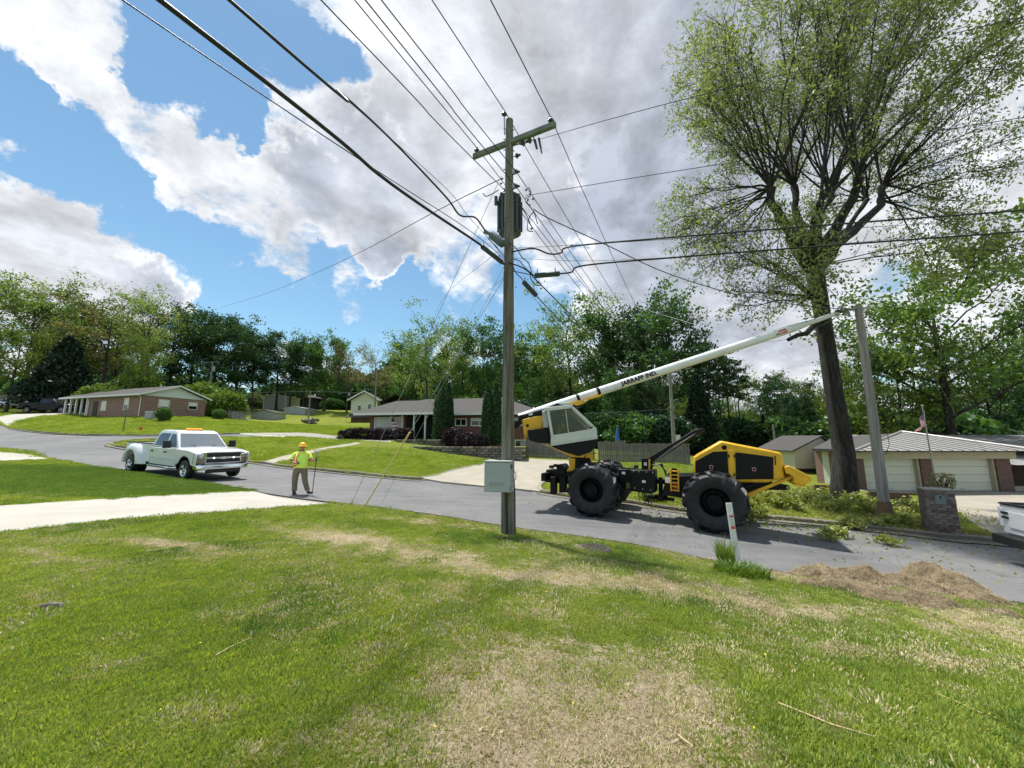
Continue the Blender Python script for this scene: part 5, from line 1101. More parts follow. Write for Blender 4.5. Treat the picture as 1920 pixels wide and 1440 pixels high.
# ------------------------------------------------------------------ pickups
def wheel(parent, x, y, r, w, side, dual=False, rim='chrome', name='wheel'):
    wh = empty(name, (x, y, r)); wh.parent = parent
    rot = Matrix.Rotation(R(90), 4, 'X')
    def tyre(yy):
        g = MB(); m4 = Matrix.Translation((0, yy, 0)) @ rot
        g.lathe([(r * .56, -w / 2 * .9), (r * .80, -w / 2), (r * .95, -w / 2 * .85), (r, -w / 2 * .6), (r, w / 2 * .6), (r * .95, w / 2 * .85), (r * .80, w / 2), (r * .56, w / 2 * .9)], 28, m4, True); return g
    g = tyre(0); g.build('tyre', 'rubber', wh, True)
    if dual: g = tyre(-side * (w + .06)); g.build('inner_tyre', 'rubber', wh, True)
    g = MB(); s = side; m4 = rot
    prof = [(0.001, .02), (r * .12, .03), (r * .16, .10 if dual is False else .04), (r * .22, .10), (r * .26, -.02 if dual else .05), (r * .5, -.06 if dual else .02), (r * .56, w / 2 * .9), (r * .60, w / 2 * .95)]
    g.lathe([(a, -s * b) for a, b in prof], 28, m4); g.build('rim', rim, wh, True)
    g = MB()
    for k in range(8): a = k * math.pi / 4 + .3; g.cyl((math.cos(a) * r * .40, s * (-.03 if dual else .03), math.sin(a) * r * .40), (math.cos(a) * r * .40, s * (.0 if dual else .045), math.sin(a) * r * .40), r * .055, n=8)
    g.build('hand_holes', 'hub_black', wh); return wh
def body_loft(stations, name, mat, parent, bevel=0.0):
    """stations: list of (x, [(y,z)...]) half sections from bottom to top, mirrored"""
    g = MB(); V = []; F = []; k = len(stations[0][1])
    for x, sec in stations:
        full = [(x, y, z) for y, z in sec] + [(x, -y, z) for y, z in reversed(sec)]; V += full
    m_ = 2 * k
    for i in range(len(stations) - 1):
        for j in range(m_): j2 = (j + 1) % m_; F.append((i * m_ + j, i * m_ + j2, (i + 1) * m_ + j2, (i + 1) * m_ + j))
    F.append(tuple(range(m_))); F.append(tuple(reversed([(len(stations) - 1) * m_ + j for j in range(m_)])))
    g.add(V, F); return g.build(name, mat, parent, bevel > 0, bevel=bevel)
def arch_side(g, x0, x1, zlo, ztop, cx, r, y, yin, wz):
    """flat side panel with a wheel arch cut from it"""
    n = 14; top = []; 
    pts = [(x0, zlo), (cx - r, zlo)] if cx - r > x0 else [(x0, zlo)]
    for i in range(n + 1):
        a = math.pi - math.pi * i / n; px_ = cx + r * math.cos(a); pz = max(zlo, wz + r * math.sin(a))
        if x0 < px_ < x1: pts.append((px_, pz))
    pts += [(x1, zlo), (x1, ztop), (x0, ztop)]
    return pts
def pickup(label, loc, rz, colr='white_paint', dually=True, name='pickup_truck', lights=True, group=None, tailmarks=False, pitch=0.0, roll=0.0):
    t = empty(name, loc, rz, label, 'pickup truck', group); t.rotation_euler = (roll, pitch, rz)
    FX, RX, WR = 1.98, -2.24, .40     # axles
    HW = .98
    zb, zh = .52, 1.12
    # lower body side panels with arches (front fender+doors, bed)
    def panel(poly, y0, y1, nm, mat, bev=.02, lab=None):
        for s in (-1, 1):
            g = MB(); g.prism(poly, s * y0, s * y1, 'xz'); o = g.build(nm, mat, t, bevel=bev)
    def archpts(cx, r, x0, x1, zlo):
        return [(x, z) for x, z in [(cx + r * math.cos(math.pi - math.pi * i / 14), .42 + r * math.sin(math.pi - math.pi * i / 14)) for i in range(15)] if x0 < x < x1 and z > zlo]
    fend = [(1.30, .55)] + archpts(FX, .53, 1.30, 2.6, .55) + [(2.56, .60), (2.80, .62), (2.84, 1.02), (2.78, 1.11), (2.2, 1.19), (1.30, 1.21)]
    panel(fend, HW - .06, HW, 'front_fender', colr, .025)
    for i, (x0, x1) in enumerate(((.24, 1.29), (-.88, .23))):
        for s in (-1, 1):
            g = MB(); g.prism([(x0, .50), (x1, .50), (x1, 1.20), (x0, 1.20)], s * (HW - .08), s * (HW - .005), 'xz'); d = g.build('door', colr, t, bevel=.02)
            g = MB(); g.box((x0 + .16, s * (HW + .012), 1.04), (.20, .04, .055)); g.build('handle', 'black_plastic', d, bevel=.01)
            g = MB(); g.box(((x0 + x1) / 2, s * (HW + .002), .80), (x1 - x0 - .04, .022, .07)); g.build('side_moulding', colr, d, bevel=.008)
    bed = [(-.92, .54), (RX + .55, .54)] + list(reversed(archpts(RX, .55, -3.4, -1, .55))) + [(-2.95, .56), (-3.30, .58), (-3.33, 1.30), (-.92, 1.30)]
    panel(bed, HW - .12, HW - .02, 'bed_side', colr, .03)
    if dually:   # flared rear fenders
        for s in (-1, 1):
            g = MB(); n = 16; V = []; F = []
            for i in range(n + 1):
                a = math.pi * i / n; cx = RX + math.cos(a) * .56; cz = .44 + math.sin(a) * .56; cx2 = RX + math.cos(a) * .78; cz2 = .44 + math.sin(a) * .74; cx3 = RX + math.cos(a) * .95; cz3 = .46 + math.sin(a) * .80
                cu = lambda k: (RX + math.cos(a) * k, .44 + math.sin(a) * (k if k < .6 else .56 + (k - .56) * .8)); V += [(cx, s * .9, cz)] + [(cu(k)[0], s * (HW + yy), min(cu(k)[1], 1.27)) for k, yy in ((.56, .165), (.60, .19), (.72, .185), (.84, .14), (.95, .06), (1.03, -.03))]
            for i in range(n):
                for j in range(6): F.append((7 * i + j, 7 * i + j + 1, 7 * i + 8 + j, 7 * i + 7 + j))
            g.add(V, F); g.build('rear_fender', colr, t, True)
    # floor, bulkhead, tailgate, bed lip
    g = MB(); g.box((-2.1, 0, .72), (2.4, 1.7, .08)); g.box((-.95, 0, 1.0), (.06, 1.8, .6)); g.build('bed_floor', colr, t)
    g = MB(); g.box((-3.31, 0, .98), (.07, 1.84, .62)); tg = g.build('tailgate', colr, t, bevel=.02)
    g = MB(); g.box((-3.355, 0, .98), (.03, 1.5, .36)); g.build('tailgate_recess', colr, tg, bevel=.015); g = MB(); g.box((-3.375, 0, 1.17), (.03, .26, .09)); g.build('tailgate_handle', 'black_plastic', tg, bevel=.01)
    if tailmarks:
        for zz in (1.12, 1.02):
            for yy in (.78, -.6): g = MB(); g.box((-3.372, yy, zz), (.03, .17, .05)); g.build('tailgate_badge', 'black_plastic', tg, bevel=.008)
    for s in (-1, 1):
        g = MB(); g.box((-2.12, s * (HW - .09), 1.32), (2.4, .13, .035)); g.build('bed_rail', 'black_plastic', t, bevel=.01)
        g = MB(); g.box((-3.32, s * (HW - .07), 1.02), (.08, .12, .42)); g.build('tail_light', colr if tailmarks else 'red_plastic', t, bevel=.015)
    g = MB(); g.box((-3.32, 0, 1.315), (.09, 1.84, .03)); g.build('tailgate_cap', 'black_plastic', tg)
    g = MB(); g.box((-3.45, 0, .55), (.22, 1.9, .2)); g.build('rear_bumper', 'chrome' if dually else 'black_plastic', t, bevel=.03)
    # hood, cowl
    body_loft([(1.18, [(.90, .9), (.965, 1.16), (.86, 1.25), (.0, 1.28)]), (1.9, [(.90, .9), (.965, 1.15), (.84, 1.245), (.55, 1.25), (.0, 1.275)][:3] + [(.0, 1.275)]), (2.5, [(.88, .9), (.955, 1.12), (.80, 1.21), (0, 1.235)]), (2.74, [(.84, .9), (.93, 1.08), (.78, 1.17), (0, 1.19)]), (2.82, [(.80, .9), (.86, 1.05), (.74, 1.12), (0, 1.14)])], 'hood', colr, t, .015)
    # cab: lower tub and greenhouse
    g = MB(); g.box((.2, 0, .78), (2.2, 1.78, .72)); g.box((1.9, 0, .72), (1.6, 1.2, .5)); g.build('tub', 'black_paint', t)
    gh = [(1.30, 1.20), (.66, 1.86), (.42, 1.93), (-.55, 1.94), (-.82, 1.88), (-.93, 1.22)]
    def ghy(z): return HW - .06 - (z - 1.2) / .7 * .20
    g = MB(); k = len(gh); V = [(x, ghy(z), z) for x, z in gh] + [(x, -ghy(z), z) for x, z in gh]
    g.add(V, [tuple(range(k)), tuple(reversed(range(k, 2 * k)))] + [(i, i + k, (i + 1) % k + k, (i + 1) % k) for i in range(k)]); g.build('cab_shell', colr, t, bevel=.035)
    def sidewin(poly, nm):
        for s in (-1, 1):
            g = MB(); V = [(x, s * (ghy(z) + .004), z) for x, z in poly] + [(x, s * (ghy(z) - .03), z) for x, z in poly]; kk = len(poly)
            g.add(V, [tuple(range(kk))] + [(i, i + kk, (i + 1) % kk + kk, (i + 1) % kk) for i in range(kk)]); g.build(nm, 'glass_dark', t)
    sidewin([(.26, 1.25), (1.12, 1.25), (.98, 1.42), (.60, 1.77), (.26, 1.80)], 'side_window'); sidewin([(-.80, 1.27), (.16, 1.25), (.16, 1.80), (-.62, 1.80), (-.74, 1.70)], 'side_window')
    def quad(nm, a, b, mat, off):   # across the cab between two profile points
        (x0, z0), (x1, z1) = a, b; n_ = Vector((z1 - z0, 0, x0 - x1)).normalized() * off
        if n_.x * (1 if x0 > 0 else -1) < 0: n_ = -n_
        y0, y1 = ghy(z0) - .07, ghy(z1) - .07; g = MB()
        V = [Vector((x0, -y0, z0)) + n_, Vector((x0, y0, z0)) + n_, Vector((x1, y1, z1)) + n_, Vector((x1, -y1, z1)) + n_]
        V += [v - n_ * 2 for v in V]; g.add(V, [(0, 1, 2, 3), (0, 4, 5, 1), (2, 6, 7, 3), (1, 5, 6, 2), (0, 3, 7, 4)]); g.build(nm, mat, t)
    quad('windshield', (1.249, 1.253), (.711, 1.807), 'windscreen' if colr == 'white_paint' else 'glass_dark', .006); quad('rear_window', (-.92, 1.28), (-.833, 1.80), 'glass_dark', .006)
    for s in (-1, 1):
        g = MB(); g.tube([(1.27, s * .3, 1.27), (1.20, s * .05 + .3 * s, 1.31), (1.12, s * .62, 1.37)], .012, 5); g.build('wiper', 'black_plastic', t)
        g = MB(); g.box((1.02, s * (HW + .22), 1.38), (.14, .24, .30)); g.tube([(1.05, s * (HW - .05), 1.30), (1.03, s * (HW + .15), 1.32)], .03, 6); g.tube([(1.05, s * (HW - .05), 1.42), (1.03, s * (HW + .15), 1.42)], .03, 6); g.build('mirror', 'black_plastic', t, bevel=.02)
    # front end
    g = MB(); g.box((2.77, 0, .90), (.12, 1.28, .44)); g.build('grille', 'black_plastic', t); gr = t.children[-1]
    for zz, hh in ((1.115, .04), (.90, .065), (.70, .035)): g = MB(); g.box((2.815, 0, zz), (.05, 1.28, hh)); g.build('grille_bar', 'chrome' if colr == 'white_paint' else 'black_plastic', gr, bevel=.01)
    for s in (-1, 1): g = MB(); g.box((2.815, s * .635, .9), (.05, .03, .4)); g.build('grille_bar', 'chrome' if colr == 'white_paint' else 'black_plastic', gr)
    # bow-tie shaped emblem
    g = MB(); g.prism([(-.17, .865), (-.055, .865), (-.045, .845), (.055, .845), (.045, .865), (.17, .865), (.155, .925), (.055, .925), (.045, .945), (-.055, .945), (-.045, .925), (-.155, .925)], 2.84, 2.858, 'yz'); g.build('emblem', 'sticker_white' if colr == 'white_paint' else 'steel', gr)
    if lights:
        for s in (-1, 1): g = MB(); g.cyl((2.835, s * .36, .9), (2.85, s * .36, .9), .035, n=12); g.build('strobe', 'lamp_on', gr)
    for s in (-1, 1):
        g = MB(); g.add([(2.875, s * .66, .68), (2.855, s * .66, 1.10), (2.66, s * .992, 1.09), (2.68, s * .998, .70), (2.70, s * .62, .72), (2.70, s * .62, 1.06), (2.5, s * .93, 1.06), (2.5, s * .93, .72)], [(0, 1, 2, 3), (4, 7, 6, 5), (1, 5, 6, 2), (0, 3, 7, 4), (2, 6, 7, 3), (0, 4, 5, 1)]); g.build('headlight', 'headlamp', t, bevel=.01); hl = t.children[-1]; g = MB(); g.box((2.87, s * .74, .98), (.02, .12, .12), rz=-s * .35); g.build('lens', 'chrome', hl, bevel=.01); g = MB(); g.box((2.80, s * .90, .80), (.02, .09, .12), rz=-s * .5); g.build('turn_signal', 'amber_lens', hl)
    body_loft([(2.66, [(.98, .48), (1.0, .66), (.9, .69), (0, .69)]), (2.86, [(.93, .44), (.95, .62), (.85, .66), (0, .66)]), (2.95, [(.72, .44), (.74, .58), (.7, .62), (0, .62)])], 'front_bumper', 'chrome' if colr == 'white_paint' else 'black_plastic', t, .02)
    g = MB(); g.box((2.88, 0, .40), (.16, 1.2, .16)); g.build('air_dam', 'black_plastic', t, bevel=.02)
    for s in (-1, 1):
        g = MB(); g.tube([(-.9, s * .9, .45), (-.85, s * (HW + .04), .43), (1.2, s * (HW + .04), .43), (1.25, s * .9, .45)], .045, 8); g.build('side_step', 'chrome' if colr == 'white_paint' else 'black_plastic', t, True)
    g = MB(); g.box((-.3, 0, .5), (5.6, .9, .16)); g.cyl((FX, -.85, .4), (FX, .85, .4), .06, n=8); g.cyl((RX, -.85, .4), (RX, .85, .4), .07, n=8); g.build('chassis', 'black_paint', t)
    for s in (-1, 1):
        for cx, rr in ((FX, .52), (RX, .54)):
            g = MB(); n = 12; V = []; F = []
            for i in range(n + 1): a = math.pi * i / n; V += [(cx + rr * math.cos(a), s * .55, .42 + rr * math.sin(a)), (cx + rr * math.cos(a), s * (HW - .07), .42 + rr * math.sin(a))]
            for i in range(n): F.append((2 * i, 2 * i + 1, 2 * i + 3, 2 * i + 2))
            g.add(V, F); g.build('wheel_well', 'black_paint', t)
        wheel(t, FX, s * (HW - .14), WR, .25, s, False, 'chrome' if colr == 'white_paint' else 'steel'); wheel(t, RX, s * (HW + (.04 if dually else -.14)), WR, .23, s, dually, 'chrome' if colr == 'white_paint' else 'steel')
    if lights:
        lb = MB(); lb.box((.25, 0, 1.952), (.18, .56, .04)); l_ = lb.build('light_bar', 'black_plastic', t)
        for i in range(5): g = MB(); g.box((.25, -.22 + .11 * i, 1.998), (.16, .10, .055)); g.build('beacon', 'amber', l_, bevel=.015)
        g = MB(); g.box((-.85, .75, 1.62), (.1, .12, .35)); g.cyl((-.98, .7, 1.5), (-.98, .7, 1.78), .07, n=8); g.build('rear_work_light', 'black_plastic', t)
    return t
fa_ = onground(-12.9, 15.15); rb_ = onground(-16.9, 17.1)
dirv = Vector((fa_.x - rb_.x, fa_.y - rb_.y, fa_.z - rb_.z)); hd = math.atan2(dirv.y, dirv.x); nrm = Vector((-math.sin(hd), math.cos(hd)))
# near-side wheels (the truck's right) sit on the two contact points; the middle line is one half track further away
mid = (Vector((fa_.x, fa_.y)) + Vector((rb_.x, rb_.y))) / 2 + nrm * .95
tr_len = math.hypot(dirv.x, dirv.y); mid2 = mid + Vector((math.cos(hd), math.sin(hd))) * 0.13
pickup('white four-door dual-wheel pickup truck with lit amber beacon bar on its roof, behind the worker', (mid2.x, mid2.y, zt(mid2.x, mid2.y) - .065), hd, pitch=-math.atan2(dirv.z, tr_len))
q = G(98, 777); q = Vector((P(98, 776, 50).x, 50, 0)); pickup('black pickup truck parked in the drive left of the brick ranch house', (q.x, q.y, zt(q.x, q.y) + .02), .06, 'dark_truck_paint', False, lights=False)
# white pickup cut by the right edge, seen from behind
hd2 = R(-18); c0 = Vector((P(1886, 1000, 8.9).x, 8.9, 0)); off_ = Matrix.Rotation(hd2, 3, 'Z') @ Vector((3.33, -.9, 0)); c1 = c0 + off_
pickup('white pickup truck whose tailgate enters at the right edge of the picture', (c1.x, c1.y, zt(c0.x + .8, c0.y - .6) - .07), hd2, 'white_paint', False, lights=False, tailmarks=True)
# white car at the far left edge
def sedan(label, loc, rz):
    t = empty('parked_car', loc, rz, label, 'car')
    body_loft([(-2.3, [(.7, .35), (.82, .55), (.78, .85), (0, .9)]), (-1.6, [(.82, .25), (.9, .6), (.84, .95), (0, .98)]), (1.2, [(.82, .25), (.9, .6), (.84, .90), (0, .95)]), (2.2, [(.7, .3), (.8, .5), (.72, .68), (0, .72)])], 'body', 'white_paint', t, .04)
    body_loft([(-1.7, [(.7, .9), (.68, .95), (0, .97)]), (-.9, [(.76, .9), (.6, 1.38), (0, 1.42)]), (.2, [(.76, .9), (.6, 1.40), (0, 1.44)]), (1.15, [(.7, .9), (.66, .93), (0, .95)])], 'cabin', 'glass_dark', t, .03)
    g = MB(); g.box((-.35, 0, 1.43), (1.2, 1.1, .04)); g.build('roof', 'white_paint', t, bevel=.02)
    for x in (-1.4, 1.35):
        for s in (-1, 1): wheel(t, x, s * .8, .32, .2, s, False, 'steel')
    for s in (-1, 1): g = MB(); g.box((2.15, s * .55, .6), (.08, .3, .12)); g.build('headlight', 'lens_clear', t)
q = P(-2, 757, 58); sedan('white car at the far left edge under the trees', (q.x, 58, zt(q.x, 58)), 0.05)
# ------------------------------------------------------------------ tree trimming machine
wr_ = onground(5.34, 10.3, -.07); wl_ = onground(2.45, 11.8, -.07)      # contact points of the two near wheels
u2 = Vector((wl_.x - wr_.x, wl_.y - wr_.y, 0)).normalized(); n2 = Vector((-u2.y, u2.x, 0))   # n2 points to the camera side
WB = math.hypot(wl_.x - wr_.x, wl_.y - wr_.y); TR = .95
mo = (wr_ + wl_) / 2 - n2 * TR; mo.z = (wr_.z + wl_.z) / 2
MC = empty('tree_trimming_machine', mo, math.atan2(u2.y, u2.x), 'yellow and black four-wheeled tree trimming machine with long raised white boom', 'machine')
tilt = math.atan2(wl_.z - wr_.z, WB); MC.rotation_euler = (0, -tilt, math.atan2(u2.y, u2.x))
bpy.context.view_layer.update()
MW = MC.matrix_world.copy(); MI = MW.inverted()
def ML(px, py, yl):
    """local (x, z) of a picture point on the machine's vertical plane y = yl"""
    o_ = MI @ Vector((0, 0, CAMZ)); d_ = (MI.to_3x3() @ ray(px, py)); t = (yl - o_.y) / d_.y; q = o_ + d_ * t; return (q.x, q.z)
WRAD, WWID = .79, .74
def big_wheel(x, s):
    wh = empty('wheel', (x, s * TR, WRAD)); wh.parent = MC; wh.rotation_euler = (0, random.uniform(0, 1), 0)
    rot = Matrix.Rotation(R(90), 4, 'X'); w = WWID; r = WRAD - .075
    g = MB(); g.lathe([(r * .50, -w * .36), (r * .62, -w * .46), (r * .78, -w * .5), (r * .92, -w * .47), (r * .985, -w * .38), (r, -w * .2), (r, w * .2), (r * .985, w * .38), (r * .92, w * .47), (r * .78, w * .5), (r * .62, w * .46), (r * .50, w * .36)], 48, rot, True); g.build('tyre', 'rubber', wh, True)
    g = MB(); nl = 13
    for k in range(nl):
        for sd in (-1, 1):
            V = []; a0 = 2 * math.pi * (k + (.5 if sd > 0 else 0)) / nl
            for j in range(7):   # chevron lug sweeping from the centre line over the shoulder and down the sidewall
                t = j / 6; yy = sd * (.01 + t * (w * .54)) if j < 6 else sd * w * .515
                rr = [r, r, r, r * .995, r * .97, r * .89, r * .72][j]; hh = [.06, .075, .08, .08, .075, .06, .03][j]
                a = a0 + t * .30; da = .085 - .012 * t
                for aa, h_ in ((a - da, -.02), (a - da * .75, hh), (a + da * .75, hh), (a + da, -.02)): V.append(((rr + h_) * math.cos(aa), yy, (rr + h_) * math.sin(aa)))
            F = [(4 * j + q, 4 * j + q + 1, 4 * j + q + 5, 4 * j + q + 4) for j in range(6) for q in range(3)] + [(0, 1, 2, 3), (24, 27, 26, 25)]
            g.add(V, F)
    o = g.build('tread_lugs', 'rubber', wh, True); o['kind'] = 'stuff'
    g = MB(); q = -s; g.lathe([(r * .50, q * w * .36), (r * .47, q * w * .2), (r * .42, q * w * .12), (r * .30, q * w * .14), (r * .26, q * w * .32), (r * .10, q * w * .34), (.001, q * w * .34)], 32, rot); g.build('rim', 'hub_black', wh, True)
    g = MB()
    for k in range(10): a = k * .628; g.cyl((math.cos(a) * r * .36, s * w * .12, math.sin(a) * r * .36), (math.cos(a) * r * .36, s * w * .19, math.sin(a) * r * .36), .022, n=6)
    g.build('wheel_nuts', 'hub_black', wh)['kind'] = 'stuff'
for x in (WB / 2, -WB / 2):
    for s in (1, -1): big_wheel(x, s)
def MPR(pix, yface, y0, y1, nm, mat, parent=None, bevel=0.012, lab=None):
    """prism whose outline is read on the near plane yface and spans y0..y1"""
    g = MB(); g.prism([ML(px, py, yface) for px, py in pix], y0, y1, 'xz'); o = g.build(nm, mat, parent or MC, bevel=bevel)
    if lab: o['label'] = lab
    return o
# front half frame
x_l = ML(1024, 880, .35)[0]; zc = ML(1100, 905, .4)[1]
g = MB(); g.box(((x_l + .1) / 2 + .35, 0, .98), (x_l - .75, .62, .42)); g.build('front_frame', 'black_paint', MC, bevel=.02)
g = MB(); g.box((x_l - .06, 0, .98), (.16, 1.5, .26)); g.box((x_l - .35, .5, .72), (.2, .2, .55)); bp_ = g.build('bumper', 'black_paint', MC, bevel=.02)
MPR([(1050, 893), (1062, 893), (1062, 923), (1050, 923)], .35, .25, .45, 'stabilizer_leg', 'black_paint')
xw1 = ML(1052, 874, .2)[0]; g = MB(); g.cyl((xw1, -.25, 1.28), (xw1, .3, 1.28), .13, n=16); g.box((xw1, 0, 1.15), (.36, .75, .12)); g.build('winch', 'black_paint', MC, True)
for px, py in ((1034, 875), (1042, 873)): xx, zz = ML(px, py, .3); g = MB(); g.box((xx, .3, zz), (.14, .16, .1)); g.build('work_lamp', 'black_plastic', MC, bevel=.02)
for x in (WB / 2, -WB / 2): g = MB(); g.cyl((x, -TR, WRAD), (x, TR, WRAD), .15, n=12); g.box((x, 0, WRAD), (.4, .5, .4)); g.build('axle', 'black_paint', MC)
# middle: tank box, pivot, rear frame
MPR([(1181, 881), (1228, 882), (1229, 924), (1216, 926), (1182, 921)], .62, .05, .62, 'tank', 'black_paint', bevel=.03)
MPR([(1160, 880), (1183, 880), (1183, 905), (1160, 905)], .45, -.3, .45, 'control_box', 'black_paint', bevel=.02)
for px, py in ((1169, 887), (1207, 903)): xx, zz = ML(px, py, .64); g = MB(); g.box((xx, .63, zz), (.10, .01, .07)); g.build('label_plate', 'sticker_white', MC)
g = MB(); xa, za_ = ML(1238, 905, .1); 
for zz in (.55, 1.02): g.cyl((xa, 0, zz), (xa, 0, zz + .12), .19, n=16); g.box((xa, 0, zz + .03), (.75, .22, .07))
g.cyl((xa, 0, .5), (xa, 0, 1.2), .06, n=10); g.build('articulation_joint', 'black_paint', MC)
MPR([(1247, 892), (1320, 892), (1320, 934), (1290, 936), (1240, 928), (1247, 905)], .55, -.5, .55, 'rear_frame', 'black_paint', bevel=.02)
g = MB(); 
for k in range(3):
    a = ML(1196 + 8 * k, 925, .35); b_ = ML(1200 + 8 * k, 940 + 2 * k, .35); c_ = ML(1218 + 3 * k, 925, .35); g.tube([(a[0], .35, a[1]), (b_[0], .33, b_[1] - .02), ((b_[0] + c_[0]) / 2, .34, b_[1] - .05), (c_[0], .35, c_[1])], .011, 5)
for k in range(4):
    a = ML(1222 + 4 * k, 872, .2); b_ = ML(1250, 884 + 4 * k, .2); g.tube([(a[0], .2 + .03 * k, a[1]), ((a[0] + b_[0]) / 2, .24, a[1] + .06), (b_[0], .25, b_[1])], .014, 5)
g.build('hoses', 'black_plastic', MC)['kind'] = 'stuff'
xx, zz = ML(1252, 900, .57); g = MB(); g.box((xx, .56, zz), (.14, .012, .17)); g.build('warning_plate', 'sticker_white', MC)
# ladder
lo = [ML(1257.5, 878, .66), ML(1271.5, 879, .66), ML(1271.5, 922, .66), ML(1258.5, 921, .66)]
xL0, zL0 = lo[0]; xL1 = lo[1][0]; zb_ = lo[2][1]; wd = abs(xL1 - xL0)
LD = empty('ladder', (0, 0, 0)); LD.parent = MC
for xx in (xL0, xL1): g = MB(); g.box((xx, .64, (zL0 + zb_) / 2), (.035, .12, zL0 - zb_)); g.build('rail', 'yellow_paint', LD, bevel=.005)
for k in range(6): g = MB(); g.box(((xL0 + xL1) / 2, .64, zb_ + (zL0 - zb_) * (k + .3) / 6), (wd, .12, .03)); g.build('rung', 'yellow_paint', LD)
for k, mm in ((0, 'red_plastic'), (1, 'red_plastic')): g = MB(); g.box(((xL0 + xL1) / 2, .60, zb_ + (zL0 - zb_) * (k + .8) / 6), (wd * .6, .03, .07)); g.build('reflector', mm, LD)
g = MB(); g.box(((xL0 + xL1) / 2, .57, (zL0 + zb_) / 2), (wd, .02, zL0 - zb_)); g.build('back_plate', 'black_paint', LD)
# loader arm rising behind the ladder
MPR([(1203, 859), (1220, 860), (1220, 884), (1203, 884)], .15, -.12, .15, 'arm_base', 'black_paint')
MPR([(1216, 861), (1219, 861), (1219, 884), (1216, 884)], .17, .152, .165, 'arm_stripe', 'yellow_paint', bevel=0)
MPR([(1210, 862), (1217, 858), (1302, 806), (1319, 802), (1322, 807), (1303, 818), (1228, 866), (1220, 884), (1210, 884)], .06, -.10, .10, 'support_arm', 'black_paint', bevel=.015)
xx, zz = ML(1210, 870, .16); g = MB(); g.box((xx, .157, zz), (.08, .01, .1)); g.build('arm_label', 'sticker_white', MC)
g = MB()
for k in range(3): a = ML(1224, 868, .08); b_ = ML(1262, 838, .08); c_ = ML(1306, 812, .08); g.tube([(a[0], .12 + .02 * k, a[1]), (b_[0], .13 + .02 * k, b_[1] - .03 * k), (c_[0], .12 + .02 * k, c_[1])], .011, 5)
g.build('arm_hoses', 'black_plastic', MC)['kind'] = 'stuff'
for px, py in ((1188, 884), (1198, 884.5), (1212, 885), (1224, 886), (1190, 915), (1205, 917), (1220, 919)): xx, zz = ML(px, py, .63); g = MB(); g.cyl((xx, .61, zz), (xx, .635, zz), .018, n=8); g.build('bolt', 'steel', MC)
xx, zz = ML(1193, 878, .4); g = MB(); g.cyl((xx, .4, zz), (xx, .4, zz + .09), .07, n=12); g.build('tank_cap', 'black_plastic', MC); xx, zz = ML(1156, 876, .35); g = MB(); g.cyl((xx, .2, zz), (xx, .2, zz + .05), .16, n=18); g.build('reservoir', 'black_plastic', MC)
# hood: yellow shell with two dark panels
HY = .62
out_ = [(1299.5, 857), (1352, 826.5), (1463, 848), (1468, 854), (1471, 897), (1440, 905), (1400, 905), (1340, 905), (1301, 891)]
MPR(out_, HY, -HY, HY, 'hood', 'yellow_paint', bevel=.05)
def panel_on(pix, nm, mat, t=.02): 
    g = MB(); g.prism([ML(px, py, HY + .01) for px, py in pix], HY - .02, HY + t, 'xz'); return g.build(nm, mat, MC, bevel=.008)
panel_on([(1303.5, 865), (1337, 847), (1364, 846), (1366, 892), (1304, 891)], 'engine_grille', 'black_paint', .012)
panel_on([(1378.5, 848.5), (1386, 848.5), (1450, 857), (1450.5, 898.5), (1380, 899)], 'engine_door', 'black_paint', .018)
panel_on([(1366, 844), (1377, 844.5), (1377, 897), (1367, 892)], 'hood_post', 'yellow_paint', .03)
for py in (855, 890):
    for px in (1366.5, 1377): xx, zz = ML(px, py, HY + .04); g = MB(); g.cyl((xx, HY + .035, zz - .04), (xx, HY + .035, zz + .04), .018, n=8); g.build('hinge', 'black_plastic', MC)
xx, zz = ML(1358, 839, HY); g = MB(); g.cyl((xx, HY - .05, zz), (xx, HY + .012, zz), .062, n=20); g.build('filler_hole', 'hub_black', MC)
xx, zz = ML(1453.5, 863, HY); g = MB(); g.box((xx, HY + .01, zz), (.025, .03, .24)); g.build('door_handle', 'black_plastic', MC, bevel=.006)
for px, py in ((1333.5, 875.5), (1413.8, 880)):
    xx, zz = ML(px, py, HY + .03); g = MB(); g.box((xx, HY + .025, zz), (.085, .012, .085)); st = g.build('warning_sticker', 'sticker_white', MC)
    g = MB(); g.box((xx, HY + .032, zz), (.075, .006, .075)); g.build('sticker_border', 'sticker_red', st); g = MB(); g.box((xx, HY + .037, zz), (.05, .006, .05)); g.build('sticker_centre', 'black_paint', st)
MPR([(1380, 899), (1450, 899), (1445, 912), (1410, 925), (1380, 925)], .45, -.45, .45, 'underframe', 'black_paint')
# push blade with arms
for s in (1, -1):
    g = MB(); g.prism([ML(1399, 934, .55), ML(1402, 925, .55), ML(1487, 890.5, .55), ML(1489, 896, .55), ML(1404, 932, .55)], s * .43, s * .55, 'xz'); g.build('blade_arm', 'yellow_paint', MC, bevel=.012)
    g = MB(); a = ML(1398, 914, .45); b_ = ML(1429, 901, .45); c_ = ML(1446, 908, .45); g.cyl((a[0], s * .5, a[1]), (b_[0], s * .5, b_[1]), .065, n=12); g.cyl((b_[0], s * .5, b_[1]), (c_[0] - .05, s * .5, c_[1]), .035, n=10); g.build('blade_cylinder', 'black_paint', MC)
BY = 1.0
bl = [(1471, 875), (1479, 873), (1500, 883), (1523.5, 895), (1520, 903), (1505, 911), (1498, 906), (1487, 906), (1489, 896), (1480, 889), (1474, 888)]
g = MB(); g.prism([ML(a, b_, .70) for a, b_ in bl], -BY, .70, 'xz'); bl_ = g.build('push_blade', 'yellow_paint', MC, bevel=.015)
tz = ML(1490, 907, .7)
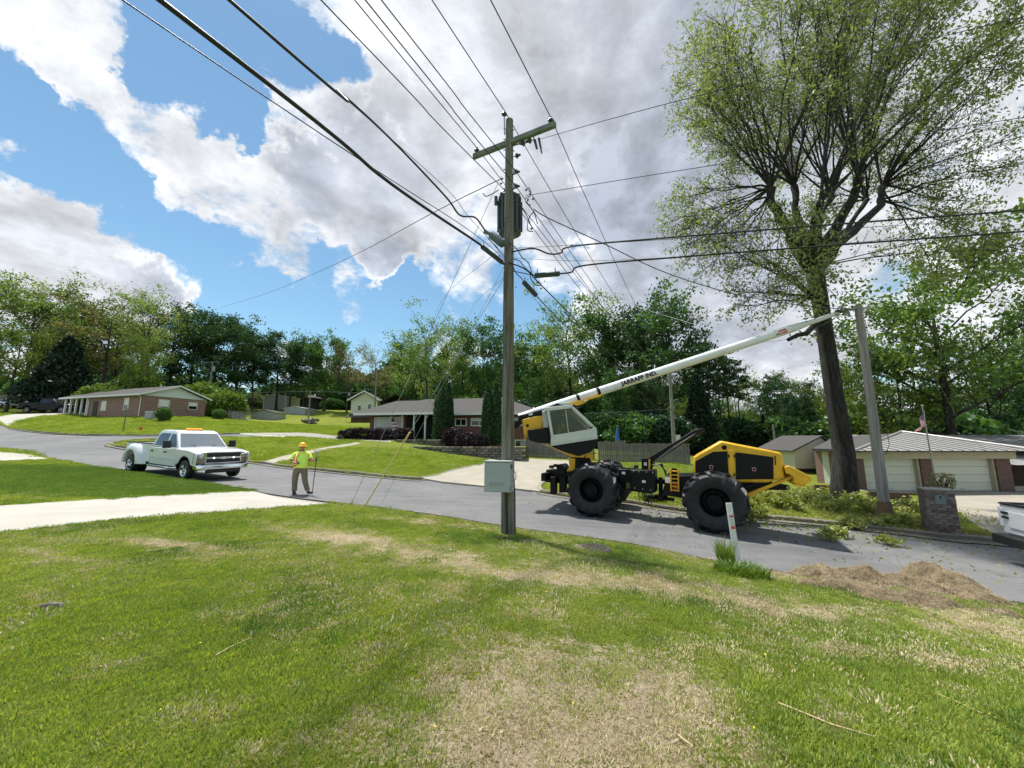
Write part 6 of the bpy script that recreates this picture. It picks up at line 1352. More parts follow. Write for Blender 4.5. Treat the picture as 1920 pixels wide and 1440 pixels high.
for k in range(5): g = MB(); g.box((tz[0] - .12, .62 - k * .35, tz[1] - .02), (.22, .09, .07)); g.build('blade_tooth', 'yellow_paint', bl_)
MPR([(1434, 919), (1450, 905), (1478, 909.5), (1482, 913), (1481, 918), (1474, 919)], .28, .20, .28, 'tow_link', 'black_paint')
xx, zz = ML(1477, 914, .28); g = MB(); g.cyl((xx, .285, zz), (xx, .29, zz), .035, n=14); g.build('tow_eye', 'steel', MC)

# turret, cab and boom: in world axes (x right along the boom heading)
TC = P(1089, 862, 12.72)
TU = bpy.data.objects.new('turret', None); col.objects.link(TU); TU.parent = MC; TU.matrix_parent_inverse = MI; TU.location = (0, 0, 0)
YC = 12.25     # near face of the cab
def WP(px, py, Y): v = P(px, py, Y); return (v.x, v.z)
def WPR(pix, yf, y0, y1, nm, mat, parent=None, bevel=.01):
    g = MB(); g.prism([WP(a, b_, yf) for a, b_ in pix], y0, y1, 'xz'); return g.build(nm, mat, parent or TU, bevel=bevel)
zt0 = P(1089, 882, 12.72).z; xt = TC.x
g = MB(); g.cyl((xt, 12.72, zt0 - .1), (xt, 12.72, P(1089, 858, 12.72).z), .30, .36, 20); g.build('slew_ring', 'black_paint', TU, True)
WPR([(1066, 858), (1079, 860), (1078, 882), (1064, 884), (1069, 874)], 12.45, 12.45, 12.6, 'turret_bracket', 'yellow_paint')
WPR([(1098, 846), (1111, 847), (1113, 864), (1097, 864)], 12.5, 12.5, 12.75, 'turret_bracket', 'yellow_paint')
WPR([(1012, 831), (1026, 835), (1060, 850), (1072, 857), (1094, 858), (1100, 847), (1040, 836)], 12.4, 12.35, 13.0, 'belly_plate', 'yellow_paint')
WPR([(1032, 836.5), (1120, 823), (1119, 832), (1108, 847), (1085, 855), (1060, 848)], 12.35, 12.3, 13.1, 'cab_floor', 'black_paint')
WPR([(991, 806), (1018, 803), (1030, 803), (1032, 831), (1010, 831), (993, 826)], 12.4, 12.4, 13.1, 'hydraulic_box', 'black_paint')
WPR([(979, 787), (996, 782), (1018, 779), (1018, 803), (990, 806), (989, 822), (984, 825), (981, 800)], 12.55, 12.55, 12.95, 'boom_foot', 'yellow_paint', bevel=.02)
xx, zz = WP(989, 798, 12.55); g = MB(); g.cyl((xx, 12.53, zz), (xx, 12.97, zz), .05, n=14); g.build('pivot_pin', 'black_paint', TU)
# cab: frame members round dark glass
CB = empty('cab', (0, 0, 0)); CB.parent = TU
YB = YC + 1.0
def post(pa, pb, w, nm='post', ys=(YC, YB)):
    for y in ys:
        a, b_ = WP(*pa, YC), WP(*pb, YC); d = Vector((b_[0] - a[0], 0, b_[1] - a[1])); n_ = Vector((-d.z, 0, d.x)).normalized() * w / 2; g = MB()
        V = [Vector((a[0], y - .03, a[1])) + n_, Vector((a[0], y - .03, a[1])) - n_, Vector((b_[0], y - .03, b_[1])) - n_, Vector((b_[0], y - .03, b_[1])) + n_]; V += [v + Vector((0, .06, 0)) for v in V]
        g.add(V, [(0, 1, 2, 3), (7, 6, 5, 4), (0, 4, 5, 1), (1, 5, 6, 2), (2, 6, 7, 3), (3, 7, 4, 0)]); g.build(nm, 'cab_frame', CB, bevel=.008)
WPR([(1020, 764.5), (1073, 758.5), (1075, 765), (1022, 771.5)], YC, YC - .05, YB + .05, 'cab_roof', 'cab_frame', CB, .015)
post((1027.5, 770), (1036, 822), .085); post((1073, 764), (1111, 799), .085); post((1060.5, 769), (1066, 813), .022, 'window_divider', (YC,))
WPR([(1033, 816.5), (1111, 804), (1112, 797), (1118.5, 803.5), (1120.5, 823), (1032.5, 836.5)], YC, YC - .02, YC + .04, 'lower_panel', 'cab_frame', CB, .01)
WPR([(1033, 816.5), (1111, 804), (1112, 797), (1118.5, 803.5), (1120.5, 823), (1032.5, 836.5)], YC, YB - .04, YB + .02, 'lower_panel', 'cab_frame', CB, .01)
WPR([(1110, 803), (1118.5, 803), (1120.5, 823), (1112, 824)], YC, YC + .041, YB - .041, 'front_panel', 'cab_frame', CB, .0)
WPR([(1033, 829.5), (1120.5, 817.5), (1120.5, 820), (1033, 832)], YC, YC - .035, YC - .021, 'door_sill', 'cab_frame', CB, .004)
WPR([(1029, 790), (1033, 816), (1034, 830), (1031, 830)], YC, YC + .03, YB - .03, 'rear_panel', 'black_paint', CB, 0)
WPR([(1031, 771), (1059.5, 769.3), (1065, 813), (1036, 816)], YC, YC + .0, YC + .012, 'side_window', 'glass_cab', CB, 0)
WPR([(1061, 769), (1072, 768.5), (1110, 803), (1066, 812)], YC, YC + .0, YC + .012, 'side_window', 'glass_cab', CB, 0)
WPR([(1031, 771), (1072, 768.5), (1110, 803), (1036, 816)], YC, YB - .02, YB - .01, 'side_window', 'glass_cab', CB, 0)
a, b_ = WP(1074, 765, YC), WP(1112, 799, YC); g = MB(); g.add([(a[0] + .02, YC + .035, a[1]), (a[0] + .02, YB - .035, a[1]), (b_[0] + .02, YB - .035, b_[1]), (b_[0] + .02, YC + .035, b_[1])], [(0, 1, 2, 3)]); g.build('windshield', 'glass_cab', CB)
sx, sz = WP(1052, 826, YC); g = MB(); g.box((sx, YC + .5, sz + .08), (.5, .5, .14)); g.box((sx - .27, YC + .5, sz + .38), (.12, .48, .6)); g.build('seat', 'black_plastic', CB, bevel=.03)
g = MB(); a = WP(1080, 822, YC); g.cyl((a[0], YC + .35, a[1]), (a[0] + .04, YC + .35, a[1] + .35), .02); g.cyl((a[0], YC + .7, a[1]), (a[0] + .04, YC + .7, a[1] + .35), .02); g.build('joysticks', 'black_plastic', CB)
WPR([(1074, 763), (1081, 764), (1092, 763), (1078, 769)], YC + .3, YC + .3, YC + .6, 'wiper_motor', 'black_plastic', CB)
WPR([(1016, 772), (1026, 770), (1028, 802), (1018, 802)], 12.5, 12.35, 12.5, 'rear_guard', 'steel', TU)
# boom
YB0, YT = 12.78, 13.1
b0 = P(973, 783, YB0); b1 = P(1500, 611, YT - .05); b2 = P(1566, 588.5, YT)
BMo = empty('boom', (0, 0, 0)); BMo.parent = TU
bd = (b1 - b0).normalized()
def bt(px): # point on the boom axis at a picture column
    lo_, hi_ = -1.0, 14.0
    for _ in range(40):
        m_ = (lo_ + hi_) / 2; q = b0 + bd * m_; c, s = math.cos(PITCH), math.sin(PITCH); v = q - Vector((0, 0, CAMZ)); dep = v.y * c + v.z * s; pxx = 960 + FPX * v.x / dep
        if pxx < px: lo_ = m_
        else: hi_ = m_
    return b0 + bd * lo_
g = MB(); q0, q1 = bt(973), bt(1483); g.tube([q0, bt(1040), bt(1260), q1], [.125, .150, .150, .145], 24); g.build('boom_tube', 'boom_white', BMo, True)
g = MB(); g.tube([q1 - bd * .3, q1 + bd * .02, bt(1512)], [.147, .147, .10], 20); g.tube([bt(1505), b2], [.10, .07], 18); g.build('inner_boom', 'boom_white', BMo, True)
for px in (1083, 1121): g = MB(); g.tube([bt(px) - bd * .05, bt(px) + bd * .05], .158, 24); g.build('boom_band', 'black_paint', BMo, True)
side = Vector((0, -1, 0)); upv = bd.cross(side).normalized() * -1
if upv.z < 0: upv = -upv
def bprism(c0, c1, c2, mat, nm, hw=.12):   # plate beneath/around the boom given by picture outline
    pass
WPR([(972, 779), (1016, 768), (1018, 778), (1005, 784), (978, 789), (972, 786)], 12.6, 12.6, 12.97, 'boom_sleeve', 'black_paint', BMo, .03)
WPR([(1018, 768), (1045, 756), (1052, 759), (1066, 760), (1020, 771)], 12.6, 12.58, 12.66, 'hose_cover', 'black_paint', BMo, .01)
g = MB(); a = bt(1003); g.tube([a - bd * .02, a + bd * .02], .17, 20); g.build('hose_clamp', 'sticker_white', BMo)
WPR([(1066, 756.5), (1130, 738.5), (1127, 743), (1108, 748), (1093, 757), (1082, 761), (1074, 758)], 12.6, 12.62, 12.94, 'boom_cradle', 'yellow_paint', BMo, .01)
WPR([(1073, 760), (1090, 762), (1086, 768), (1078, 768)], 12.6, 12.65, 12.9, 'lift_cylinder_head', 'black_paint', BMo, .01)
xx, zz = WP(1098, 751, 12.6); g = MB(); g.box((xx, 12.612, zz), (.09, .012, .04), M4=Matrix.Rotation(-.3, 4, 'Y')); g.build('cradle_label', 'sticker_white', BMo)
xx, zz = WP(995, 777, 12.6); g = MB(); g.box((xx, 12.592, zz), (.13, .012, .06), M4=Matrix.Rotation(-.25, 4, 'Y')); g.build('sleeve_label', 'sticker_white', BMo)
g = MB(); a = bt(973); g.cyl(P(967, 796, 12.5), P(972, 792, 13.0), .12, n=16); g.build('hose_reel', 'black_paint', BMo, True)
g = MB(); g.tube([P(975, 800, 12.6), P(980, 815, 12.5), P(989, 823, 12.45), P(995, 818, 12.4)], .014, 5); g.build('boom_hose', 'black_plastic', BMo)
for px in (1230, 1416): a = bt(px); g = MB(); g.tube([a + upv * .14, a + upv * .28 + bd * .06], .018, 6); g.build('hose_guide', 'boom_white', BMo)
# saw head
SW = empty('saw_head', (0, 0, 0)); SW.parent = BMo
g = MB(); g.tube([P(1562, 590, YT), P(1571, 588, YT)], [.085, .08], 14); g.build('collar', 'fascia_tan', SW, True)
g = MB(); g.tube([P(1568, 586, YT), P(1578, 583, YT), P(1585, 586, YT), P(1580, 590, YT)], [.08, .075, .05, .03], 10); g.tube([P(1570, 585, YT), P(1590, 580, YT), P(1600, 582, YT)], .02, 6); g.build('saw_motor', 'black_paint', SW, True)
g = MB(); g.lathe([(.001, -.006), (.17, -.006), (.18, 0), (.17, .006), (.001, .006)], 28, Matrix.Translation(P(1588, 585.5, YT)) @ Matrix.Rotation(R(80), 4, 'X') @ Matrix.Rotation(R(20), 4, 'Y')); g.build('saw_blade', 'steel', SW)
# lettering
def lettering(txt, size, mat, parent, loc, xdir, ydir, bold=0.0, nm='lettering', sx=1.0):
    cu = bpy.data.curves.new(nm, 'FONT'); cu.body = txt; cu.size = size; cu.extrude = .002; cu.offset = bold; cu.align_x = 'CENTER'; cu.align_y = 'CENTER'; cu.space_character = 1.05
    ob = bpy.data.objects.new(nm, cu); col.objects.link(ob); dg = bpy.context.evaluated_depsgraph_get(); me = bpy.data.meshes.new_from_object(ob.evaluated_get(dg)); bpy.data.objects.remove(ob)
    me.materials.clear(); me.materials.append(M(mat)); X = Vector(xdir).normalized(); Y = Vector(ydir); Y = (Y - X * Y.dot(X)).normalized(); Z = X.cross(Y)
    o = link(nm, me, parent); m4 = Matrix((X, Y, Z)).transposed().to_4x4(); m4.translation = Vector(loc); o.matrix_basis = m4 @ Matrix.Scale(sx, 4, (1, 0, 0)); return o
def curved_lettering(txt, cpx, size, mat, bold, off=0.0, rad=.157, span=None):
    """letters wrapped on the near side of the boom tube"""
    a = bt(cpx); fwd = (Vector((0, 0, CAMZ)) - a); fwd -= bd * fwd.dot(bd); fwd.normalize(); up = bd.cross(fwd); up = -up if up.z < 0 else up
    o = lettering(txt, size, mat, BMo, (0, 0, 0), (1, 0, 0), (0, 1, 0), bold); o.matrix_basis = Matrix.Identity(4); me = o.data
    bm = bmesh.new(); bm.from_mesh(me)
    for _ in range(3):
        bmesh.ops.triangulate(bm, faces=bm.faces); bmesh.ops.subdivide_edges(bm, edges=[e for e in bm.edges if e.calc_length() > size * .08], cuts=1)
    bm.to_mesh(me); bm.free()
    xs_ = [v.co.x for v in me.vertices]; k = (span / (max(xs_) - min(xs_))) if span else 1
    for v in me.vertices:
        th = (v.co.y + off) / rad; v.co = a + bd * v.co.x * k + (fwd * math.cos(th) + up * math.sin(th)) * (rad + .002 + v.co.z)
    return o
curved_lettering('JARRAFF IND.', 1196, .21, 'wire_black', .010, .0, span=(bt(1230) - bt(1163)).length)
curved_lettering('DANGER', 1462, .075, 'sticker_red', .004, .045, .152); curved_lettering('STAY CLEAR', 1460, .075, 'sticker_red', .004, -.045, .152)
# ------------------------------------------------------------------ utility poles, line hardware, wires
pb = onground(P(951, 1000, 8.6).x, 8.6); PX, PY = pb.x + .03, 8.6
ptop = P(956, 226, 8.6).z
UP = empty('utility_pole', (PX, PY, pb.z), 0, 'tall wooden utility pole in the middle with transformer, cross arm and grey box', 'utility pole')
Hp = ptop - pb.z
g = MB(); g.tube([(-.02, 0, -.4), (-.02, 0, 0), (-.01, 0, Hp * .35), (0, 0, Hp * .7), (0.01, 0, Hp)], [.16, .155, .135, .115, .095], 20); g.build('pole', 'pole_wood', UP, True)
def rel_(px, py, Y): return P(px, py, Y) - Vector((PX, PY, pb.z))
# cross arm
al, ar = rel_(888, 291, 9.15 - .1), rel_(1042, 236, 8.1 - .1)
H_ = (al.z + ar.z) / 2; al.z = ar.z = H_; adir = (ar - al).normalized(); alen = (ar - al).length
g = MB(); g.box((0, 0, 0), (alen, .10, .13)); arm = g.build('cross_arm', 'arm_wood', UP, bevel=.008, loc=(al + ar) / 2 , rot=(0, 0, math.atan2(adir.y, adir.x)))
def insul(p, parent, s=1.0, nm='insulator', ax=None):
    g = MB(); prof = [(.012, -.06), (.012, 0), (.05, .01), (.085, .05), (.075, .07), (.05, .075), (.055, .10), (.035, .13), (.03, .17), (.02, .18), (.001, .18)]
    m4 = Matrix.Translation(p) @ (ax.to_track_quat('Z', 'Y').to_matrix().to_4x4() if ax else Matrix.Identity(4)); g.lathe([(a * s, b_ * s) for a, b_ in prof], 14, m4); return g.build(nm, 'insulator', parent, True)
ea = al + adir * .10 + Vector((0, 0, .10)); eb = ar - adir * .12 + Vector((0, 0, .10)); et = Vector((-.12, -.12, Hp + .02))
insul(ea, UP, .85); insul(eb, UP, .85); insul(et, UP, .85)
g = MB(); g.cyl((-.11, -.11, Hp - .5), (-.12, -.12, Hp + .0), .018, n=6); g.build('top_pin', 'steel', UP)
for z in (-.25, -.55, -.85, -1.4): g = MB(); g.cyl((-.14, -.02, Hp + z), (.14, .02, Hp + z), .016, n=6); g.build('bolt', 'steel', UP)
# fuse cutout and arrester group under the arm
fc = rel_(1005, 268, 8.35)
for off, L_, r_ in (((0, 0, 0), .16, .035), ((.10, 0, .05), .2, .03), ((.12, -.02, -.12), .18, .022)): g = MB(); g.tube([fc + Vector(off) + Vector((-.03, 0, .08)), fc + Vector(off) + Vector((.02, 0, -L_))], [r_, r_ * .8], 8); g.build('fuse_cutout', 'insulator', UP, True)
insul(rel_(985, 268, 8.45), UP, .9, ax=Vector((-1, .3, .1))); insul(rel_(997, 263, 8.4), UP, .9, ax=Vector((-1, .3, .1))); g = MB(); g.tube([Vector((.1, 0, Hp - .72)), rel_(975, 269, 8.5)], .02, 6); g.tube([rel_(1000, 244, 8.3), rel_(1001, 262, 8.3)], .018, 5); g.build('bracket', 'steel', UP)
insul(rel_(966, 293, 8.5), UP, .8, ax=Vector((1, -.3, .1)))
for px, py in ((967, 322), (967, 349)): insul(rel_(px - 2, py, 8.55), UP, .75, ax=Vector((1, 0, 0))); g = MB(); g.box(rel_(963, py, 8.55), (.08, .05, .14)); g.build('spool_clevis', 'steel', UP)
# transformer tank with ribs and bushings
tcx, tcy = .02, .38; z0t = rel_(955, 441, 8.95).z; z1t = rel_(955, 371, 8.95).z
g = MB(); r_ = .285; g.lathe([(.001, z0t - .02), (r_ * .6, z0t - .02), (r_ * .66, z0t + .03), (r_, z0t + .06), (r_, z1t - .06), (r_ * 1.05, z1t - .05), (r_ * 1.05, z1t - .01), (r_ * .8, z1t + .06), (.001, z1t + .09)], 28, Matrix.Translation((tcx, tcy, 0))); tf = g.build('transformer_tank', 'transformer', UP, True)
for k in range(12): a = k * .52; g = MB(); g.box((tcx + math.cos(a) * (r_ + .015), tcy + math.sin(a) * (r_ + .015), (z0t + z1t) / 2), (.05, .02, (z1t - z0t) * .8), rz=a); g.build('cooling_fin', 'transformer', tf)
insul(Vector((tcx - .16, tcy - .05, z1t + .03)), tf, 1.2, 'bushing'); insul(Vector((tcx + .15, tcy - .02, z1t + .0)), tf, .9, 'bushing', Vector((.6, 0, .8))); 
g = MB(); ra = rel_(930, 369, 8.85); rb2 = rel_(930, 384, 8.85); g.tube([ra, rb2], .045, 12); g.tube([(ra + rb2) / 2, Vector((tcx - .25, tcy, z1t - .1))], .018, 6); g.build('lightning_arrester', 'insulator', tf, True)
g = MB(); g.box((0, .16, (z0t + z1t) / 2 + .3), (.12, .2, .1)); g.box((0, .16, (z0t + z1t) / 2 - .25), (.12, .2, .1)); g.build('hanger_bracket', 'steel', tf)
# small cylinder terminal and splice cases
g = MB(); a, b_ = rel_(921, 440, 8.45), rel_(944, 458, 8.3); g.tube([a, a.lerp(b_, .05), b_.lerp(a, .05), b_], [.06, .095, .10, .07], 16); g.tube([rel_(909, 434, 8.5), a], [.05, .035], 10); g.build('cable_terminal', 'box_gray_dark', UP, True)
# grey cabinet
c0, c1 = rel_(903, 864, 8.28), rel_(966, 921, 8.3)
BX = empty('equipment_box', (0, 0, 0)); BX.parent = UP
x0, x1 = rel_(903, 890, 8.28).x, rel_(951.5, 890, 8.28).x; zb2, zt2 = rel_(930, 921.5, 8.28).z, rel_(930, 865, 8.28).z
cx = (x0 + x1) / 2 + .10; W_ = .58; D_ = .30; yaw = R(-16)
g = MB(); mt = Matrix.Translation((cx, -.30, (zb2 + zt2) / 2)) @ Matrix.Rotation(yaw, 4, 'Z')
def BXb(c, d, nm, mat, bev=.006): 
    g = MB(); g.box((0, 0, 0), d); o = g.build(nm, mat, BX, bevel=bev); o.matrix_basis = mt @ Matrix.Translation(c); return o
hh = zt2 - zb2
BXb((0, 0, 0), (W_, D_, hh), 'cabinet', 'box_gray', .012); BXb((-.0, -D_ / 2 - .008, -.004), (W_ - .02, .014, hh - .03), 'cabinet_door', 'box_gray'); BXb((0, -.012, hh / 2 + .008), (W_ + .03, D_ + .04, .016), 'cabinet_lid', 'box_gray', .004)
for r2 in range(3):
    for k in range(4): BXb((-.13 + k * .085, -D_ / 2 - .021, -hh * .18 - r2 * .03), (.07, .012, .010), 'louvre', 'box_gray', .003)
for k in range(5): BXb((W_ / 2 + .008, .03, hh * .36 - k * .022), (.012, .09, .007), 'louvre', 'box_gray', .002)
for k in (1, -1): BXb((W_ / 2 + .008, -D_ / 2 + .02, k * hh * .36), (.016, .02, .07), 'hinge', 'box_gray_dark', .003)
BXb((W_ / 2 + .012, -.05, hh * .33), (.01, .07, .10), 'hasp', 'box_gray_dark', .003)
g = MB(); q = Vector((W_ / 2 + .02, .1, 0)); g.tube([mt @ Vector((W_ / 2, .1, .12)), mt @ Vector((W_ / 2 + .06, .1, .05)), mt @ Vector((W_ / 2 + .05, .1, -.06)), mt @ Vector((W_ / 2, .1, -.12))], .008, 5); g.build('cable_loop', 'wire_black', BX)
g = MB(); g.tube([(.0, -.2, zb2 + .02), (-.05, -.16, zb2 - .08), (-.02, -.16, -.1)], .022, 6); g.tube([(.11, -.06, zb2 + .3), (.135, -.02, zb2 - .1), (.14, -.02, 0.0)], .018, 6); g.build('conduit', 'wire_black', UP)
g = MB(); g.tube([(-.13, -.06, 2.6), (-.125, -.07, 4.5), (-.115, -.06, 6.0)], .014, 5); g.build('ground_wire_cover', 'box_gray_dark', UP)

def wire(pts, r, label, group=None, mat='wire_black', sag=0.0, name='power_line', n=5, sub=14, cat='wire'):
    """a wire through points with a gentle catenary-like sag between the first and last"""
    pts = [Vector(p) for p in pts]; q = []
    if len(pts) == 2:
        for i in range(sub + 1): t = i / sub; q.append(pts[0].lerp(pts[1], t) - Vector((0, 0, sag * 4 * t * (1 - t))))
    else:
        for i in range(len(pts) - 1):
            p0, p1, p2, p3 = pts[max(i - 1, 0)], pts[i], pts[i + 1], pts[min(i + 2, len(pts) - 1)]
            for j in range(8): t = j / 8; q.append(0.5 * ((2 * p1) + (p2 - p0) * t + (2 * p0 - 5 * p1 + 4 * p2 - p3) * t * t + (3 * p1 - p0 - 3 * p2 + p3) * t ** 3))
        q.append(pts[-1])
    g = MB(); g.tube(q, r, n); o = g.build(name, mat, None, True); tag(o, label, cat, group); return o
W3 = Vector((PX, PY, pb.z))
def back(A, px, py, drop=0.0, ext=16.0):
    """from anchor A through the point seen at the frame's upper edge, at the height the span has there, and on behind the camera"""
    q = PZ(px, py, A.z - drop); d = (q - A); L_ = d.length; return [A, A.lerp(q, .5) - Vector((0, 0, drop * .25)), q, q + d / L_ * ext - Vector((0, 0, 0))]
GB = 'power lines running from the tall pole back over the camera'
F_ = lambda px, py, Y: P(px, py, Y)
# primaries (three), continuing past the pole to the next pole far behind
Ea, Eb, Et = W3 + ea + Vector((0, 0, .13)), W3 + eb + Vector((0, 0, .13)), W3 + et + Vector((0, 0, .16))
wire(back(Et, 810, 0), .011, 'power wire over the camera to the insulator on top of the tall pole', GB)
wire(back(Eb, 920, 0), .011, 'power wire over the camera to the right end of the cross arm', GB)
wire(back(Ea, 665, 0), .011, 'power wire over the camera to the left end of the cross arm', GB)
# the next pole down the line and its own hardware
FP = onground(P(1265, 850, 34).x, 34); ftop = P(1265, 688, 34).z
U2 = empty('utility_pole', FP, 0, 'thin pale utility pole standing on the grass behind the machine', 'utility pole'); g = MB(); g.tube([(0, 0, -.3), (0, 0, ftop - FP.z)], [.19, .12], 12); g.build('pole', 'pole_gray', U2, True)
g = MB(); g.box((0, 0, ftop - FP.z - .5), (2.3, .12, .13), rz=-.45); g.build('cross_arm', 'arm_wood', U2); g = MB(); g.box((.3, -.1, 1.1), (.42, .25, 1.3)); g.build('cable_cabinet', 'cab_frame', U2, bevel=.02)
zf = ftop
for A_, px, lab in ((Ea, 1262, 'left'), (Et, 1265, 'middle'), (Eb, 1268, 'right')):
    wire([A_, P(px, 700, 34)], .010, f'power wire from the tall pole to the thin far pole, {lab} of the upper three', 'power lines from the tall pole to the far pole', sag=.9)
# secondary lines on the spools
S1, S2, S3 = W3 + rel_(968, 322, 8.55), W3 + rel_(967, 349, 8.55), W3 + rel_(943, 353, 8.6)
wire(back(S1, 715, 0, .15), .010, 'wire over the camera to the upper spool on the tall pole', GB); wire(back(S2, 685, 0, .15), .010, 'wire over the camera to the lower spool on the tall pole', GB); wire(back(S3, 602, 0, .2), .010, 'wire over the camera ending above the transformer', GB)
for A_, py, lab in ((S1, 716, 'upper spool'), (S2, 724, 'lower spool'), (S3, 732, 'transformer')): wire([A_, P(1265, py, 34)], .010, f'wire from the {lab} to the thin far pole', 'power lines from the tall pole to the far pole', sag=.7)
# comm cables
K1 = W3 + rel_(938, 444, 8.35); K2 = W3 + rel_(944, 492, 8.4)
a = PZ(430, 0, K1.z - .25); wire([K1, W3 + rel_(921, 440, 8.45), W3 + rel_(909, 431, 8.45), W3 + rel_(891, 408, 8.2), W3 + rel_(862, 403, 7.9), W3 + rel_(835, 368, 7.5), F_(740, 268, 6.6), F_(640, 175, 5.5), a, a + (a - K1).normalized() * 14], .020, 'thick black cable from the upper left to the small terminal on the pole', 'thick communication cables', name='communication_cable', n=7)
a = PZ(300, 0, K2.z - .3); c_ = W3 + rel_(901, 459, 8.0); wire([K2, W3 + rel_(942, 493, 8.2), W3 + rel_(901, 459, 8.0), c_.lerp(a, .5) - Vector((0, 0, .12)), a, a + (a - K2).normalized() * 14], .026, 'thickest black cable from the upper left to the long splice case', 'thick communication cables', name='communication_cable', n=7)
a = PZ(230, 0, K2.z - .2); wire([W3 + rel_(946, 486, 8.45), W3 + rel_(870, 425, 7.7), a, a + (a - K2).normalized() * 14], .008, 'thin strand left of the thick cables from the upper left', GB, name='support_strand')
wire([W3 + rel_(946, 478, 8.45), W3 + rel_(880, 408, 7.7), F_(835, 352, 7.3), F_(640, 178, 5.55)], .006, 'thin strand carrying the upper thick cable', name='support_strand', mat='wire_gray')
def splice(pa, pb_, Ya, Yb, r, lab, pegs=True):
    a, b_ = P(*pa, Ya), P(*pb_, Yb); r0 = empty('splice_case', (0, 0, 0), 0, lab, 'splice case'); r0.location = a
    g = MB(); d = b_ - a; g.tube([Vector((0, 0, 0)), d * .03, d * .06, d * .94, d * .97, d], [r * .5, r * .95, r, r, r * .95, r * .5], 12); g.build('case', 'transformer', r0, True)
    g = MB(); up = Vector((0, 0, 1)); side_ = d.cross(up).normalized(); g.box(tuple(d * .5), (1, 1, 1), M4=Matrix((d.normalized() * d.length * .9, side_ * (r * 2.3), Vector((0, 0, .02)))).transposed().to_4x4()); g.build('flange', 'transformer', r0)
    for t in (.12, .82): g = MB(); g.tube([d * t + up * r * .6, d * t + up * (r + .09)], .014, 6); g.build('hanger', 'steel', r0)
splice((902, 461), (943, 493), 8.1, 8.35, .055, 'long dark splice case slanting in to the left side of the pole')
splice((1002, 517), (1050, 513), 8.5, 8.3, .062, 'horizontal dark splice case right of the pole')
splice((981, 528), (1006, 555), 8.7, 9.0, .060, 'short dark splice case slanting down right below the horizontal one')
# right going cables
GR_ = 'cables crossing from the pole to the right edge'
Z1 = (W3 + rel_(960, 470, 8.5)).z
wire([W3 + rel_(960, 472, 8.5), P(1000, 466, 8.45), P(1030, 476, 8.4), P(1052, 474, 8.35), P(1080, 461, 8.3), P(1300, 442, 7.9), P(1600, 418, 7.4), P(1920, 394, 6.9), P(2500, 345, 6.2)], .019, 'upper thick black cable crossing in front of the big tree to the right edge', GR_, name='communication_cable', n=7)
wire([P(1050, 513, 8.3), P(1072, 510, 8.3), P(1100, 497, 8.25), P(1300, 480, 7.9), P(1600, 457, 7.4), P(1920, 434, 6.9), P(2500, 390, 6.2)], .019, 'lower thick black cable crossing in front of the big tree to the right edge', GR_, name='communication_cable', n=7)
wire([W3 + rel_(960, 466, 8.5), P(1200, 452, 8.1), P(1920, 408, 6.95), P(2500, 370, 6.2)], .006, 'thin strand between the two thick cables on the right', name='support_strand')
wire([W3 + rel_(960, 484, 8.5), P(1200, 486, 8.1), P(1920, 428, 6.95), P(2500, 382, 6.2)], .005, 'thin strand just above the lower thick cable on the right', name='support_strand', mat='wire_gray')
wire([W3 + rel_(1008, 262, 8.35), P(1280, 187, 7.7), P(1920, 31, 6.4), P(2300, -60, 5.9)], .008, 'thin wire from the fuse group rising to the upper right edge', GR_)
wire([W3 + rel_(985, 367, 8.5), P(1280, 319, 8.0), P(1920, 220, 6.8), P(2400, 140, 6.2)], .008, 'thin wire from beside the transformer through the crown of the big tree', GR_)
# leaning grey pole on the right and its drop wires
Q = onground(P(1661, 966, 12.2).x, 12.2); qt = P(1609, 574, 12.2)
U3 = empty('utility_pole', Q, 0, 'weathered grey utility pole beside the big trunk with cut top bracket', 'utility pole'); g = MB(); g.tube([(0, 0, -.3), (0, 0, 0), (qt.x - Q.x, 0, qt.z - Q.z)], [.155, .15, .105], 18); g.build('pole', 'pole_gray', U3, True)
g = MB(); g.cyl((-.1 + qt.x - Q.x, 0, qt.z - Q.z - .12), (.42 + qt.x - Q.x, 0, qt.z - Q.z - .02), .025, n=6); g.build('bracket_arm', 'steel', U3); g = MB(); g.cyl((.36 + qt.x - Q.x, 0, qt.z - Q.z - .03), (.5 + qt.x - Q.x, 0, qt.z - Q.z - .0), .05, n=10); g.build('lamp_cap', 'sticker_white', U3)
g = MB(); g.tube([(qt.x - Q.x + .12, -.05, qt.z - Q.z - .5), (.3, -.1, 3.6), (.32, -.1, 2.2), (.17, -.1, 1.9)], .008, 4); g.build('down_wire', 'wire_black', U3); g = MB(); g.lathe([(.34, -.05), (.24, .06), (.19, .2), (.17, .42), (.165, .45)], 14); g.build('soil_collar', 'soil', U3, True)
wire([W3 + rel_(1000, 392, 8.5), P(1030, 410, 8.6), P(1130, 456, 9.2), P(1250, 512, 10.2), P(1385, 553, 11.2), P(1520, 575, 11.9), qt + Vector((-.1, 0, -.1))], .013, 'black drop cable sagging from the transformer to the grey pole by the tree', name='drop_cable')
wire([qt + Vector((.1, 0, -.15)), P(1680, 636, 14), P(1760, 720, 19), P(1800, 795, 24)], .010, 'drop cable from the grey pole down towards the garage roof', name='drop_cable')
wire([P(1600, 584, 12.2), P(1590, 584, 12.3), P(1440, 640, 16), P(1275, 600, 22), P(1100, 545, 30)], .012, 'thin wire passing behind the boom towards the left', mat='wire_gray')
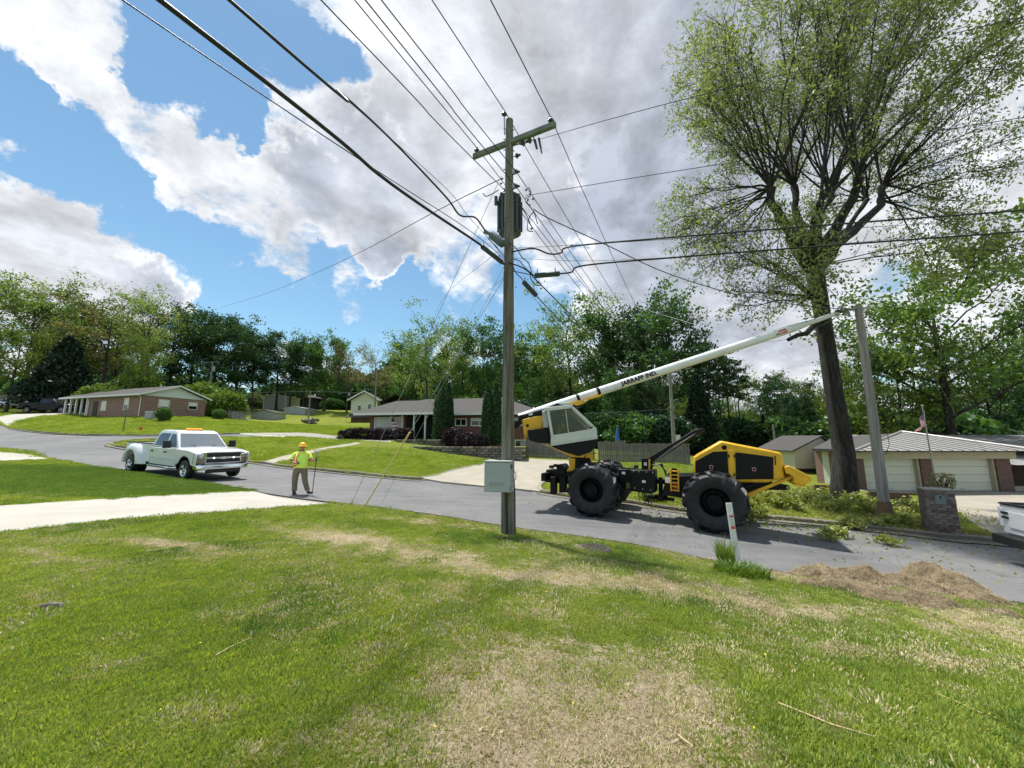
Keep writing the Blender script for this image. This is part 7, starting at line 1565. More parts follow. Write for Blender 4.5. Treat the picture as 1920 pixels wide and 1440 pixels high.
# drops to the far pole from comm level
wire([P(1006, 555, 9.0), P(1060, 610, 12), P(1150, 690, 18), P(1210, 745, 25), P(1265, 790, 34)], .014, 'lower black cable from the short splice case down behind the boom', 'cables from the tall pole down to the far pole', name='communication_cable')
wire([K2 + Vector((.1, 0, .0)), P(985, 505, 8.6), P(1010, 530, 9), P(1060, 580, 11), P(1140, 660, 16), P(1265, 775, 34)], .016, 'upper black cable slanting from the pole down behind the boom', 'cables from the tall pole down to the far pole', name='communication_cable')
# tangle round the pole
g = MB()
for lst in ([(955, 455), (970, 468), (978, 482), (990, 492), (996, 508), (995, 522), (1004, 534), (1016, 535)], [(962, 500), (968, 512), (978, 522), (984, 533)], [(960, 508), (980, 512), (1003, 517)], [(915, 447), (926, 458), (935, 470), (946, 482)], [(963, 486), (975, 490), (985, 503), (1000, 515)], [(1002, 396), (994, 405), (989, 420), (990, 432), (1000, 434)], [(985, 358), (992, 352), (995, 366), (985, 372)], [(905, 362), (912, 368), (925, 362), (935, 356)], [(946, 410), (955, 404)], [(962, 372), (974, 384), (985, 400), (998, 428)], [(985, 378), (1000, 396), (1008, 420)]):
    c3 = [rel_(a, b_, 8.4) for a, b_ in lst]; q = []
    for i in range(len(c3) - 1):
        p0, p1, p2, p3 = c3[max(i - 1, 0)], c3[i], c3[i + 1], c3[min(i + 2, len(c3) - 1)]
        for j in range(5): t = j / 5; q.append(0.5 * ((2 * p1) + (p2 - p0) * t + (2 * p0 - 5 * p1 + 4 * p2 - p3) * t * t + (3 * p1 - p0 - 3 * p2 + p3) * t ** 3))
    g.tube(q + [c3[-1]], .011, 5)
o = g.build('jumper_cables', 'wire_black', UP); o['kind'] = 'stuff'
for px, py in ((985, 357), (992, 365), (998, 374), (988, 376), (991, 386), (995, 430), (940, 336), (938, 345), (1070, 461)): insul(rel_(px, py, 8.45), UP, .35, 'connector', Vector((1, 0, .6)))
# drop to the far left
wire([W3 + rel_(940, 335, 8.6), P(905, 352, 9.3), P(810, 400, 12), P(640, 490, 22), P(500, 550, 36), P(415, 576, 52)], .013, 'service drop curving from the pole to the trees on the left', name='drop_cable')
# guy wires with yellow guard
G1, G2 = G(658, 946), G(684, 949)
wire([G1, W3 + rel_(940, 330, 8.6)], .007, 'left guy wire anchored in the lawn edge', 'guy wires of the tall pole', 'steel', name='guy_wire'); wire([G2, W3 + rel_(946, 520, 8.55)], .007, 'right guy wire inside the yellow guard', 'guy wires of the tall pole', 'steel', name='guy_wire')
wire([G2 + Vector((.35, .4, 0)), W3 + rel_(945, 500, 8.55)], .005, 'thin third guy wire behind the yellow guard', 'guy wires of the tall pole', 'steel', name='guy_wire')
d = (W3 + rel_(946, 520, 8.55) - G2).normalized(); gl = .1
while True:
    q = G2 + d * gl; v = q - Vector((0, 0, CAMZ)); dep = v.y * math.cos(PITCH) + v.z * math.sin(PITCH); py = 720 - FPX * (v.z * math.cos(PITCH) - v.y * math.sin(PITCH)) / dep
    if py < 811 or gl > 6: break
    gl += .03
g = MB(); n_ = d.orthogonal().normalized(); g.tube([d * .08 , d * gl], [.017, .022], 10); o = g.build('guy_guard', 'guard_yellow', None, True, loc=G2); tag(o, 'long slanting yellow plastic guard on the right guy wire', 'guy guard')
g = MB(); g.cyl((0, 0, -.1), (.03, .02, .12), .02, n=6); o = g.build('guy_anchor', 'steel', None, loc=G1); tag(o, 'small steel anchor eye where the left guy wire meets the lawn', 'anchor')
# service wires left of the pole going down to the brick house
for (pa, pb2, Y, lab) in (((935, 470), (822, 576), 24, 'upper thin service wire dropping left of the pole'), ((944, 520), (880, 590), 26, 'lower thin service wire dropping left of the pole')): wire([W3 + rel_(*pa, 8.6), P(*pb2, Y), P(pb2[0] - 40, pb2[1] + 130, 32)], .006, lab, 'service wires behind the tall pole', 'wire_gray')
# far small poles
for px, yt, yb, Y, lab in ((392, 678, 738, 60, 'small far utility pole with cross arm right of the brick ranch house'), (579, 732, 775, 58, 'small pale pole on the slope right of the low white shed'), (703, 690, 760, 50, 'short dark pole at the ridge of the cream gabled house'), (1455, 795, 850, 40, 'short dark leaning post behind the yellow hood'), (1722, 700, 780, 40, 'thin pole among the right trees')):
    a = P(px, yb, Y); a.z = min(a.z, zt(a.x, Y)); b_ = P(px, yt, Y); r = empty('utility_pole', a, 0, lab, 'utility pole', 'small far poles'); g = MB(); g.tube([(0, 0, -.2), (0, 0, b_.z - a.z)], [.13, .09], 8); g.build('pole', 'pole_gray', r)
    if px == 392: g = MB(); g.box((0, 0, b_.z - a.z - .1), (2.2, .1, .12)); g.build('cross_arm', 'arm_wood', r); g = MB(); g.cyl((.3, 0, b_.z - a.z - 1.6), (.3, 0, b_.z - a.z - .8), .2, n=10); g.build('transformer', 'steel', r)
wire([P(392, 680, 60), P(260, 700, 58), P(120, 735, 56)], .02, 'far wire from the small pole over the brick ranch house', 'far wires', 'wire_gray'); wire([P(392, 712, 60), P(440, 735, 62), P(579, 734, 58), P(700, 738, 50)], .02, 'far wire between the small pole and the cream house', 'far wires', 'wire_gray')
wire([P(1095, 775, 30), P(1180, 772, 32), P(1265, 766, 34)], .018, 'far wire level behind the cab towards the thin pole', 'far wires', 'wire_gray')
# ------------------------------------------------------------------ people
def skin_mesh(name, verts, edges, radii, mat, parent, root=0, sub=2, sq=None):
    me = bpy.data.meshes.new(name); me.from_pydata([tuple(v) for v in verts], edges, []); me.update()
    tmp = bpy.data.objects.new(name, me); col.objects.link(tmp)
    md = tmp.modifiers.new('skin', 'SKIN'); md.use_smooth_shade = True
    sk = me.skin_vertices[0].data
    for i, r_ in enumerate(radii): sk[i].radius = (r_, r_) if isinstance(r_, (int, float)) else r_; sk[i].use_root = (i == root)
    ss = tmp.modifiers.new('sub', 'SUBSURF'); ss.levels = sub; ss.render_levels = sub
    dg = bpy.context.evaluated_depsgraph_get(); m2 = bpy.data.meshes.new_from_object(tmp.evaluated_get(dg)); bpy.data.objects.remove(tmp); m2.name = name
    m2.materials.clear(); m2.materials.append(M(mat)); o = link(name, m2, parent); return o
def chain(vs, es, rs, pts, radii, start=None):
    prev = start
    for p, r_ in zip(pts, radii):
        vs.append(p); rs.append(r_); i = len(vs) - 1
        if prev is not None: es.append((prev, i))
        prev = i
    return prev
def head_shape(body_v, c, r, yaw=0): pass
def head(parent, c, fwd, mat='skin'):
    """head with brow, eye sockets, nose, mouth, chin and ears; c = centre, fwd = facing"""
    bm = bmesh.new(); bmesh.ops.create_icosphere(bm, subdivisions=4, radius=1)
    for v in bm.verts:
        x, y, z = v.co   # x forward
        p = Vector((x * .098, y * .078, z * .125))
        if z < -.1: p.y *= 1 - .28 * min(1, (-z - .1)); p.x *= 1 - .12 * (-z - .1)
        def bump(px, py_, pz, s, a): d = (x - px) ** 2 + (y - py_) ** 2 + (z - pz) ** 2; return a * math.exp(-d / (s * s))
        k = bump(1, 0, -.08, .16, .032) + bump(.96, 0, .05, .14, .016) + bump(.95, .0, -.42, .2, .008) + bump(.8, 0, -.85, .3, .016) + bump(.92, 0, .28, .4, .006)
        k -= bump(.9, .36, .08, .16, .013) + bump(.9, -.36, .08, .16, .013) + bump(.98, 0, -.30, .10, .006) + bump(.97, 0, -.50, .10, .004)
        p += Vector((1, 0, 0)) * k
        for s in (-1, 1): p += Vector((0, s, 0)) * bump(-.05, s, 0, .17, .024)
        v.co = p
    me = bpy.data.meshes.new('head'); bm.to_mesh(me); bm.free(); return me
def worker():
    base = onground(P(560, 925, 13.05).x, 13.05, -.065)
    H = 1.80
    W = empty('person', base, 0, 'worker on the street in yellow hard hat, lime shirt and khaki trousers holding a rake', 'person')
    # frame: +x right in the picture, -y towards the camera; he faces right and slightly towards the camera, mid stride
    hip = Vector((0, 0, .93)); 
    f = Vector((.80, -.60, 0)); lft = Vector((.60, .80, 0))   # facing, his left side (away)
    shR = Vector((-.185, -.10, 1.44)); shL = Vector((.19, .12, 1.44))
    # body: continuous torso, neck, head, arms, legs (under the clothes)
    v, e, r = [], [], []
    v.append(Vector((0, 0, .98))); r.append((.20, .17)); 
    t1 = chain(v, e, r, [Vector((.03, -.03, 1.12)), Vector((.02, -.02, 1.28)), Vector((0, 0, 1.42)), Vector((0.01, -.01, 1.50)), Vector((.015, -.02, 1.56)), Vector((.02, -.025, 1.64)), Vector((.02, -.025, 1.72))], [(.18, .165), (.15, .13), (.10, .08), .062, .062, .070, .055], 0)
    # right arm bent, hand in front of the belly with a gloved thumb up
    hR = Vector((.03, -.30, 1.10)); eR = Vector((-.26, -.18, 1.17))
    chain(v, e, r, [shR, Vector((-.235, -.14, 1.30)), eR, Vector((-.12, -.27, 1.12)), hR], [.052, .055, .052, .046, .032], 3)
    hL = Vector((.535, -.06, 1.215)); eL = Vector((.31, .06, 1.20))
    chain(v, e, r, [shL, Vector((.26, .10, 1.31)), eL, Vector((.42, .0, 1.20)), hL], [.052, .055, .05, .044, .032], 3)
    kR = Vector((-.13, -.06, .50)); aR = Vector((-.165, .0, .10)); kL = Vector((.15, .02, .52)); aL = Vector((.25, .05, .12))
    chain(v, e, r, [Vector((-.10, -.04, .86)), kR, aR], [.105, .065, .045], 0); chain(v, e, r, [Vector((.10, .04, .86)), kL, aL], [.105, .065, .045], 0)
    body = skin_mesh('body', v, e, r, 'skin', W)
    hm = head(W, None, None); hm.materials.append(M('skin')); hd_ = link('head', hm, W, (.03, -.035, 1.665), (0, 0, math.atan2(-.72, .65)), (1.02, 1.02, 1.0)); hm.polygons.foreach_set('use_smooth', [True] * len(hm.polygons))
    hx = hd_
    for s in (-1, 1): g = MB(); g.lathe([(.001, -.01), (.011, -.008), (.014, 0), (.011, .008), (.001, .01)], 10, Matrix.Translation((.084, s * .028, .012)) @ Matrix.Rotation(R(90), 4, 'Y')); g.build('eye', 'wire_black', hx, True)
    g = MB(); g.box((.089, 0, -.055), (.01, .045, .008)); g.build('mouth', 'hat_mouth' if 'hat_mouth' in MATS else 'sticker_red', hx)
    g = MB(); g.lathe([(.104, -.01), (.104, .03), (.09, .05), (.001, .05)], 20, Matrix.Translation((-.012, 0, -.0)) @ Matrix.Diagonal((.95, .80, 1, 1))); g.build('hair', 'hair', hx, True)
    # hard hat
    HT = empty('hard_hat', (.0, 0, .048)); HT.parent = hx
    g = MB(); g.lathe([(.128, 0), (.126, .035), (.115, .075), (.088, .108), (.045, .125), (.001, .130)], 28, Matrix.Diagonal((1.02, .88, 1, 1))); g.build('shell', 'hat_yellow', HT, True)
    g = MB(); g.lathe([(.120, -.004), (.158, -.012), (.160, -.004), (.122, .008)], 28, Matrix.Translation((.012, 0, 0)) @ Matrix.Diagonal((1.08, .92, 1, 1)), True); g.build('brim', 'hat_yellow', HT, True)
    for yy in (-.025, 0, .025): g = MB(); g.tube([(-.09, yy, .09), (-.04, yy, .127), (.02, yy, .132), (.09, yy, .09)], .008, 6); g.build('ridge', 'hat_yellow', HT, True)
    # gloves: palms with five fingers
    def hand(c, out, pts_fingers, nm):
        vs, es, rs_ = [c.copy()], [], [.036]; 
        m_ = c + out * .05; vs.append(m_); rs_.append(.038); es.append((0, 1))
        for fl in pts_fingers: chain(vs, es, rs_, [c + q for q in fl], [.013, .0115, .010, .008][:len(fl)], 1 if fl[0].length > .05 else 0)
        return skin_mesh(nm, vs, es, rs_, 'glove', W, 0, 1)
    o1 = Vector((.9, -.42, .05)).normalized(); ups = Vector((0, 0, 1)); sd = Vector((-.1, -1, 0)).normalized()
    fin = []
    for k in range(4):
        b_ = o1 * .065 + ups * (.026 - .018 * k); fin.append([b_ + o1 * .02, b_ + o1 * .035 + sd * .015 - ups * .004, b_ + o1 * .03 + sd * .035, b_ + o1 * .008 + sd * .04])
    fin.append([o1 * .02 + ups * .03, o1 * .028 + ups * .055, o1 * .03 + ups * .08, o1 * .03 + ups * .098]); hand(hR, o1, fin, 'right_glove')
    rk = Vector((.575, -.075, 0)); o2 = Vector((.97, -.1, 0)).normalized(); fin = []
    for k in range(4):
        z = .03 - .02 * k; fin.append([Vector((.035, -.012, z)), Vector((.052, -.034, z)), Vector((.070, -.024, z)), Vector((.068, .0, z))])
    fin.append([Vector((.022, .012, .02)), Vector((.04, .018, .032)), Vector((.058, .010, .034))]); hand(hL, o2 * .6, fin, 'left_glove')
    # trousers
    v, e, r = [Vector((0, 0, .95))], [], [(.225, .19)]
    chain(v, e, r, [Vector((.0, -.01, 1.05))], [(.215, .2)], 0)
    chain(v, e, r, [Vector((-.105, -.05, .84)), Vector((-.13, -.075, .66)), Vector((-.145, -.06, .48)), Vector((-.16, -.01, .28)), Vector((-.165, .0, .13)), Vector((-.165, 0, .085))], [.135, .118, .105, .096, .094, .09], 0)
    chain(v, e, r, [Vector((.11, .04, .84)), Vector((.14, .04, .68)), Vector((.17, .02, .50)), Vector((.23, .03, .30)), Vector((.285, .04, .15)), Vector((.295, .04, .10))], [.135, .118, .104, .096, .092, .088], 0)
    skin_mesh('trousers', v, e, r, 'khaki', W)
    # shirt with sleeves, swelling belly
    g = MB(); n = 24; V = []; F = []
    rings = [(.925, .238, .205, .005, -.02), (.94, .244, .212, .007, -.022), (1.02, .252, .222, .015, -.03), (1.10, .256, .226, .02, -.035), (1.18, .25, .218, .018, -.03), (1.27, .236, .20, .01, -.02), (1.35, .222, .175, .003, -.01), (1.42, .20, .145, 0, -.002), (1.465, .15, .115, 0, 0), (1.495, .095, .085, .005, -.005), (1.52, .072, .07, .01, -.01)]
    for z, rx, ry, cx, cy in rings:
        for i in range(n):
            a = 2 * math.pi * i / n; w = 1 + .018 * math.sin(a * 5 + z * 9) * (1.6 - z) + .012 * math.sin(a * 11 + z * 23); V.append((cx + math.cos(a) * rx * w, cy + math.sin(a) * ry * w, z + (.012 * math.sin(a * 3) if z < .95 else 0)))
    for j in range(len(rings) - 1):
        for i in range(n): i2 = (i + 1) % n; F.append((j * n + i, j * n + i2, (j + 1) * n + i2, (j + 1) * n + i))
    g.add(V, F)
    g.tube([shR + Vector((.09, .05, .0)), shR + Vector((0, 0, -.015)), Vector((-.225, -.13, 1.33)), Vector((-.27, -.165, 1.23))], [.075, .088, .088, .096], 14, cap=False); g.tube([shL + Vector((-.09, -.05, .0)), shL + Vector((0, 0, -.015)), Vector((.245, .105, 1.33)), Vector((.285, .085, 1.24))], [.075, .088, .086, .092], 14, cap=False)
    o = g.build('shirt', 'lime_shirt', W, True); sb = o.modifiers.new('sub', 'SUBSURF'); sb.levels = 1; sb.render_levels = 1
    # open orange vest: panels lying on the shirt, back and right front, with stripes
    def drape(nm, mat, a0, a1, z0, z1, off, n=10, m_=8):
        g = MB(); V = []
        for j in range(m_ + 1):
            z = z0 + (z1 - z0) * j / m_
            tq = max(0, (z - 1.2) / .22); rx = .264 - .05 * tq ** 1.4 + off; ry = .234 - .07 * tq ** 1.3 + off
            for i in range(n + 1): a = R(a0 + (a1 - a0) * i / n); V.append((.015 + math.cos(a) * rx, -.025 + math.sin(a) * ry, z))
        g.add(V, [(j * (n + 1) + i, j * (n + 1) + i + 1, (j + 1) * (n + 1) + i + 1, (j + 1) * (n + 1) + i) for j in range(m_) for i in range(n)]); o = g.build(nm, mat, W, True)
        so2 = o.modifiers.new('thick', 'SOLIDIFY'); so2.thickness = .008; so2.offset = 1; return o
    drape('vest', 'orange_vest', 120, 262, .98, 1.44, .004); drape('vest', 'orange_vest', 8, 60, 1.0, 1.42, .0, 5)
    drape('vest_stripe', 'vest_stripe', 120, 261, 1.05, 1.09, .014, 10, 1); drape('vest_stripe', 'vest_stripe', 246, 258, 1.10, 1.42, .014, 2, 6)
    for c, yw in ((Vector((-.165, -.01, 0)), -.9), (Vector((.31, .03, 0)), -.12)):
        vs = [c + Vector((0, 0, .12)), c + Vector((0, 0, .055))]; d = Vector((math.cos(yw), math.sin(yw), 0)); vs += [c + d * .10 + Vector((0, 0, .045)), c + d * .205 + Vector((0, 0, .036)), c - d * .06 + Vector((0, 0, .045))]
        skin_mesh('boot', vs, [(0, 1), (1, 2), (2, 3), (1, 4)], [.066, .058, .050, .040, .046], 'boot', W, 1)
    W.scale = (.93, .93, .93)
    # rake: a thing of its own
    RK = empty('rake', base + Vector((rk.x, rk.y - .0, 0)) * .93, 0, 'upturned leaf rake with black handle held by the worker', 'rake'); g = MB(); g.tube([(-.04, 0, .17), (0, 0, .9), (.03, 0, 1.36)], [.014, .015, .016], 8); g.build('handle', 'wire_black', RK, True)
    g = MB(); g.tube([(-.045, 0, .09), (-.04, 0, .18)], [.013, .015], 8); g.build('handle_tip', 'sticker_red', RK)
    for k in range(11): t = (k - 5) / 5; g = MB(); g.tube([(.03, 0, 1.36), (.03 + t * .04, 0, 1.44), (.035 + t * .165, 0, 1.585), (.035 + t * .175, -.03, 1.60)], .0045, 4, cap=False); g.build('tine', 'steel', RK)
    g = MB(); g.tube([(-.07, 0, 1.5), (.035, .003, 1.495), (.14, 0, 1.5)], .005, 4); g.build('tine_brace', 'steel', RK); g = MB(); g.tube([(.028, 0, 1.33), (.03, 0, 1.40)], [.02, .026], 8); g.build('ferrule', 'steel', RK)
    RK.scale = (.93, .93, .93)
worker()
def operator():
    b = P(1050, 822, 12.75); O = empty('person', b, 0, 'operator in a lime shirt sitting behind the tinted cab glass', 'person')
    v, e, r = [Vector((0, 0, .06))], [], [(.17, .15)]
    chain(v, e, r, [Vector((.0, 0, .22)), Vector((.02, 0, .40)), Vector((.03, 0, .50)), Vector((.05, 0, .57)), Vector((.06, 0, .66))], [(.17, .15), (.17, .13), .08, .055, .08], 0)
    chain(v, e, r, [Vector((.2, -.12, .08)), Vector((.42, -.13, .06)), Vector((.46, -.13, -.25))], [.09, .07, .05], 0); chain(v, e, r, [Vector((.2, .12, .08)), Vector((.42, .13, .06)), Vector((.46, .13, -.25))], [.09, .07, .05], 0)
    chain(v, e, r, [Vector((.04, -.2, .42)), Vector((.10, -.26, .25)), Vector((.3, -.2, .22)), Vector((.37, -.18, .24))], [.065, .055, .045, .03], 2); chain(v, e, r, [Vector((.04, .2, .42)), Vector((.10, .26, .25)), Vector((.3, .2, .22)), Vector((.37, .18, .24))], [.065, .055, .045, .03], 2)
    skin_mesh('body', v, e, r, 'skin', O, 0, 1)
    v, e, r = [Vector((0, 0, .08))], [], [(.19, .17)]; chain(v, e, r, [Vector((0, 0, .24)), Vector((.02, 0, .40)), Vector((.03, 0, .48))], [(.2, .18), (.19, .15), .09], 0)
    chain(v, e, r, [Vector((.04, -.2, .42)), Vector((.09, -.27, .28))], [.09, .08], 2); chain(v, e, r, [Vector((.04, .2, .42)), Vector((.09, .27, .28))], [.09, .08], 2); skin_mesh('shirt', v, e, r, 'lime_shirt', O, 0, 1)
    hm = head(O, None, None); hm.materials.append(M('skin')); link('head', hm, O, (.07, 0, .70))
    g = MB(); g.lathe([(.16, .03), (.13, .05), (.12, .1), (.08, .15), (.001, .17)], 18, Matrix.Translation((.07, 0, .70))); g.build('hard_hat', 'hat_yellow', O, True)
operator()
# ------------------------------------------------------------------ small things
# brick mailbox: separate bricks laid in courses
mb0 = P(1765, 996, 10.95); mz = zt(mb0.x, 10.95); MBX = empty('brick_mailbox', (mb0.x, 10.95, mz), R(-34), 'stout brown brick mailbox pillar with grey flap beside the right driveway', 'mailbox')
wB, dB = .60, .56; bh = .075; hB = P(1757, 918, 10.7).z - mz; rows = int(hB / bh)
bmA = MB(); bmA.box((0, 0, 0), (.198, .09, .064)); meA = bmA.mesh('brick', 'brick_brown'); meA.materials[0] = M('brick_brown')
def bricktint(nm, c): paint(nm, c, 0.9, var=0.35, scale=9, bump=0.6)
bricktint('tint1', (0.165, 0.125, 0.11)); bricktint('tint2', (0.12, 0.09, 0.08)); bricktint('tint3', (0.21, 0.165, 0.145)); bricktint('mortar', (0.15, 0.13, 0.12))
mes = []
for t in ('tint1', 'tint2', 'tint3'): q = MB(); q.box((0, 0, 0), (.198, .09, .064)); mes.append(q.mesh('brick', t))
q = MB(); q.box((0, 0, hB / 2 - .15), (wB - .03, dB - .03, hB + .26)); core = q.build('core', 'mortar', MBX); rr = random.Random(2)
op = (-.105, .165, hB - .42, hB - .14)
for j in range(rows):
    z = (j + .5) * bh
    for side_, n_, L_ in ((0, 3, wB), (1, 3, dB), (2, 3, wB), (3, 3, dB)):
        for i in range(n_ + 1):
            u = -L_ / 2 + i * (L_ / n_) + (L_ / n_ / 2 if j % 2 == 0 else 0) - (0 if j % 2 == 0 else 0); 
            if j % 2 == 0 and i == n_: continue
            half = (j % 2 == 1 and i in (0, n_)); ln = (.5 if half else 1)
            uc = u + (L_ / n_ * .25 if (half and i == 0) else (-L_ / n_ * .25 if half else 0))
            if side_ == 0 and op[0] < uc < op[1] and op[2] < z < op[3]: continue
            jit = rr.uniform(-.004, .004); D2 = (dB if side_ % 2 == 0 else wB) / 2 - .042 + jit
            pos = {0: (uc, -D2), 2: (-uc, D2), 1: (D2, uc), 3: (-D2, -uc)}[side_]
            if side_ in (1, 3) and abs(uc) > L_ / 2 - .09 and not half: pass
            link('brick', rr.choice(mes), MBX, (pos[0], pos[1], z), (0, 0, 0 if side_ % 2 == 0 else R(90)), (ln * (L_ / n_) / .208, 1, 1))
q = MB(); q.box((0, 0, rows * bh + .02), (wB + .02, dB + .02, .04)); q.build('cap', 'concrete_gray', MBX, bevel=.008)
q = MB(); q.prism([(-.10, hB - .40), (.12, hB - .40), (.12, hB - .24), (.09, hB - .17), (.01, hB - .135), (-.07, hB - .17), (-.10, hB - .24)], -dB / 2 - .015, -dB / 2 + .05, 'xz'); fl_ = q.build('flap', 'mailbox_gray', MBX, bevel=.006)
q = MB(); q.box((.01, -dB / 2 - .025, hB - .2), (.03, .02, .05)); q.build('handle', 'wire_black', fl_)
# reddish plant on top
q = P(1750, 900, 10.95); variant('climber', gen_bush(31, .30, .25, .30, .05, 420), 'leaf_brown'); tree(1750, 11.3, 884, 'climber', 'small reddish green plant growing behind the top of the brick mailbox', 'plant', None, 'garden_plant', 1.0, base=P(1750, 925, 11.3).z, crown='foliage', trunk='stem')
# flagpole
fq = P(1757, 918, 13.5); ft = P(1729, 762, 13.5); fz = zt(fq.x, 13.5); FL = empty('flagpole', (fq.x, 13.5, fz), 0, 'slim leaning pole flying a striped flag before the garages', 'flagpole')
q = MB(); dx = ft.x - fq.x; q.tube([(.08, 0, 0), (0, 0, fq.z - fz), (dx, 0, ft.z - fz)], [.028, .024, .018], 8); q.build('pole', 'steel', FL, True); q = MB(); q.lathe([(.001, 0), (.03, .02), (.035, .04), (.001, .07)], 10, Matrix.Translation((dx, 0, ft.z - fz))); q.build('finial', 'sticker_white', FL)
FG = empty('flag', (ft.x, 13.5, ft.z), 0, 'red white and blue striped flag hanging on the slim pole before the garages', 'flag')
def flagpt(u, v):   # u along the fly, v down the hoist: hangs limply, folds
    h0 = P(1728, 768, 13.5); h1 = P(1734, 800, 13.5); base_ = h0.lerp(h1, v) - Vector((ft.x, 13.5, ft.z))
    e0 = P(1729, 796, 13.5); e1 = P(1715, 812, 13.5); tip = (e0.lerp(e1, v)) - Vector((ft.x, 13.5, ft.z))
    p = base_.lerp(tip, u); p.y += -.09 * math.sin(u * 9 + v * 3) * u - .02; p.x += .05 * math.sin(u * 7 + 1) * (1 - v); return p
for k in range(13):
    q = MB(); n_ = 14; V = []
    for i in range(n_ + 1): u = i / n_; V += [flagpt(u, k / 13), flagpt(u, (k + 1) / 13)]
    q.add(V, [(2 * i, 2 * i + 1, 2 * i + 3, 2 * i + 2) for i in range(n_)]); q.build('stripe', 'flag_red' if k % 2 == 0 else 'flag_white', FG, True)
q = MB(); n_ = 7; V = []
for i in range(n_ + 1):
    for j in range(4): p = flagpt(i / n_ * .42, j / 3 * 7 / 13); V.append(p + Vector((0, -.008, 0)))
q.add(V, [(4 * i + j, 4 * i + j + 1, 4 * i + 5 + j, 4 * i + 4 + j) for i in range(n_) for j in range(3)]); ct = q.build('canton', 'flag_blue', FG, True)
q = MB()
for i in range(5):
    for j in range(4): p = flagpt((i + .5) / 5 * .42, (j + .5) / 4 * 7 / 13) + Vector((0, -.014, 0)); q.box(tuple(p), (.022, .003, .022))
q.build('stars', 'flag_white', ct)['kind'] = 'stuff'
# white marker post with red print
mp_ = G(1386, 1062); d0 = P(1386, 1062, mp_.y); t0 = P(1366.5, 943, mp_.y - .05)
MK = empty('marker_post', mp_, 0, 'leaning flat white cable marker post with red and grey print in tall weeds', 'marker post'); q = MB(); tv = t0 - mp_; wv = .052
pl = []
for i in range(9):
    t = i / 8; c = tv * t + Vector((-.01 * math.sin(t * 3.1), 0, -.03 if i == 0 else 0)); w_ = wv * (1 if t > .3 else .72 + t)
    pl += [c + Vector((-w_, -.012, .01 * 0)), c + Vector((w_, -.012, 0)), c + Vector((w_, .012, 0)), c + Vector((-w_, .012, 0))]
q.add(pl, [(4 * i + j, 4 * i + (j + 1) % 4, 4 * i + 4 + (j + 1) % 4, 4 * i + 4 + j) for i in range(8) for j in range(4)] + [(32, 33, 34, 35), (3, 2, 1, 0)]); q.build('post', 'lead_white', MK)
for t, hh_, mt_ in ((.79, .045, 'marker_red'), (.615, .06, 'marker_red')):
    c = tv * t + Vector((0, -.0135, 0)); q = MB(); q.box(tuple(c), (.07, .003, hh_)); q.build('printed_panel', mt_, MK)
    for k in range(2): lettering('CALL' if t > .7 else 'STOP', .022, 'sticker_white', MK, c + Vector((0, -.003, .012 - .024 * k)), (1, 0, 0), (0, 0, 1)) if k == 0 else None
for k in range(3): c = tv * (.735 - .03 * k) + Vector((0, -.0135, 0)); q = MB(); q.box(tuple(c), (.066 - .01 * k, .003, .006)); q.build('text_line', 'marker_dark', MK)
def grass_tuft(name, loc, n, h, rad, mat, lab=None, cat=None, kind=None, wid=.007, seed=0, lean=.6, dens_=None):
    rs = np.random.default_rng(seed); V = []; F = []
    for i in range(n):
        a = rs.uniform(0, 6.28); rr = rad * math.sqrt(rs.random()); b = Vector((math.cos(a) * rr, math.sin(a) * rr, 0)); hh = h * rs.uniform(.35, 1); d = Vector((math.cos(a) * lean * rs.uniform(.1, 1), math.sin(a) * lean * rs.uniform(.1, 1), 0)) * hh
        w = Vector((math.cos(a + 1.57 + rs.uniform(-1, 1)), math.sin(a + 1.57 + rs.uniform(-1, 1)), 0)) * wid * rs.uniform(.6, 1.4); k = len(V)
        V += [b - w, b + w, b + d * .35 + Vector((0, 0, hh * .55)) + w * .8, b + d * .35 + Vector((0, 0, hh * .55)) - w * .8, b + d + Vector((0, 0, hh * .9))]; F += [(k, k + 1, k + 2), (k, k + 2, k + 3), (k + 3, k + 2, k + 4)]
    me = soup(name, np.array([tuple(v) for v in V]), np.array(F), mat)
    if loc is None: return me
    o = link(name, me, None, loc); tag(o, lab, cat, kind=kind); return o
gq = G(1362, 1058); grass_tuft('weed_clump', gq, 300, .55, .13, 'blade_weed', 'tall narrow clump of weeds left of the leaning marker post', 'weeds', 'stuff', .006, 1, .45)
gq = G(1405, 1078); grass_tuft('weed_clump', gq, 420, .22, .28, 'blade_weed', 'low wide clump of dark weeds at the foot of the marker post', 'weeds', 'stuff', .011, 2, .9)
gq = G(1372, 1075); grass_tuft('weed_clump', gq, 420, .18, .26, 'blade_weed', 'leafy weeds in front of the marker post', 'weeds', 'stuff', .013, 3, 1.0)
# manhole cover
mh = G(1112, 1030); q = MB(); q.lathe([(.001, .035), (.30, .035), (.31, .02), (.34, .02), (.35, 0.0), (.35, -.05)], 36); o = q.build('manhole_cover', 'iron', None, True, loc=mh + Vector((0, 0, .0))); tag(o, 'round rusty iron manhole cover in the grass beside the street', 'manhole cover')
q = MB()
for i in range(-4, 5):
    for j in range(-4, 5):
        if i * i + j * j < 18: q.box((i * .06, j * .06, .038), (.035, .035, .01), rz=.78)
q.build('studs', 'iron', o)['kind'] = 'stuff'
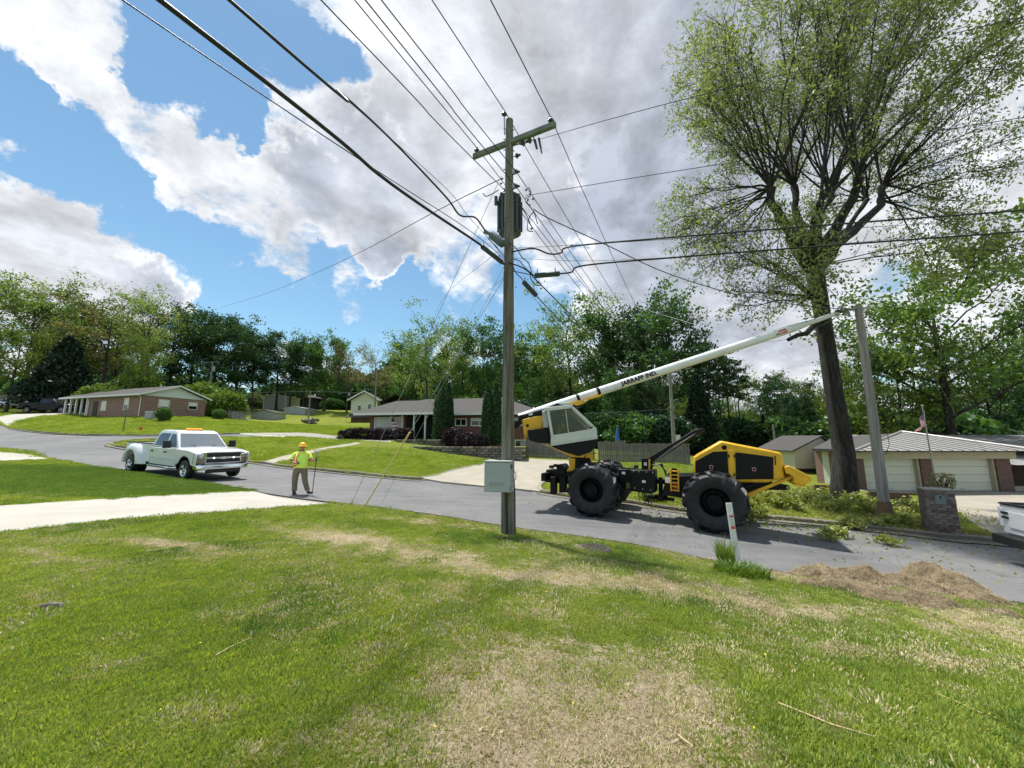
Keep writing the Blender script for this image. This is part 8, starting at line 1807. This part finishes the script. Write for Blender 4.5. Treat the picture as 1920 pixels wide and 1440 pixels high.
# sticks and a broken stone on the lawn
def stick(pts_, r_, lab, mat='straw_stick'):
    q = MB(); q.tube([v - pts_[0] for v in pts_], [r_] * (len(pts_) - 1) + [r_ * .5], 6); o = q.build('stick', mat, None, True, loc=pts_[0]); tag(o, lab, 'stick', 'straw sticks lying on the lawn')
L3 = lambda lst: [G(a, b_) + Vector((0, 0, .02)) for a, b_ in lst]
stick(L3([(1460, 1324), (1500, 1340), (1560, 1365), (1640, 1388)]), .006, 'longest pale stick on the lawn at the lower right'); stick(L3([(1756, 1306), (1800, 1324), (1842, 1343)]), .006, 'pale straight stick nearest the right edge of the lawn')
stick(L3([(1272, 1385), (1285, 1396), (1299, 1406)]), .005, 'short pale stick on the bare patch'); stick(L3([(404, 1234), (432, 1218), (472, 1200)]), .005, 'thin curved stick in the green grass on the left')
q = MB(); q.add([(-.11, -.03, 0), (.0, -.045, .005), (.12, -.02, 0), (.13, .03, 0), (0, .05, 0), (-.1, .04, 0), (-.09, -.02, .035), (0, -.03, .05), (.10, -.01, .04), (.10, .02, .04), (0, .035, .045), (-.08, .03, .03)], [(0, 1, 7, 6), (1, 2, 8, 7), (2, 3, 9, 8), (3, 4, 10, 9), (4, 5, 11, 10), (5, 0, 6, 11), (6, 7, 8, 9, 10, 11)])
o = q.build('wood_chunk', 'stone_pile', None, loc=G(94, 1139), bevel=.006); tag(o, 'flat grey chunk of wood lying alone on the left lawn', 'wood')
# heap of dead grass clippings: lumpy body plus loose straws
def heap(name, blobs, lab):
    n_ = 150; xs_ = np.linspace(-2.4, 2.6, n_); ys_ = np.linspace(-1.3, 1.3, 90); hc = G(1660, 1100); X, Y = np.meshgrid(xs_ + hc.x, ys_ + hc.y); Hh_ = np.zeros(X.shape)
    for px, py, rx, ry, h in blobs:
        c = G(px, py); Hh_ = np.maximum(Hh_, h * np.exp(-(((X - c.x) / rx) ** 2 + ((Y - c.y) / ry) ** 2) ** 1.3))
    no = np.array([noise.fractal(Vector((a * 3.0, b_ * 3.0, 3)), .9, 2.1, 5) for a, b_ in zip(X.ravel(), Y.ravel())]).reshape(X.shape)
    no2 = np.array([noise.ridged_multi_fractal(Vector((a * 6, b_ * 6, 1)), .8, 2.2, 4, 1, 2) for a, b_ in zip(X.ravel(), Y.ravel())]).reshape(X.shape)
    Z = ZT(X, Y); no3 = np.array([noise.noise(Vector((a * 5.5, b_ * 5.5, 8))) for a, b_ in zip(X.ravel(), Y.ravel())]).reshape(X.shape); HH = Hh_ * (1 + .6 * no - .75 * np.clip(no3 - .12, 0, 1)) + .035 * (no2 - 1) * np.clip(Hh_ * 8, 0, 1); Zs = Z + HH - .14 * np.exp(-HH / .035)
    V = np.c_[X.ravel(), Y.ravel(), Zs.ravel()]; idx = np.arange(X.size).reshape(X.shape); F = np.stack([idx[:-1, :-1], idx[:-1, 1:], idx[1:, 1:], idx[1:, :-1]], -1).reshape(-1, 4)
    keep = (HH > .012); k4 = keep[:-1, :-1] | keep[1:, 1:] | keep[:-1, 1:] | keep[1:, :-1]; F = F[k4.ravel()]
    me = soup(name, V, F, 'heap_body', True); o = link(name, me); tag(o, lab, 'heap', kind='stuff')
    sel = np.nonzero((HH > .015).ravel())[0]; rs = np.random.default_rng(9); pick = rs.choice(sel, 26000); P_ = V[pick] + rs.normal(0, .015, (26000, 3)); P_[:, 2] += rs.uniform(-.01, .02, len(P_))
    a = rs.uniform(0, 6.28, len(P_)); tl = rs.normal(0, .35, len(P_)); L_ = rs.uniform(.02, .07, len(P_)); u = np.c_[np.cos(a) * np.cos(tl), np.sin(a) * np.cos(tl), np.sin(tl)] * L_[:, None]; w = np.c_[-np.sin(a), np.cos(a), 0 * a] * .0028
    VV_ = np.stack([P_ - u / 2 - w, P_ - u / 2 + w, P_ + u / 2 + np.c_[0 * a, 0 * a, rs.uniform(-.01, .015, len(a))]], 1).reshape(-1, 3); o2 = link('loose_straw', soup('loose_straw', VV_, np.arange(len(VV_)).reshape(-1, 3), 'straw_heap'), o); o2['kind'] = 'stuff'
m, nt, b = newmat('heap_body'); ge = N(nt, 'ShaderNodeNewGeometry'); n1 = noisen(nt, ge.outputs['Position'], 4, 6, .7); n2 = noisen(nt, ge.outputs['Position'], 40, 4, .7)
c = ramp(nt, n1, [(.3, (.14, .10, .06)), (.5, (.28, .22, .13)), (.7, (.38, .31, .20))]); nt.links.new(mixc(nt, ramp(nt, n2, [(.35, .5), (.6, 0.0)]), c, (.09, .065, .04)), b.inputs['Base Color']); b.inputs['Roughness'].default_value = 1
bp = N(nt, 'ShaderNodeBump'); bp.inputs['Strength'].default_value = 1; bp.inputs['Distance'].default_value = .03; nt.links.new(n2, bp.inputs['Height']); nt.links.new(bp.outputs[0], b.inputs['Normal'])
heap('grass_clippings_heap', [(1545, 1082, .45, .30, .15), (1620, 1084, .5, .32, .17), (1680, 1096, .4, .3, .13), (1745, 1080, .33, .28, .19), (1780, 1090, .4, .3, .15), (1735, 1104, .6, .32, .10), (1800, 1112, .5, .3, .10), (1840, 1125, .4, .28, .08), (1580, 1100, .8, .3, .08), (1700, 1125, .8, .35, .10), (1880, 1150, .35, .2, .05)], 'long tan heap of dead grass clippings between lawn and street at the right')
q = MB(); a = G(1692, 1090); q.tube([Vector((0, 0, 0)), Vector((.03, 0, .2)), Vector((-.05, .0, .42))], .003, 4); o = q.build('dry_stem', 'straw_stick', None, loc=a); tag(o, 'single thin dry stem standing up from the clippings heap', 'stem')
# cut leafy branches under the tree and on the street
def cut_branch(px, py, rx, ry, h, n, lab, seed, kind='stuff', leaf=.075, name='cut_branches', mat='leaf_cut'):
    c = G(px, py); rs = np.random.default_rng(seed); mb = MB(); rnd = random.Random(seed); tips = []
    for i in range(max(3, int(n / 260))):
        a = rnd.uniform(0, 6.28); s = Vector((rnd.uniform(-.7, .7) * rx, rnd.uniform(-.7, .7) * ry, 0)); L_ = rnd.uniform(.3, .7) * (rx + ry) * .6; e = s + Vector((math.cos(a) * L_, math.sin(a) * L_, rnd.uniform(.2, 1) * h))
        for v in (s, e): v.z += zt(c.x + v.x, c.y + v.y) - c.z + .02
        mb.tube([s, s.lerp(e, .5) + Vector((0, 0, .08 * h)), e], [.014, .009, .004], 4, cap=False)
        for k in range(10):
            q = s.lerp(e, rnd.random()); d = Vector((rnd.uniform(-1, 1), rnd.uniform(-1, 1), rnd.uniform(-.1, .8))) * L_ * .35; mb.tube([q, q + d], [.005, .002], 3, cap=False); tips += [q + d, q + d * .6]
    T = np.array([tuple(t) for t in tips]); Pp = T[rs.integers(0, len(T), n)] + rs.normal(0, 1, (n, 3)) * np.array([.09, .09, .05]); gz = ZT(c.x + Pp[:, 0], c.y + Pp[:, 1]) - c.z; Pp[:, 2] = np.maximum(Pp[:, 2], gz + .01)
    V, F = leaf_soup(Pp, leaf, rs, 1, .02, 1.6); r = empty(name, c, 0, lab, 'branches'); mb.build('twigs', 'bark', r)['kind'] = 'stuff'; o = link('leaves', soup('leaves', V, F, mat), r); o['kind'] = 'stuff'; return r
cut_branch(1430, 945, 1.2, .8, .30, 2500, 'yellow-green cut branches heaped right behind the rear wheel', 1); cut_branch(1500, 935, 1.5, .9, .24, 2600, 'pale cut branches lying on the grass under the push blade', 2, mat='leaf_cut'); cut_branch(1418, 968, .7, .4, .35, 1600, 'cut twigs at the kerb just right of the rear wheel', 3)
cut_branch(1590, 955, 1.0, .6, .26, 1700, 'bright leafy cut branches before the foot of the big trunk', 4, leaf=.065); cut_branch(1705, 958, .8, .5, .28, 1500, 'leafy cut branches between the grey pole and the brick mailbox', 5, leaf=.065); cut_branch(1570, 920, .7, .5, .32, 1000, 'cut foliage leaning on the left of the big trunk', 6)
cut_branch(1230, 940, .45, .25, .3, 900, 'leafy twigs at the kerb between the two large wheels', 7); cut_branch(1612, 985, .6, .22, .18, 800, 'leafy twigs hanging over the kerb below the big trunk', 8); cut_branch(1570, 1000, .4, .15, .1, 500, 'small leafy branch on the asphalt close to the kerb', 9)
cut_branch(1665, 1016, .22, .10, .08, 300, 'right one of two small leafy twigs on the asphalt', 10, leaf=.05); cut_branch(1558, 1010, .16, .08, .06, 200, 'left one of two small leafy twigs on the asphalt', 11, leaf=.05); cut_branch(1670, 985, .7, .3, .15, 900, 'leafy debris on the soil between grey pole and kerb', 12)
# leaf crumbs over asphalt and verge
rs = np.random.default_rng(12); PX_ = []
for cx_, cy_, sx_, sy_, n_ in ((9.0, 11.0, 2.2, .8, 420), (6.8, 12.0, 1.6, .6, 300), (10.5, 9.2, 2.5, .9, 140), (11.5, 13.2, 2.5, 1.2, 2600), (8.5, 13.6, 2.2, 1.2, 2200)):
    PX_.append(np.c_[rs.normal(cx_, sx_, n_), rs.normal(cy_, sy_, n_)])
PX_ = np.concatenate(PX_); st_in = inside(street, PX_[:, 0], PX_[:, 1]); Z_ = ZT(PX_[:, 0], PX_[:, 1]) + np.where(st_in, -.058, .03); V, F = leaf_soup(np.c_[PX_, Z_], .055, rs, 1, .004, 1.5)
o = link('leaf_litter', soup('leaf_litter', V, F, 'leaf_cut')); tag(o, 'fresh leaf litter strewn over the verge and the asphalt', 'leaves', kind='stuff')
# sign post, red cap, bits on the left
q0 = P(231, 808, 33); z_ = zt(q0.x, 33); q = MB(); q.tube([(0, 0, -.1), (.03, 0, P(234, 764, 33).z - z_)], .04, 6); o = q.build('sign_post', 'post_metal', None, loc=(q0.x, 33, z_)); tag(o, 'bare thin dark green post on the lawn before the brick ranch house', 'post')
q0 = P(263, 808, 33.5); q = MB(); q.lathe([(.001, .32), (.08, .3), (.11, .2), (.11, .05), (.16, .04), (.16, 0)], 12); o = q.build('hydrant', 'sticker_red', None, True, loc=(q0.x, 33.5, zt(q0.x, 33.5))); tag(o, 'small red valve cap on the lawn behind the white pickup', 'hydrant'); q = MB(); q.cyl((-.16, 0, .2), (.16, 0, .2), .04, n=8); q.build('nozzle', 'sticker_red', o)
q0 = P(294, 776, 41); q = MB(); q.box((0, 0, .4), (.8, .7, .8)); o = q.build('air_conditioner', 'shed_gray', None, loc=(q0.x - .3, 40.7, zt(q0.x - .3, 40.7)), bevel=.03); tag(o, 'pale box unit beside the bush at the brick gable', 'air conditioner'); q = MB(); q.cyl((0, 0, .8), (0, 0, .83), .28, n=16); q.build('fan_grille', 'wire_black', o)
# ------------------------------------------------------------------ grass blades on the near lawn
def clump(name, n, h, rad, mat, seed, wid=.0035, lean=.9): return grass_tuft(name, None, n, h, rad, mat, seed=seed, wid=wid, lean=lean)
protos = {'g': clump('grass_tuft_green', 56, .036, .13, 'blade_green', 1), 'g2': clump('grass_tuft_deep', 46, .044, .12, 'blade_weed', 2, .004), 's': clump('straw_tuft', 44, .020, .13, 'blade_straw', 3, .0026, 1.3), 'f': clump('grass_tuft_far', 60, .05, .22, 'blade_green', 4, .007, .8)}
def scatter(name, key, pts2, smin, smax, lab):
    me = bpy.data.meshes.new(name + '_points'); Z_ = ZT(pts2[:, 0], pts2[:, 1]); me.vertices.add(len(pts2)); me.vertices.foreach_set('co', np.c_[pts2, Z_].astype(np.float32).ravel())
    rs = np.random.default_rng(len(pts2)); a = me.attributes.new('rz', 'FLOAT_VECTOR', 'POINT'); rv = np.c_[rs.normal(0, .12, len(pts2)), rs.normal(0, .12, len(pts2)), rs.uniform(0, 6.28, len(pts2))]; a.data.foreach_set('vector', rv.astype(np.float32).ravel())
    a = me.attributes.new('sc', 'FLOAT', 'POINT'); a.data.foreach_set('value', rs.uniform(smin, smax, len(pts2)).astype(np.float32))
    o = link(name, me); tag(o, lab, 'grass', kind='stuff'); ng = bpy.data.node_groups.new(name, 'GeometryNodeTree'); ng.interface.new_socket('Geometry', in_out='INPUT', socket_type='NodeSocketGeometry'); ng.interface.new_socket('Geometry', in_out='OUTPUT', socket_type='NodeSocketGeometry')
    gi = ng.nodes.new('NodeGroupInput'); go = ng.nodes.new('NodeGroupOutput'); ip = ng.nodes.new('GeometryNodeInstanceOnPoints'); oi = ng.nodes.new('GeometryNodeObjectInfo'); po = bpy.data.objects.new(name + '_source', protos[key]); oi.inputs['Object'].default_value = po
    r1 = ng.nodes.new('GeometryNodeInputNamedAttribute'); r1.data_type = 'FLOAT_VECTOR'; r1.inputs['Name'].default_value = 'rz'; s1 = ng.nodes.new('GeometryNodeInputNamedAttribute'); s1.data_type = 'FLOAT'; s1.inputs['Name'].default_value = 'sc'
    ng.links.new(gi.outputs[0], ip.inputs['Points']); ng.links.new(oi.outputs['Geometry'], ip.inputs['Instance']); ng.links.new(r1.outputs['Attribute'], ip.inputs['Rotation']); ng.links.new(s1.outputs['Attribute'], ip.inputs['Scale']); ng.links.new(ip.outputs[0], go.inputs[0])
    md = o.modifiers.new('scatter', 'NODES'); md.node_group = ng; return o
rs = np.random.default_rng(21)
def cand(n, x0, x1, y0, y1, bias=1.0):
    y = y0 + (y1 - y0) * rs.random(n) ** bias; x = rs.uniform(x0, x1, n) * (.35 + .65 * y / y1); return np.c_[x, y]
paved = lambda q: np.any([inside(p[1], q[:, 0], q[:, 1]) for p in POLYS], axis=0)
Cn = cand(46000, -17, 13, 1.2, 12.5, 1.25); Cn = Cn[~paved(Cn)]; ne_y = np.interp(Cn[:, 0], np.array([p[0] for p in near_edge])[::-1], np.array([p[1] for p in near_edge])[::-1]); Cn = Cn[Cn[:, 1] < ne_y - .12]
B_ = bare_field(Cn[:, 0], Cn[:, 1]); nz_ = np.array([noise.noise(Vector((x * 2.2, y * 2.2, 9))) + .6 * noise.noise(Vector((x * 7, y * 7, 4))) for x, y in Cn]); B_ = B_ + nz_ * .75
u = rs.random(len(Cn)); mG = (B_ < .42) ; mS = (B_ > .36) & (u < .7)
deep = np.array([noise.noise(Vector((x * .7, y * .7, 31))) for x, y in Cn]) + rs.normal(0, .12, len(Cn))
scatter('lawn_grass', 'g', Cn[mG & (deep < .34)], .55, 1.15, 'short sunlit grass of the near lawn'); scatter('deep_grass', 'g2', Cn[mG & (deep >= .34)], .5, 1.1, 'darker lusher grass patches of the near lawn'); scatter('straw_grass', 's', Cn[mS], .7, 1.3, 'dead straw-coloured grass on the bare patches')
sparse = Cn[(B_ >= .42) & (u < .34)]; scatter('sparse_grass', 'g', sparse, .35, .8, 'sparse green tufts within the bare patches')
Cf = np.concatenate([cand(16000, -30, -4, 8, 22, 1.0), np.c_[rs.uniform(-16, 14, 26000), rs.uniform(11, 30, 26000)]]); Cf = Cf[~paved(Cf)]; Cf = Cf[(Cf[:, 1] < 26.5)]; lm_ = ((Cf[:, 0] - lq.x) / 8) ** 4 + ((Cf[:, 1] - lq.y) / 4.2) ** 4 < 1; scatter('left_lawn_grass', 'g2', np.repeat(Cf[lm_], 3, axis=0) + rs.uniform(-.25, .25, (lm_.sum() * 3, 2)), .8, 1.4, 'deep green mown lawn between the two driveways on the left'); Cf = Cf[~lm_]; Cw = np.c_[rs.uniform(-62, 6, 30000), rs.uniform(22, 50, 30000)]; Cw = Cw[(~paved(Cw)) & (Cw[:, 0] < 2 - (Cw[:, 1] > 24) * 14)]; scatter('slope_grass', 'f', Cw, 1.0, 1.9, 'mown grass on the rising lawns round the ranch house'); scatter('verge_grass', 'f', Cf, .45, .9, 'mown grass of the lawns across the street')
Fq = np.concatenate([np.c_[rs.uniform(-14, 14, 9000), rs.uniform(12, 28, 9000)], cand(9000, -15, 12, 1.3, 11)]); Fq = Fq[~paved(Fq)]; Fn = np.array([noise.noise(Vector((x * .6, y * .6, 55))) + .5 * noise.noise(Vector((x * 3, y * 3, 5))) for x, y in Fq]); Fq = Fq[(Fn > .12) & ((Fq[:, 1] > 12) | (Fq[:, 1] < np.interp(Fq[:, 0], np.array([p[0] for p in near_edge])[::-1], np.array([p[1] for p in near_edge])[::-1]) - .15))]
scatter('dry_grass_flecks', 's', Fq, .9, 1.9, 'dry flecks scattered through the lawns on both sides of the street')
# tiny yellow flowers and fallen leaves in the near lawn
q = np.c_[rs.uniform(-7, 6, 260), rs.uniform(2, 7, 260)]; V, F = leaf_soup(np.c_[q, ZT(q[:, 0], q[:, 1]) + .05], .014, rs, 1, .0, 1.0); o = link('yellow_flowers', soup('yellow_flowers', V, F, 'flower')) if 'flower' in MATS else None
tag(o, 'tiny yellow flowers dotted through the near lawn', 'flowers', kind='stuff')
